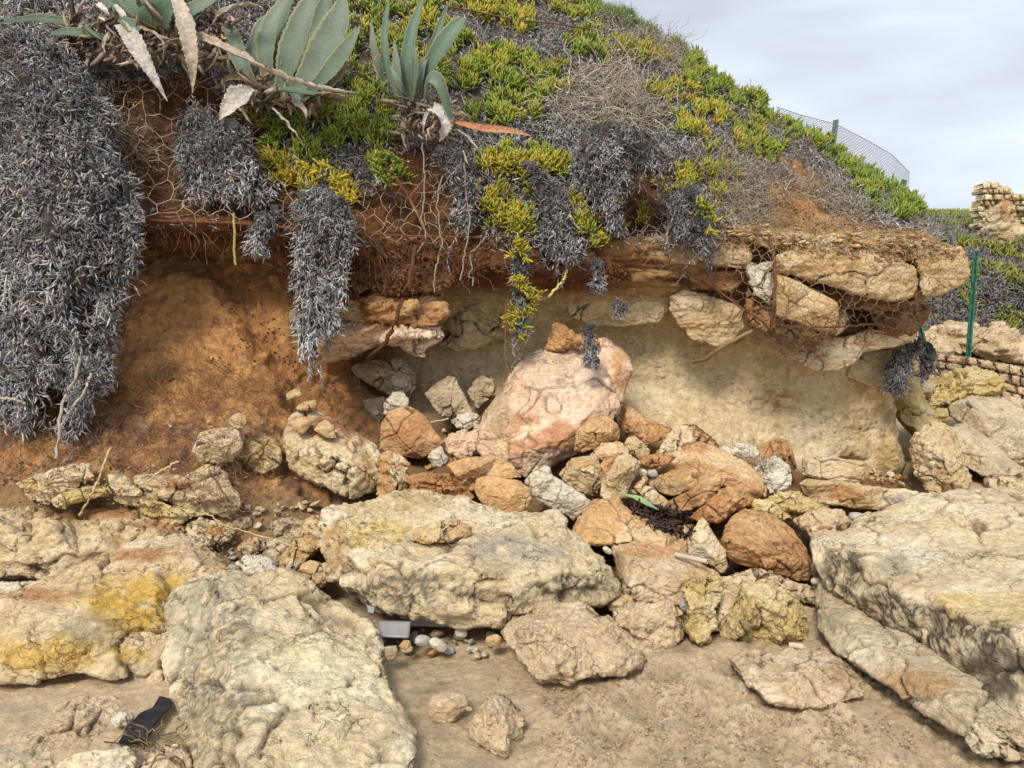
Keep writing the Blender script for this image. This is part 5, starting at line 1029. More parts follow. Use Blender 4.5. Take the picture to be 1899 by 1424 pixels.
# ------------------------------------------------------------------ small loose stones: ten shapes, copied
PROTO = {}
def proto(kind, k):
    if (kind, k) in PROTO: return PROTO[kind, k]
    rs = np.random.RandomState(k * 7 + len(kind)); import bmesh
    bm = bmesh.new(); m = 11 if kind != 'pebble' else 40
    for i in range(m):
        p = rs.normal(size=3); p /= np.linalg.norm(p); p = p * (rs.uniform(0.75, 1.05) if kind != 'pebble' else 1) * (1, 0.8, 0.55 if kind != 'flat' else 0.28)
        bm.verts.new(p)
    bmesh.ops.convex_hull(bm, input=bm.verts[:])
    for x in [x for x in bm.verts if not x.link_faces]: bm.verts.remove(x)
    bmesh.ops.triangulate(bm, faces=bm.faces[:])
    bmesh.ops.subdivide_edges(bm, edges=bm.edges[:], cuts=3, use_grid_fill=True)
    if kind == 'pebble':
        for _ in range(4): bmesh.ops.smooth_vert(bm, verts=bm.verts[:], factor=0.5, use_axis_x=True, use_axis_y=True, use_axis_z=True)
    else: bmesh.ops.smooth_vert(bm, verts=bm.verts[:], factor=0.35, use_axis_x=True, use_axis_y=True, use_axis_z=True)
    bmesh.ops.triangulate(bm, faces=bm.faces[:]); bm.verts.ensure_lookup_table()
    v = np.array([x.co[:] for x in bm.verts]); f = np.array([[x.index for x in y.verts] for y in bm.faces]); bm.free()
    if kind != 'pebble': v = v * (1 + 0.10 * fbm(v * 2.3 + k, 3) + 0.05 * facet(v * 2.2 + k))[:, None]
    PROTO[kind, k] = (v, f); return PROTO[kind, k]
SHARED = {}
def stones(lab, name, cat, grp, poly, cnt, r0, r1, pals, kind='stone', onrock=False, sink=0.25, seed=1, lift=0.0, where=None):
    rs = np.random.RandomState(seed); poly = pts(poly) if isinstance(poly, str) else poly
    us = [p[0] for p in poly]; vs = [p[1] for p in poly]; n = 0; tries = 0
    while n < cnt and tries < cnt * 60:
        tries += 1; u, v = rs.uniform(min(us), max(us)), rs.uniform(min(vs), max(vs))
        if not in_poly(np.array([u]), np.array([v]), poly)[0]: continue
        zc, zr = float(look(ZC, u, v)), float(look(ZR, u, v))
        if not onrock and zr < zc + 0.03: continue
        Y = min(zc, zr); 
        if Y > 20: continue
        r = r0 + (r1 - r0) * rs.rand() ** 2.2; pal = pals[rs.randint(len(pals))]; k = rs.randint(5)
        key = (kind, k, pal)
        if key not in SHARED:
            pv, pf = proto(kind, k); q = pv * 0.03
            c = paint(q, smooth_normals(pv, pf), np.zeros(len(pv)), pal, 0.0, seed=k, stain=0.5)
            o = mesh_np(name, q, None, pf, M_ROCK, c, origin=np.zeros(3)); SHARED[key] = o.data
            bpy.data.objects.remove(o)
        o = bpy.data.objects.new(name, SHARED[key]); COLL.objects.link(o)
        s = r / 0.03; c = P(u, v, Y - 0.2 * r)
        o.location = (c[0], c[1], c[2] + r * (0.45 - sink) + lift); o.scale = (s, s * rs.uniform(0.8, 1.2), s * rs.uniform(0.8, 1.2))
        o.rotation_euler = (rs.normal() * (0.35 if kind != 'flat' else 0.12), rs.normal() * (0.35 if kind != 'flat' else 0.12), rs.uniform(0, 6.28))
        tag(o, lab, cat, grp); n += 1
stones('small broken stone filling a gap of the orange rubble heap', 'stone', 'stone', 'small stones in the rubble heap',
       '690,850 760,780 900,800 1000,880 1140,860 1250,860 1420,930 1560,960 1510,1060 1340,1080 1100,1000 1000,960 860,925 700,930', 120, 0.02, 0.055, ['orange', 'beige', 'rust', 'ochre', 'beige', 'white'], seed=3)
stones('small stone of the debris strewn at the foot of the pale wall', 'stone', 'stone', 'small stones along the wall foot',
       '1300,870 1480,850 1700,885 1700,950 1500,960 1420,930', 40, 0.015, 0.045, ['beige', 'ochre', 'white', 'rust'], seed=4)
stones('small stone sticking out of the orange earth slope', 'stone', 'stone', 'small stones in the earth slope',
       '180,740 300,690 420,650 520,700 640,780 700,830 560,930 440,960 300,870 60,890 40,820', 70, 0.006, 0.026, ['ochre', 'pale', 'yellow', 'white', 'ochre'], seed=5, sink=0.45)
stones('stone fragment wedged between the boulders at the left', 'stone', 'stone', 'stone fragments between the left boulders',
       '330,985 460,940 600,930 640,1000 600,1090 520,1080 430,1075', 30, 0.012, 0.045, ['grey', 'ochre', 'pale', 'beige'], seed=6)
stones('thin broken flake of stone bedded along the top of the overhang', 'stone', 'stone', 'flat stones along the overhang top',
       '1290,425 1420,420 1560,425 1660,435 1760,455 1770,475 1690,480 1560,458 1440,458 1290,440', 120, 0.02, 0.065, ['ochre', 'beige', 'ochre', 'orange', 'beige'], kind='flat', onrock=True, seed=7, sink=0.1)
stones('pebble lying in the hollow under the long slab', 'pebble', 'pebble', 'pebbles in the hollow',
       '712,1180 790,1165 930,1165 935,1215 850,1222 720,1225', 34, 0.012, 0.034, ['bluish', 'grey', 'white', 'sandy', 'bluish', 'rust'], kind='pebble', seed=8, sink=0.1)
stones('grey beach pebble caught between the boulders above the huge one', 'pebble', 'pebble', 'pebbles above the huge boulder',
       '425,1000 500,1000 500,1035 440,1070 420,1066', 7, 0.012, 0.024, ['bluish', 'grey'], kind='pebble', seed=9, sink=0.1)
stones('tiny stone or shell bit lying on the open sand', 'pebble', 'pebble', 'bits on the sand',
       '740,1260 900,1250 1180,1270 1340,1200 1500,1300 1700,1400 1500,1424 800,1424', 26, 0.003, 0.009, ['sandy', 'ochre', 'grey', 'rust'], kind='pebble', seed=10, sink=0.3)
stones('small stone among the boulders beyond the corner', 'stone', 'stone', 'small stones beyond the corner',
       '1690,880 1760,900 1899,880 1899,910 1760,925 1690,910', 16, 0.015, 0.04, ['beige', 'grey', 'sandy'], seed=12)

def single(lab, name, cat, pal, u, v, r, kind='pebble', k=0, Y=None, rot=(0, 0, 0), sc=(1, 1, 1)):
    pv, pf = proto(kind, k); Y = Y if Y else float(look(ZALL, u, v)) - 0.2 * r
    c0 = P(u, v, Y); q = pv * r * np.array(sc)
    q = q @ np.array(Matrix.Rotation(rot[2], 3, 'Z') @ Matrix.Rotation(rot[1], 3, 'Y')).T + c0
    n = smooth_normals(q, pf); return tag(mesh_np(name, q, None, pf, M_ROCK, paint(q, n, np.zeros(len(q)), pal, 0, seed=k)), lab, cat)
single('speckled grey cobble in the hollow under the long slab', 'cobble', 'stone', 'bluish', 784, 1188, 0.04, Y=3.0, sc=(1, 1, 1.25))
single('smooth pale oval cobble right of the speckled one in the hollow', 'cobble', 'stone', 'white', 812, 1195, 0.042, Y=2.97, rot=(0, 0.5, 0), sc=(1.1, 1, 1.1))
single('round white pebble at the back of the hollow', 'cobble', 'stone', 'white', 856, 1172, 0.032, Y=3.1, k=1, sc=(1, 1, 1.4))
single('brown cobble at the right side of the hollow', 'cobble', 'stone', 'ochre', 916, 1188, 0.036, k=2, Y=2.98, sc=(1, 1, 1.5))
single('tall wedge of stone at the left mouth of the hollow', 'stone', 'stone', 'grey', 722, 1208, 0.05, 'stone', 3, Y=2.86, sc=(.7, .7, 2))
single('square tan stone under the plastic tray', 'stone', 'stone', 'ochre', 752, 1195, 0.034, 'stone', 1, Y=2.95, sc=(1, 1, 1.25))
single('blue-grey pebble wedged at the top of the huge boulder', 'pebble', 'pebble', 'bluish', 431, 1052, 0.024, Y=3.3, sc=(1, 1, 1.25))
single('white cobble beside the flat rusty stone', 'cobble', 'stone', 'white', 1191, 877, 0.033, Y=4.35, sc=(1, 1, 1.5))
single('square grey-pink cobble beneath the largest orange slab', 'cobble', 'stone', 'bluish', 1211, 878, 0.036, Y=4.35, k=1, sc=(1, 1, 1.25))
single('smooth pale pebble left of the square orange-grey block', 'pebble', 'pebble', 'white', 1126, 1020, 0.03, Y=3.6, rot=(0, 0.6, 0))
single('pale grey cobble at the edge of the enormous right boulder', 'cobble', 'stone', 'bluish', 1588, 958, 0.05, Y=4.0)
single('white pebbles tucked below the big orange-brown block', 'pebble', 'pebble', 'white', 1515, 1078, 0.035, Y=3.45, sc=(1, 1, 1))
single('blue-grey cobble left of the yellow pillar-shaped rock', 'cobble', 'stone', 'bluish', 1268, 1122, 0.03, Y=3.2, sc=(.8, 1, 2))

# ------------------------------------------------------------------ agaves
def agave_leaf(root, name, path, W, col0, col1, hint=(0, -1, 0.35), teeth=0.085, thick=0.012, gutter=0.22, twist=0.0, mat=None, prof=None, crinkle=0.0, margin=None):
    path = np.array(pts(path)); Pw = P(path[:, 0], path[:, 1], path[:, 2]); K = 44
    tt = np.linspace(0, 1, K); s_ = np.linspace(0, 1, len(Pw))
    c = np.stack([np.interp(tt, s_, Pw[:, k]) for k in range(3)], 1)
    for _ in range(24): c[1:-1] = 0.25 * c[:-2] + 0.5 * c[1:-1] + 0.25 * c[2:]
    tg = unit(np.gradient(c, axis=0)); h = np.array(hint, float)[None]
    s = unit(np.cross(tg, h)); n = unit(np.cross(s, tg)); n = n * np.sign((n * h).sum(1, keepdims=True) + 1e-9)
    if twist:
        a = (tt * twist)[:, None]; s, n = s * np.cos(a) + n * np.sin(a), n * np.cos(a) - s * np.sin(a)
    pr = prof or ((0, .58), (.12, .6), (.45, 1.0), (.7, .82), (.9, .34), (1, .02))
    w_ = np.interp(tt, [a for a, b in pr], [b for a, b in pr]) * W * (1 + teeth * (((tt * 26) % 1) - 0.5) * 2)
    X = np.linspace(-1, 1, 11); V = []
    for side in (1, -1):
        for x in X:
            hgt = gutter * W * (x * x) - (0 if side > 0 else thick * (1 - x ** 4) * (1 - tt * 0.8)[:, None])
            V.append(c + s * (x * w_)[:, None] + n * hgt * np.minimum(1, w_ / W * 1.2)[:, None])
    V = np.stack(V, 1)
    if crinkle: V = V + (crinkle * fbm(V.reshape(-1, 3) * 22, 3)).reshape(V.shape[:2])[..., None] * n[:, None]
    m = len(X); V = V.reshape(-1, 3); q = []
    ring = list(range(m)) + [m + i for i in range(m - 2, 0, -1)]
    i = np.arange(K - 1) * 2 * m
    for a in range(len(ring)):
        b = (a + 1) % len(ring); q.append(np.stack([i + ring[a], i + ring[b], i + 2 * m + ring[b], i + 2 * m + ring[a]], 1))
    q = np.concatenate(q)
    T = np.repeat(tt, 2 * m)[:, None]; Xc = np.tile(np.abs(np.concatenate([X, X])), K)[:, None]
    cc = np.array(col0)[None] * (1 - T) + np.array(col1)[None] * T
    cc = cc * (1 + 0.32 * fbm(V * np.array([7, 7, 7]), 4) + 0.16 * fbm(np.stack([np.tile(X, 2 * K).reshape(-1) * 6 if False else np.tile(np.concatenate([X, X]), K) * 7, T[:, 0] * 2.5, 0 * T[:, 0] + Pw[0, 0] * 7], 1), 3))[:, None]
    if margin is not None: cc = cc + (np.array(margin)[None] - cc) * sstep(0.82, 1.0, Xc) * 0.8
    return mesh_np(name, V, q, None, mat or M_AGAVE, cc, parent=root)
AG0, AG1, MG = (0.105, 0.15, 0.11), (0.155, 0.205, 0.165), (0.34, 0.33, 0.13)
GA0, GA1 = (0.075, 0.125, 0.085), (0.10, 0.165, 0.12)
DG, DB, DT = (0.40, 0.38, 0.36), (0.22, 0.15, 0.09), (0.34, 0.27, 0.20)
dead = dict(mat=M_DRY, teeth=0.1, gutter=0.5, crinkle=0.02, thick=0.004)
DP = ((0, .5), (.3, 1), (.6, .7), (1, .04))
def R3(u, v, Y): return P(u, v, Y)
ag = empty('agave', P(530, 178, 5.0), 'large pale grey-green agave with broad fanned leaves', 'agave')
for path, W, c0, c1, kw in (
    ('505,178,5.02 490,110,5.0 500,40,5.02 545,-20,5.08', .062, AG0, AG1, {}),
    ('520,180,4.98 535,110,4.94 560,40,4.95 595,-45,5.0', .088, AG0, AG1, {}),
    ('545,182,4.95 590,110,4.86 625,50,4.84 640,-15,4.86', .105, AG1, AG1, {}),
    ('478,175,4.98 448,120,4.96 428,60,4.98 405,8,5.05', .055, AG0, AG1, {}),
    ('560,185,4.9 605,140,4.8 640,95,4.76 668,48,4.75', .06, GA0, AG1, {}),
    ('565,188,4.92 600,165,4.84 630,130,4.82 648,112,4.82', .05, GA0, (0.35, 0.24, 0.14), {}),
    ('530,178,5.08 560,100,5.1 600,30,5.16 610,-30,5.2', .08, GA0, AG0, {}),
    ('515,176,5.06 505,90,5.1 520,20,5.16 560,-40,5.2', .07, GA0, AG0, {}),
    ('490,176,5.1 470,110,5.18 480,50,5.22 520,10,5.3', .05, GA0, AG1, {}),
    ('500,182,4.9 520,165,4.82 560,172,4.78 600,178,4.76', .045, GA0, GA0, {'hint': (0, -.6, 1)})):
    agave_leaf(ag, 'leaf', path, W, c0, c1, margin=MG, **kw)
for path, W, c0, c1, tw, pr in (
    ('350,60,4.85 420,90,4.75 480,125,4.7 540,152,4.68 600,166,4.7 665,172,4.72', .042, DT, DG, 2.6, DP),
    ('468,165,4.82 445,180,4.76 425,200,4.74 406,222,4.74', .075, DG, (0.5, 0.46, 0.4), .3, ((0, .3), (.35, 1), (.7, .6), (1, .03))),
    ('540,185,4.84 556,196,4.8 566,210,4.78 568,222,4.78', .022, DG, DT, 1, DP),
    ('470,150,4.9 430,140,4.84 410,150,4.8 420,180,4.8', .018, DB, DT, 2, DP),
    ('505,200,4.86 530,225,4.83 550,250,4.82 570,280,4.82', .012, DG, DT, 2, DP),
    ('560,180,4.82 600,172,4.76 640,178,4.76 680,176,4.8', .016, DB, DB, 1.5, DP)):
    o = agave_leaf(ag, 'dead_leaf', path, W, c0, c1, twist=tw, prof=pr, **dead)
ag2 = empty('agave', P(765, 195, 5.2), 'smaller dark agave with narrow upright leaves', 'agave')
for path, W, c0, c1, kw in (
    ('757,196,5.2 752,130,5.16 762,60,5.18 788,-15,5.25', .046, GA0, GA1, {}),
    ('772,192,5.18 790,130,5.12 825,75,5.1 860,32,5.12', .062, GA0, GA1, {'prof': ((0, .5), (.3, .7), (.65, 1), (.9, .75), (1, .1))}),
    ('763,190,5.1 768,150,5.04 770,110,5.02 770,82,5.03', .022, AG0, AG1, {'gutter': .6}),
    ('745,190,5.15 738,150,5.1 735,110,5.1 730,70,5.12', .026, AG0, AG1, {}),
    ('738,180,5.22 715,120,5.24 712,60,5.28 722,-10,5.34', .028, GA0, GA1, {}),
    ('712,150,5.2 700,120,5.18 692,80,5.18 688,35,5.22', .026, AG0, AG1, {}),
    ('768,180,5.25 795,110,5.3 815,50,5.34 832,5,5.4', .03, GA0, GA0, {}),
    ('788,180,5.1 796,138,4.98 816,150,4.92 826,180,4.92 836,218,4.94', .046, AG1, GA0, {'prof': ((0, .6), (.3, 1), (.7, .8), (1, .35)), 'hint': (-.7, -1, .6)}),
    ('776,190,5.14 776,150,5.08 782,120,5.1 800,95,5.14', .03, GA0, AG0, {}),
    ('760,180,5.1 745,165,5.02 735,145,5.0 722,118,5.02', .02, AG0, AG1, {})):
    agave_leaf(ag2, 'leaf', path, W, c0, c1, margin=(0.3, 0.28, 0.14), **kw)
agave_leaf(ag2, 'dead_leaf', '830,222,5.02 860,232,4.92 900,242,4.86 945,243,4.84 985,252,4.85', .030, (0.42, 0.17, 0.08), (0.36, 0.22, 0.13), hint=(0, -1, 0.6), mat=M_DRY, gutter=.5, thick=.004, prof=((0, .25), (.3, .8), (.6, 1), (.85, .6), (1, .03)), margin=(.2, .1, .06))['label'] = 'orange-brown dead leaf sticking out sideways'
for path, W, c0, c1 in (('800,198,5.06 788,215,5.0 784,235,4.98 790,262,4.98', .012, DG, DG), ('800,200,5.05 822,215,4.98 822,240,4.96 812,262,4.96', .07, (0.5, .48, .46), DG),
                        ('850,240,4.96 870,255,4.93 888,280,4.92 903,312,4.92', .012, DG, (0.5, .45, .4)), ('858,280,4.97 865,295,4.95 872,310,4.95', .007, DG, DT),
                        ('836,215,4.98 855,210,4.92 870,218,4.9 885,240,4.9', .014, DB, DT), ('700,100,5.14 690,115,5.08 700,140,5.06 712,160,5.06', .012, DB, DT)):
    agave_leaf(ag2, 'dead_leaf', path, W, c0, c1, twist=1.5, prof=DP, **dead)
ag0 = empty('agave', P(300, 60, 5.0), 'agave at the top left, cut by the frame, with long hanging dead leaves', 'agave')
for path, W, c0, c1 in (('285,55,5.0 270,20,4.95 235,-20,4.95 200,-80,5.0', .10, GA0, GA1), ('300,50,4.95 300,10,4.88 290,-40,4.88 280,-100,4.9', .12, GA0, GA1), ('315,55,5.0 345,25,4.95 390,0,4.95 430,-30,5.0', .05, AG0, AG1),
                        ('200,70,5.0 160,62,4.92 120,58,4.9 88,66,4.9', .032, GA0, GA0), ('190,50,5.05 130,40,5.0 60,32,4.98 -10,45,5.0', .028, (0.06, .1, .06), (0.06, .1, .06)),
                        ('330,60,5.0 355,40,4.94 372,20,4.94 385,0,4.96', .02, GA0, AG1), ('150,35,4.96 165,55,4.9 190,75,4.88', .012, GA0, GA0), ('255,60,5.05 215,20,5.02 190,-20,5.05 150,-60,5.1', .05, GA0, GA0),
                        ('225,35,4.84 240,45,4.82 252,52,4.82 262,50,4.84', .045, GA0, GA1)):
    agave_leaf(ag0, 'leaf', path, W, c0, c1, margin=(.25, .26, .14))
for path, W, c0, c1, tw in (('222,45,4.84 245,70,4.78 262,105,4.76 285,145,4.76 310,188,4.78', .058, (.45, .42, .38), DG, .5), ('322,-20,4.84 345,40,4.76 354,90,4.74 358,130,4.74 357,172,4.74', .055, (.46, .42, .36), DT, .4),
                            ('285,62,4.85 310,75,4.8 340,70,4.78 372,76,4.8', .012, DT, DB, 2), ('200,60,4.9 190,85,4.84 196,100,4.82', .01, DT, DG, 1), ('260,50,4.82 290,62,4.78 305,85,4.78 300,110,4.78', .012, DT, DG, 2),
                            ('130,35,4.96 150,15,4.92 160,-5,4.92', .02, DT, DG, 1), ('180,5,4.88 195,20,4.84 205,32,4.84', .02, (.6, .58, .56), DG, 1), ('75,72,4.95 110,80,4.9 160,82,4.88', .008, DT, DT, 1),
                            ('400,30,4.9 430,15,4.86 470,8,4.86 490,20,4.88', .03, (.3, .26, .22), DG, 2), ('215,10,4.9 230,30,4.86 235,50,4.84', .02, (.55, .5, .44), DG, .6)):
    agave_leaf(ag0, 'dead_leaf', path, W, c0, c1, twist=tw, prof=DP, **dead)

def skirt(root, u0, u1, v0, v1, Y, cnt, sz):
    p = P(VR.uniform(u0, u1, cnt), VR.uniform(v0, v1, cnt), Y + 0.1 * VR.rand(cnt)); n = unit(np.array([[0, -1, .2]]) + 0.7 * VR.normal(size=(cnt, 3)))
    a, q4, t3, c = grey_leaves(p, n, 0.4, sz * VR.uniform(.5, 1.2, cnt), 0.9); c = c * np.array([[1.25, 1.0, .75]])
    mesh_np('dead_skirt', a, q4, t3, M_DRY, c, parent=root)['kind'] = 'stuff'
skirt(ag, 430, 600, 140, 200, 4.98, 260, 3.2); skirt(ag2, 740, 840, 185, 250, 5.1, 200, 3.0); skirt(ag0, 120, 430, 20, 110, 4.98, 600, 3.4)
# ------------------------------------------------------------------ wire netting over the face, cable, roots
def blur(z, k):
    for _ in range(k): z = (z + np.roll(z, 1, 0) + np.roll(z, -1, 0) + np.roll(z, 1, 1) + np.roll(z, -1, 1)) / 5
    return z
ZB = blur(minf(np.where(ZALL > 20, 7.0, ZALL), 5), 12)
def netting(lab, poly, cell, rad, mat, jit=0.18, off=0.03, seed=1, warp=14, drop=0.03):
    poly = pts(poly); rs = np.random.RandomState(seed); us = [p[0] for p in poly]; vs = [p[1] for p in poly]
    w_, h_ = cell, cell * 1.15; E = []; nd = {}
    def node(i, j, k):
        key = (i, j, k)
        if key not in nd:
            x = min(us) + i * w_ + (w_ / 2 if j % 2 else 0); y = min(vs) + j * h_ * 0.72 + (h_ * 0.42 if k else 0)
            nd[key] = (x + rs.normal() * jit * cell * 0.5, y + rs.normal() * jit * cell * 0.5)
        return nd[key]
    for j in range(int((max(vs) - min(vs)) / (h_ * 0.72)) + 2):
        for i in range(-1, int((max(us) - min(us)) / w_) + 2):
            a, b = node(i, j, 0), node(i, j, 1); E.append((a, b))
            sh = 0 if j % 2 == 0 else 1
            E.append((b, node(i - 1 + sh, j + 1, 0))); E.append((b, node(i + sh, j + 1, 0)))
    E = np.array(E)
    def wp(e): 
        x = np.stack([e[:, 0] / 90, e[:, 1] / 90, 0 * e[:, 0] + seed], 1)
        return e + warp * np.stack([perlin(x), perlin(x + 31)], 1)
    A, B = wp(E[:, 0]), wp(E[:, 1]); mid = (A + B) / 2
    k = in_poly(mid[:, 0], mid[:, 1], poly) & (rs.rand(len(A)) > drop); A, B = A[k], B[k]
    PA = P(A[:, 0], A[:, 1], look(ZB, A[:, 0], A[:, 1]) - off); PB = P(B[:, 0], B[:, 1], look(ZB, B[:, 0], B[:, 1]) - off)
    M = (PA + PB) / 2 + rs.normal(size=PA.shape) * 0.004
    v, q = tube_geo(np.stack([PA, M, PB], 1), np.full(len(PA), rad))
    return tag(mesh_np('wire_netting', v, q, None, mat), lab, 'wire netting')
netting('coarse hexagonal wire netting bulging over the red soil at the left', '200,150 330,140 420,150 480,230 560,350 560,425 400,415 260,405 238,340 210,240', 41, 0.0031, M_WIRE_TAN, seed=2, warp=24, jit=.14, off=.05, drop=.01)
netting('crumpled rusty netting below the green mat', '650,330 740,340 820,300 880,330 900,440 780,450 650,440 640,380', 26, 0.0025, M_WIRE_TAN, seed=3, jit=.3, off=.05)
netting('fine netting over the dark soil in the middle', '1100,250 1215,290 1250,330 1300,430 1150,470 1110,420 1080,330', 22, 0.0022, M_WIRE, seed=4, jit=.35)
netting('long sheet of rusty hexagonal netting holding back the overhanging stones', '1160,440 1300,425 1440,380 1560,400 1700,430 1798,470 1795,520 1740,580 1690,620 1560,612 1440,650 1380,585 1290,525 1200,495', 20, 0.0021, M_WIRE, seed=5, jit=.2, off=0.05)
netting('wire netting folded down under the diagonal slab', '1380,560 1440,600 1560,580 1580,620 1540,650 1450,640 1400,610', 20, 0.0019, M_RUST, seed=6, jit=.5, off=0.06)
def strand(name, lab, cat, line, rad, mat, zfix=None, off=0.04, k=22, jit=0.0025, kind=None, col=None):
    ln = np.array(pts(line)); t = np.linspace(0, len(ln) - 1, k); i = np.arange(len(ln))
    u, v = np.interp(t, i, ln[:, 0]), np.interp(t, i, ln[:, 1])
    Y = np.interp(t, i, ln[:, 2]) if ln.shape[1] > 2 else look(ZB, u, v) - off
    if ln.shape[1] < 3:
        Y = np.convolve(np.pad(Y, 4, 'edge'), np.ones(9) / 9, 'valid')
    p = P(u, v, Y); p[1:-1] = 0.25 * p[:-2] + 0.5 * p[1:-1] + 0.25 * p[2:]
    p = p + VR.normal(size=p.shape) * jit
    vv, q = tube_geo(p[None], np.array([rad]), 6)
    c = np.tile(np.array([col]), (len(vv), 1)) if col else None
    return tag(mesh_np(name, vv, q, None, mat, c), lab, cat, kind=kind)
strand('steel_cable', 'rusty twisted cable along the lower edge of the netting at the left', 'cable', '252,408 330,410 400,412 480,418 560,425', 0.009, M_RUST)
strand('steel_cable', 'rusty cable sagging below the green mat', 'cable', '650,432 720,436 800,438 880,440 940,438', 0.007, M_RUST)
strand('steel_cable', 'rusty cable sloping under the brown rock beds', 'cable', '1190,492 1230,492 1290,515 1340,545 1380,575 1420,600 1450,640', 0.008, M_RUST)
strand('steel_cable', 'thin rusty cable crossing below the thick yellow slab', 'cable', '1440,602 1500,608 1560,606 1620,600 1680,618', 0.006, M_RUST)
strand('steel_cable', 'upright rusty wire rope beside the upright whitish stone', 'cable', '1428,440 1436,480 1438,520 1434,560 1430,610', 0.011, M_RUST, off=0.05)
strand('steel_cable', 'rusty cable crossing the top of the hill', 'cable', '825,12 900,25 960,38 1040,45 1100,55', 0.006, M_RUST, off=0.06)
strand('root', 'thick dark root bending down into the recess', 'root', '775,440,4.98 765,490,4.95 750,540,4.9 735,590,4.88 722,625,4.9 700,650,4.95 680,668,5.1 655,672,5.3', 0.014, M_WOOD, col=(0.10, 0.05, 0.03), jit=0.006)
strand('root', 'slanting dry root below the large chipped block', 'root', '1395,612,5.2 1360,632,5.2 1330,650,5.25 1305,668,5.35 1285,672,5.5', 0.013, M_WOOD, col=(0.26, 0.17, 0.09))
strand('root', 'rusty diagonal root over the netted soil right of the green mat', 'root', '735,330 760,370 780,410 795,440', 0.012, M_WOOD, col=(0.2, 0.1, 0.06))
strand('stem', 'pale hanging root crossing the flaky cream slab', 'root', '205,830,3.95 190,870,3.84 175,905,3.78 160,935,3.76 148,955,3.78', 0.006, M_WOOD, col=(0.5, 0.36, 0.2))
strand('stem', 'forked bare stem hanging below the left curtain', 'stem', '150,660,4.2 140,700,4.18 120,735,4.16 112,770,4.14 108,810,4.1 104,850,4.05', 0.008, M_WOOD, col=(0.38, 0.33, 0.28))
strand('stem', 'second bare stem at the lower end of the left curtain', 'stem', '168,690,4.2 158,725,4.18 135,755,4.16 118,780,4.15', 0.007, M_WOOD, col=(0.42, 0.37, 0.31))
strand('stem', 'horizontal bare stem at the left edge', 'stem', '-10,738,4.15 25,740,4.16 48,748,4.18', 0.008, M_WOOD, col=(0.42, 0.37, 0.31))
strand('stem', 'pale root lying across the crumbling white-crusted rock', 'root', '275,892,3.8 300,872,3.8 330,855,3.84', 0.006, M_WOOD, col=(0.55, 0.4, 0.22))
strand('stem', 'long straw lying across the stones left of the long slab', 'straw', '372,945,3.7 420,975,3.68 470,990,3.7 540,1012,3.66', 0.003, M_WOOD, col=(0.6, 0.45, 0.22))
strand('stem', 'yellow-green dry stalk hanging from the left netting', 'stem', '433,395,4.8 435,430,4.78 434,465,4.78 437,492,4.78', 0.008, M_WOOD, col=(0.33, 0.3, 0.1), jit=.001)
strand('stem', 'curled yellow dry leaf hanging in the middle of the opening', 'stem', '1052,500,5.0 1045,520,4.98 1030,535,4.98 1018,550,4.98', 0.009, M_WOOD, col=(0.55, 0.46, 0.16))
strand('stem', 'thin thread of root hanging before the great pinkish boulder', 'root', '938,560,4.9 937,620,4.88 936,670,4.86 945,690,4.84', 0.0025, M_WOOD, col=(0.2, 0.12, 0.07))
for lab_, ln_ in (('pale dry stem hanging left of the smaller agave trunk', '783,262,5.0 788,330,4.98 782,400,4.97 790,440,4.96 775,470,4.96'), ('pale knotted stem hanging before the netted soil', '862,300,4.98 868,360,4.97 872,420,4.95 862,470,4.95 852,520,4.95'),
                  ('pale crooked stem hanging over the thin red bed', '815,330,4.98 812,400,4.97 820,450,4.95 808,500,4.95 805,545,4.95'), ('pale dry stem curling below the lip of soil', '905,430,5.0 890,455,4.98 872,470,4.96 875,530,4.96')):
    strand('stem', lab_, 'stem', ln_, 0.005, M_WOOD, col=(0.27, 0.235, 0.20), jit=0.006)
# many fine roots on the slope and under the lip
def roots(lab, poly, cnt, l0, l1, rad, colr, down=0.6, amp=0.08, seed=1, off=0.02, name='fine_roots'):
    rs = np.random.RandomState(seed); poly = pts(poly); us = [p[0] for p in poly]; vs = [p[1] for p in poly]
    u = rs.uniform(min(us), max(us), cnt * 4); v = rs.uniform(min(vs), max(vs), cnt * 4); k = in_poly(u, v, poly); u, v = u[k][:cnt], v[k][:cnt]
    p = P(u, v, look(ZALL, u, v) - off); d = unit(rs.normal(size=p.shape) * np.array([[1, .25, .8]]) - down * UP)
    pl = wiggle(p, p + d * rs.uniform(l0, l1, (len(p), 1)), 7, amp, rs=rs)
    vv, q = tube_geo(pl, rad * rs.uniform(0.6, 1.4, len(p)))
    return tag(mesh_np(name, vv, q, None, M_WOOD, np.repeat(vary(colr, len(p), 0.35, 0.06, rs), 21, 0)), lab, 'roots', kind='stuff')
roots('fine brown roots matted over the lower earth slope', '40,700 230,690 420,670 530,720 500,850 430,960 300,880 180,860 40,900 0,840 0,780', 1700, 0.04, 0.16, 0.0012, (0.27, 0.15, 0.08), 0.1, 0.12, 2)
roots('fine roots hanging from the lip of soil', '250,410 560,425 700,440 900,440 900,500 700,520 560,470 400,440 250,430', 420, 0.05, 0.22, 0.0013, (0.24, 0.13, 0.07), 1.6, 0.05, 3)
roots('roots trailing over the red earth behind the netting', '200,150 420,150 560,420 250,410', 200, 0.08, 0.3, 0.0013, (0.30, 0.20, 0.12), 0.4, 0.08, 4)
roots('matted roots over the red earth below the smaller agave', '650,340 720,270 830,290 890,430 900,500 820,560 760,500 650,470', 420, 0.05, 0.22, 0.0013, (0.26, 0.14, 0.075), 0.6, 0.1, 5)
roots('dry rootlets over the broken stones above the overhang', '1290,400 1440,330 1560,400 1700,430 1780,470 1600,460 1440,450 1290,440', 300, 0.04, 0.14, 0.0012, (0.36, 0.24, 0.13), 0.2, 0.1, 6)
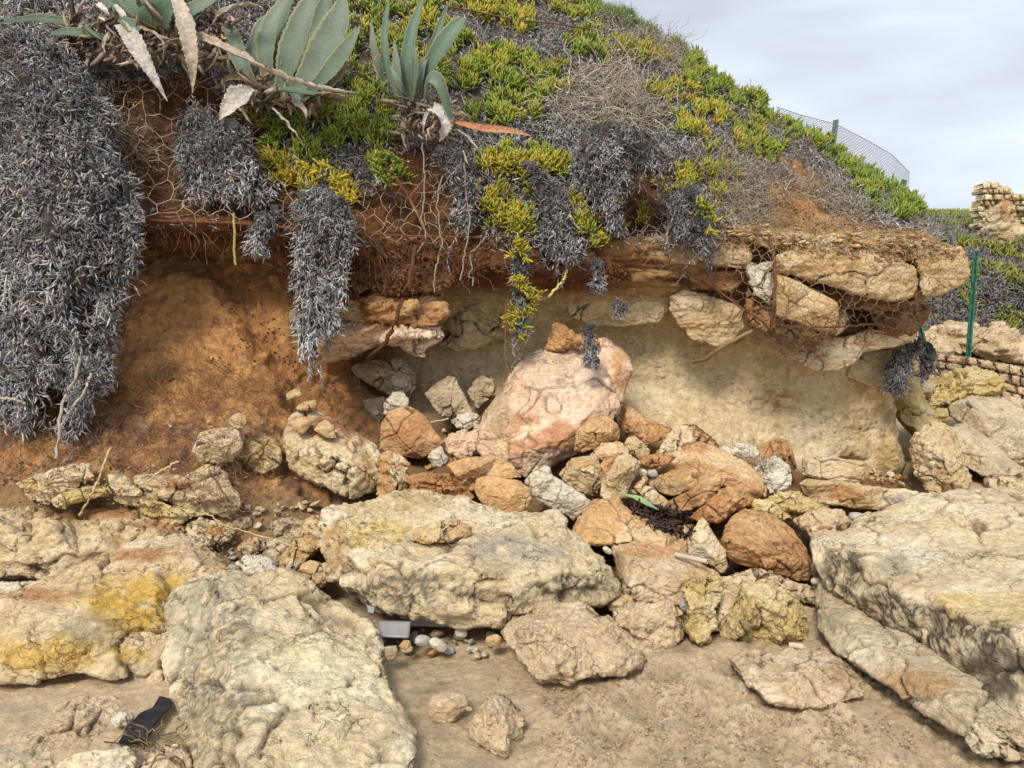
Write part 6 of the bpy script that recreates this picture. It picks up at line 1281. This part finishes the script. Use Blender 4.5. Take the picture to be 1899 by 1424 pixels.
roots('brown twigs caught in the folded netting', '1400,560 1700,590 1760,560 1700,620 1560,640 1430,640', 110, 0.05, 0.18, 0.0018, (0.14, 0.08, 0.05), 0.2, 0.1, 7, off=0.05)
roots('dark wet seaweed and twigs lying behind the long orange block', '1165,940 1215,935 1270,950 1285,985 1260,990 1200,965', 260, 0.02, 0.07, 0.005, (0.06, 0.04, 0.035), 0.5, 0.1, 8, name='seaweed')
roots('small heap of dry sticks by the black plastic sheet', '250,1370 300,1340 320,1370 290,1400 262,1400', 26, 0.06, 0.13, 0.0025, (0.24, 0.17, 0.10), 0.0, 0.1, 9, name='sticks')
roots('grey twigs lying on the pale broken block', '1375,845 1440,850 1440,868 1400,862', 26, 0.06, 0.16, 0.0025, (0.36, 0.31, 0.25), 0.1, 0.1, 10, name='sticks')
agl = empty('agave_leaf', P(1200, 935, 4.1), 'single cut green agave leaf lying on the rubble', 'agave leaf')
agave_leaf(agl, 'leaf', '1160,918,4.15 1180,922,4.08 1200,934,4.04 1222,946,4.04', .022, (0.30, 0.42, 0.16), (0.22, 0.36, 0.2), hint=(0, -.4, 1))

# ------------------------------------------------------------------ litter on the beach
def prism(name, lab, cat, quad, th, mat, parent=None, bend=0.0, n=10):
    """thin sheet of real thickness through four world corners"""
    a, b, c, d = (np.array(x) for x in quad); s = np.linspace(0, 1, n)
    g = np.array([[(a * (1 - x) + b * x) * (1 - y) + (d * (1 - x) + c * x) * y for x in s] for y in s])
    nn = unit(np.cross(b - a, d - a)[None])[0]; g = g + nn * (bend * fbm(g.reshape(-1, 3) * 9, 2)).reshape(n, n)[..., None]
    top = g.reshape(-1, 3) + nn * th / 2; bot = g.reshape(-1, 3) - nn * th / 2; f = grid_faces(n, n); m = n * n
    ed = []
    per = [i for i in range(n)] + [i * n + n - 1 for i in range(1, n)] + [m - 1 - i for i in range(1, n)] + [(n - 1 - i) * n for i in range(1, n - 1)]
    for i in range(len(per)): j = (i + 1) % len(per); ed.append([per[i], per[j], per[j] + m, per[i] + m])
    o = mesh_np(name, np.concatenate([top, bot]), np.concatenate([f, f[:, ::-1] + m, np.array(ed)]), None, mat, parent=parent)
    return tag(o, lab, cat) if lab else o
def corner(u, v, Y): return P(u, v, Y)
prism('plastic_sheet', 'torn black plastic sheet half buried beside the huge boulder', 'plastic sheet', [corner(268, 1322, 2.52), corner(320, 1300, 2.58), corner(268, 1384, 2.32), corner(218, 1372, 2.36)], 0.008, M_BLACK, bend=0.03)
prism('plastic_strip', 'narrow black plastic strip behind the torn black sheet', 'plastic strip', [corner(278, 1325, 2.5), corner(296, 1292, 2.62), corner(318, 1296, 2.6), corner(312, 1318, 2.5)], 0.006, M_BLACK, bend=0.02)
tr = empty('plastic_tray', P(732, 1175, 3.1), 'white plastic tray pushed under the long slab', 'plastic tray')
prism('side', None, None, [P(702, 1150, 3.02), P(760, 1152, 3.02), P(757, 1182, 3.0), P(706, 1180, 3.0)], 0.006, M_WHITE, tr)
prism('side', None, None, [P(760, 1152, 3.02), P(762, 1150, 3.3), P(760, 1178, 3.3), P(757, 1182, 3.0)], 0.006, M_WHITE, tr)
prism('base', None, None, [P(706, 1180, 3.0), P(757, 1182, 3.0), P(757, 1176, 3.28), P(708, 1175, 3.28)], 0.006, M_WHITE, tr)
prism('polystyrene_board', 'white polystyrene board deep under the long slab', 'polystyrene board', [P(762, 1142, 3.16), P(840, 1145, 3.16), P(838, 1160, 3.16), P(762, 1158, 3.16)], 0.03, M_WHITE)
prism('plastic_scrap', 'small white plastic scrap at the left tip of the long slab', 'plastic scrap', [P(680, 1122, 3.1), P(694, 1126, 3.1), P(692, 1138, 3.08), P(682, 1136, 3.08)], 0.008, M_WHITE)
strand('cane', 'bleached white cane lying on the square orange-grey block', 'cane', '1252,1028,3.58 1280,1034,3.52 1312,1042,3.46', 0.012, M_CANE, jit=0.0006, k=8)
strand('driftwood', 'pale bamboo stub at the foot of the porous boulder', 'driftwood', '1464,1196,2.98 1478,1197,2.97 1490,1200,2.96', 0.012, M_CANE, jit=0.0006, k=6)
strand('stick', 'short straw-coloured stick beside the upright slab', 'stick', '795,785,4.9 815,780,4.88 832,776,4.88', 0.006, M_WOOD, col=(.5, .4, .25), k=6)

# ------------------------------------------------------------------ far bank, its walls, posts and fence
fu = np.linspace(1400, 2500, 170); fr = [(905, 7.0), (760, 9.6), (745, 10.0), (700, 10.2), (655, 10.6), (600, 11.2), (520, 12.0), (450, 12.8), (412, 14.5), (398, 17), (392, 40)]
rt2 = np.linspace(0, len(fr) - 1, 150); ii = np.arange(len(fr))
fv = np.interp(rt2, ii, [a for a, b in fr]); fY = np.interp(rt2, ii, [b for a, b in fr])
UU, VV = np.meshgrid(fu, fv); YY = np.repeat(fY[:, None], len(fu), 1) + (UU - 1800) * -0.0012 * sstep(2, 5, rt2)[:, None]
RR = np.repeat(rt2, len(fu))
fp = P(UU.ravel(), VV.ravel(), YY.ravel()); fp[:, 2] = np.where(RR < 1.2, np.minimum(fp[:, 2], -0.02), fp[:, 2])
fp = fp + np.array([0, -1, 0.3]) * (sstep(3, 5, RR) * sstep(9.6, 8.8, RR) * (0.5 * fbm(fp * 0.9, 3) + 0.12 * fbm(fp * 4, 3)))[:, None]
ff = grid_faces(len(rt2), len(fu)); fn_ = smooth_normals(fp, ff)
fcol = np.tile(C3(0.30, 0.23, 0.13), (len(fp), 1)); fcol = mixc(fcol, C3(0.14, 0.13, 0.05), sstep(4.5, 5.2, RR) * sstep(-0.3, 0.1, fbm(fp * 1.4, 3)))
fcol = mixc(fcol, C3(0.17, 0.19, 0.07), sstep(7.6, 8.2, RR)); fcol = mixc(fcol, C3(0.46, 0.34, 0.2), sstep(1850, 1890, UU.ravel() + 20 * fbm(fp * 2, 2)) * sstep(7, 8, RR) * sstep(9, 8.3, RR))
far = mesh_np('hillside', fp, ff, None, M_SOIL, fcol, origin=np.zeros(3)); tag(far, kind='structure')
FP = face_pool(fp, ff); fnn = FP[1] * (-1 if FP[1][:, 1].mean() > 0 else 1); FU, FV = project(FP[0]); FR = RR[ff].mean(1)
wgt = FP[2] * np.clip(-(fnn * unit(FP[0] - np.array([0, 0, CAMZ]))).sum(1), .1, 1) * (FU > 1660) * (FU < 2100) * (FR > 4.6) * (FR < 9.3)
nf_ = fbm(FP[0] * 1.3, 3)
def far_cover(lab, cnt, w_, colr, L0, L1, Wd, name, dn=0.0):
    p, n = pool_sample((FP[0], fnn, FP[2], FP[3]), w_, cnt)
    d = unit(VR.normal(size=p.shape) * 0.6 + 0.5 * n + (0.4 - dn) * UP); m = len(p)
    c = vary(colr, m, 0.35, 0.1)
    v, q4, t3, cc = leaf_geo(p, d, unit(n + UP), VR.uniform(L0, L1, m), np.full(m, Wd), VR.normal(size=m) * .2, c * .8, c * 1.2)
    tag(mesh_np(name, v, q4, t3, M_LEAF, cc), lab, 'ground cover', kind='stuff')
gmask = sstep(-0.02, 0.1, nf_) * (FV < 640)
far_cover('green and yellow ice plant over the far bank', 9000, wgt * gmask, (0.22, 0.24, 0.04), 0.08, 0.18, 0.014, 'far_ice_plant')
far_cover('grey dead creepers over the far bank', 9000, wgt * (1 - gmask) * sstep(400, 420, FV) + wgt * 0.05, (0.17, 0.16, 0.17), 0.08, 0.16, 0.011, 'far_dead_mat', 0.6)
far_cover('grass along the top of the far bank', 5000, wgt * (FV < 440) * (FV > 385), (0.22, 0.25, 0.10), 0.08, 0.2, 0.008, 'far_grass')

def block_wall(name, lab, cat, u0, u1, top, bot, Yf, th, rows, wmean, pal, seed, skipf=None, rough=0.02):
    """dry masonry: every course of its own height, every stone of its own length"""
    rs = np.random.RandomState(seed); V = []; Q = []; Cc = []; off = 0; import itertools
    y = np.cumsum([0] + list(rs.uniform(0.8, 1.2, rows))); y /= y[-1]
    for r in range(rows):
        u = u0 - rs.uniform(0, wmean)
        while u < u1:
            w_ = wmean * rs.uniform(0.6, 1.5); a, b = u + 0.5, u + w_ - 0.5; u += w_
            t0 = lambda x: np.interp(x, *top); b0 = lambda x: np.interp(x, *bot)
            va = [t0(a) + (b0(a) - t0(a)) * y[r], t0(b) + (b0(b) - t0(b)) * y[r], t0(b) + (b0(b) - t0(b)) * y[r + 1], t0(a) + (b0(a) - t0(a)) * y[r + 1]]
            if skipf and skipf((a + b) / 2, sum(va) / 4): continue
            Yc = Yf((a + b) / 2) + rs.normal() * rough
            m = 6; g = np.linspace(0, 1, m); 
            uu = np.array([[(a * (1 - x) + b * x) for x in g] for yy in g]); vv = np.array([[(va[0] * (1 - x) + va[1] * x) * (1 - yy) + (va[3] * (1 - x) + va[2] * x) * yy for x in g] for yy in g])
            ex = np.minimum(np.minimum(g, 1 - g)[None, :], np.minimum(g, 1 - g)[:, None])
            cu_, cvv = uu.mean(), vv.mean(); k = np.where(ex < 0.05, 0.96, 1.0)
            corner_ = (np.abs(g - .5)[None, :] + np.abs(g - .5)[:, None]) > 0.9
            k = np.where(corner_, 0.88, k); uu = cu_ + (uu - cu_) * k + rs.normal(size=uu.shape) * 0.25; vv = cvv + (vv - cvv) * k + rs.normal(size=uu.shape) * 0.25
            Yg = Yc + np.where(ex < 0.05, 0.06, 0) - 0.02 * rs.rand() + rs.normal(size=uu.shape) * 0.008
            front = P(uu.ravel(), vv.ravel(), Yg.ravel()); back = front.copy(); back[:, 1] += th
            back_idx = m * m
            f = grid_faces(m, m); per = [i for i in range(m)] + [i * m + m - 1 for i in range(1, m)] + [m * m - 1 - i for i in range(1, m)] + [(m - 1 - i) * m for i in range(1, m - 1)]
            e = [[per[i], per[(i + 1) % len(per)], per[(i + 1) % len(per)] + back_idx, per[i] + back_idx] for i in range(len(per))]
            V.append(np.concatenate([front, back])); Q.append(np.concatenate([f, f[:, ::-1] + back_idx, np.array(e)]) + off); off += 2 * m * m
            bc = np.array(PAL[pal][0]) * (1 + 0.16 * rs.normal()) * (1 + 0.04 * rs.normal(size=3)); Cc.append(np.tile(np.clip(bc, .05, .9), (2 * m * m, 1)))
    v = np.concatenate(V); return tag(mesh_np(name, v, np.concatenate(Q), None, M_ROCK, np.concatenate(Cc)), lab, cat)
block_wall('retaining_wall', 'low dry stone wall of squared tan blocks at the right edge', 'stone wall', 1700, 1990, ([1700, 1800, 1899, 2000], [652, 662, 680, 695]), ([1700, 1800, 1899, 2000], [700, 722, 752, 775]), lambda u: 9.6 - (u - 1700) * 0.002, 0.45, 4, 25, 'sandy', 3)
def ruin_skip(u, v):
    top = np.interp(u, [1818, 1822, 1850, 1852, 1872, 1878, 1890, 2000], [420, 336, 338, 345, 347, 362, 364, 366])
    return v < top
block_wall('ruined_wall', 'ruined stone wall with a broken taller end on the bank', 'stone wall', 1822, 2010, ([1800, 2010], [330, 330]), ([1800, 2010], [500, 500]), lambda u: 13.4 + (u - 1820) * -0.004, 0.25, 17, 13, 'pale', 5, ruin_skip, 0.05)
rock('rough stone core of the ruined wall', 'beige', 13.6, 0.8, '1822,352 1832,342 1848,340 1852,350 1872,352 1880,368 1920,370 2010,372 2010,490 1830,490 1820,440 1822,400', name='rubble_core', cat='wall core', vox=0.035, strata=0.05, crumble=0.05, masks=((1866, 385, 14, 30, (0.36, .17, .08), .9),))
rock('pale outcrop of rock above the dry stone wall', 'sandy', 10.3, 0.6, '1695,660 1700,625 1740,605 1790,600 1830,612 1850,595 1870,610 1900,625 2000,640 2000,690 1899,672 1800,655', name='outcrop', cat='rock outcrop', vox=0.03, crumble=0.06, strata=0.03, rough=2)
rock('broken rock shelf near the foot of the right edge wall', 'sandy', 8.6, 0.6, '1835,742 1860,738 1899,742 1990,750 1990,770 1880,765 1845,756', vox=0.02, crumble=0.03)
def post(name, lab, a, b, rad, mat, foot=True):
    a, b = np.array(a), np.array(b); d = unit((b - a)[None])[0]; L_ = np.linalg.norm(b - a)
    s = unit(np.cross(d, [0, 1, 0])[None])[0]; t_ = np.cross(d, s)
    # T-shaped section post with a small cap
    sec = np.array([(-1, -1), (1, -1), (1, -.55), (.3, -.55), (.3, 1), (-.3, 1), (-.3, -.55), (-1, -.55)]) * rad
    k = len(sec); V = np.concatenate([a + s * x + t_ * y + d * h for h in (0, L_) for x, y in sec]).reshape(-1, 3)
    q = [[i, (i + 1) % k, (i + 1) % k + k, i + k] for i in range(k)]
    import bmesh
    me = bpy.data.meshes.new(name); org = a.copy(); me.from_pydata([tuple(x - org) for x in V], [], [tuple(x) for x in q] + [tuple(range(k))[::-1], tuple(range(k, 2 * k))])
    me.materials.append(mat); o = bpy.data.objects.new(name, me); COLL.objects.link(o); o.location = org; o['_o'] = [float(x) for x in org]
    return tag(o, lab, 'post')
post('fence_post', 'tall green metal post standing on the low stone wall', P(1797, 662, 9.2), P(1812, 468, 9.2), 0.028, M_GREEN)
post('fence_post', 'short leaning green post half hidden by dead creeper', P(1718, 645, 9.0), P(1706, 600, 9.0), 0.028, M_GREEN)
post('fence_post', 'faded green post carrying the chain-link fence on the crest', P(1541, 310, 9.0), P(1552, 222, 9.0), 0.03, M_GREY_GREEN)
post('fence_post', 'faded green post leaning at the lower end of the chain-link fence', P(1664, 380, 9.0), P(1679, 334, 8.9), 0.03, M_GREY_GREEN)
# chain-link
def fence_pt(s, h):
    U = np.interp(s, [0, .34, .62, .82, 1], [1440, 1551, 1612, 1655, 1687]); T = np.interp(s, [0, .15, .34, .62, .82, 1], [198, 214, 230, 262, 287, 320]); B = np.interp(s, [0, .34, .62, .82, 1], [250, 300, 345, 372, 376])
    return P(U, B + (T - B) * h, 9.0 - 0.1 * s + 0.05 * np.sin(s * 9))
pl = []; nn_ = 46
for sgn in (1, -1):
    for i in range(-16, nn_ + 16):
        a = np.linspace(0, 1, 30); s_ = (i + sgn * a * 14 + (0 if sgn > 0 else 14)) / nn_; k = (s_ >= 0) & (s_ <= 1)
        if k.sum() < 3: continue
        aa = np.linspace(a[k][0], a[k][-1], 12); ss = (i + sgn * aa * 14 + (0 if sgn > 0 else 14)) / nn_
        pl.append(fence_pt(ss, aa))
fr_ = empty('chain_link_fence', (float(pl[0][0][0]), 9.0, float(pl[0][:, 2].min())), 'sagging chain-link fence against the sky on the crest', 'fence')
v, q = tube_geo(np.array(pl), np.full(len(pl), 0.0026)); mesh_np('mesh', v, q, None, M_LINK, parent=fr_)
s_ = np.linspace(0, 1, 40); v, q = tube_geo(fence_pt(s_, np.ones(40))[None], np.array([0.004])); mesh_np('top_wire', v, q, None, M_LINK, parent=fr_)

# ------------------------------------------------------------------ crumbs: too many and too small to count
def crumbs(lab, name, poly, cnt, r0, r1, colr, seed, on='C', soft=False, power=2.5, mat=None):
    rs = np.random.RandomState(seed); poly = pts(poly); us = [p[0] for p in poly]; vs = [p[1] for p in poly]
    u = rs.uniform(min(us), max(us), cnt * 5); v = rs.uniform(min(vs), max(vs), cnt * 5); k = in_poly(u, v, poly)
    k &= rs.rand(len(u)) < np.clip(0.5 + 1.6 * perlin(np.stack([u / 60, v / 40, 0 * u + seed], 1)), 0.05, 1)
    u, v = u[k][:cnt], v[k][:cnt]; zc, zr = look(ZC, u, v), look(ZR, u, v)
    k = (zr > zc + 0.02) if on == 'C' else (np.minimum(zc, zr) < 20); u, v, Y = u[k], v[k], np.minimum(zc, zr)[k]
    k = Y < 20; u, v, Y = u[k], v[k], Y[k]; m = len(u)
    r = r0 + (r1 - r0) * rs.rand(m) ** power; c = P(u, v, Y); 
    pv, pf = proto('stone', seed % 5); 
    import bmesh
    # coarse version of the stone shape
    bm = bmesh.new(); rr = np.random.RandomState(seed)
    for i in range(12): q = rr.normal(size=3); q /= np.linalg.norm(q); bm.verts.new(q * (1, .9, .7) * rr.uniform(.8, 1.1))
    bmesh.ops.convex_hull(bm, input=bm.verts[:]); 
    for x in [x for x in bm.verts if not x.link_faces]: bm.verts.remove(x)
    bmesh.ops.triangulate(bm, faces=bm.faces[:]); bm.verts.ensure_lookup_table(); pv = np.array([x.co[:] for x in bm.verts]); pf = np.array([[x.index for x in y.verts] for y in bm.faces]); bm.free()
    a = rs.uniform(0, 6.28, m); b = rs.normal(size=m) * 0.6; ca, sa, cb, sb = np.cos(a), np.sin(a), np.cos(b), np.sin(b)
    Rm = np.stack([np.stack([ca, -sa * cb, sa * sb], 1), np.stack([sa, ca * cb, -ca * sb], 1), np.stack([0 * a, sb, cb], 1)], 1)
    V = np.einsum('mij,kj->mki', Rm, pv) * r[:, None, None] * rs.uniform(.75, 1.3, (m, 1, 3)) + c[:, None] + np.array([0, 0, 0.0])
    Fi = (pf[None] + (np.arange(m) * len(pv))[:, None, None]).reshape(-1, 3)
    cc = np.repeat(vary(colr, m, 0.16, 0.03, rs), len(pv), 0)
    tag(mesh_np(name, V.reshape(-1, 3), None, Fi, mat or M_SOIL, cc, smooth=soft), lab, 'crumbs', kind='stuff')
crumbs('clods of damp sand kicked up over the beach', 'sand_clods', '1000,1270 1200,1240 1350,1300 1600,1290 1780,1424 1060,1424 1000,1380', 1500, 0.002, 0.0085, (0.56, 0.43, 0.28), 21, mat=M_SAND, power=3)
crumbs('fine grit and sand lumps across the beach', 'grit', '700,1230 1340,1190 1500,1300 1800,1424 700,1424', 1600, 0.0012, 0.005, (0.5, 0.38, 0.25), 22, mat=M_SAND, power=3)
crumbs('crumbled earth over the orange slope', 'soil_crumbs', '180,620 300,560 430,520 560,650 690,800 620,930 440,965 300,870 60,890 0,800', 1700, 0.002, 0.011, (0.46, 0.25, 0.11), 23)
crumbs('dark crumbs of soil in the groove of the orange slope', 'soil_crumbs', '380,520 440,500 620,740 640,800 560,800 480,700', 500, 0.003, 0.014, (0.22, 0.10, 0.05), 24)
crumbs('pale grit at the foot of the slope', 'grit', '0,850 300,870 450,960 640,930 640,1010 420,1060 300,1000 0,950', 900, 0.003, 0.014, (0.5, 0.36, 0.2), 25, on='A')
crumbs('broken grit over the ledges of the overhang', 'grit', '1290,420 1440,400 1700,425 1780,465 1760,490 1440,475 1290,450', 1500, 0.003, 0.016, (0.46, 0.31, 0.16), 26, on='A')
crumbs('crumbling earth under the lip', 'soil_crumbs', '640,440 900,440 1140,470 1200,500 1130,540 900,530 640,560', 1300, 0.004, 0.02, (0.24, 0.11, 0.05), 27, on='A')
crumbs('grit between the fallen stones', 'grit', '690,850 760,780 900,830 1250,850 1500,900 1700,940 1500,1000 1340,1080 1100,1000 860,925 700,930', 1800, 0.003, 0.014, (0.42, 0.26, 0.13), 28)
crumbs('crumbs of soil on the netted red face', 'soil_crumbs', '200,150 420,150 560,420 250,410', 500, 0.004, 0.014, (0.16, 0.075, 0.035), 29)
crumbs('crumbs on the orange earth of the hill', 'soil_crumbs', '1430,310 1560,380 1720,430 1700,450 1440,440', 900, 0.003, 0.014, (0.40, 0.23, 0.11), 30)
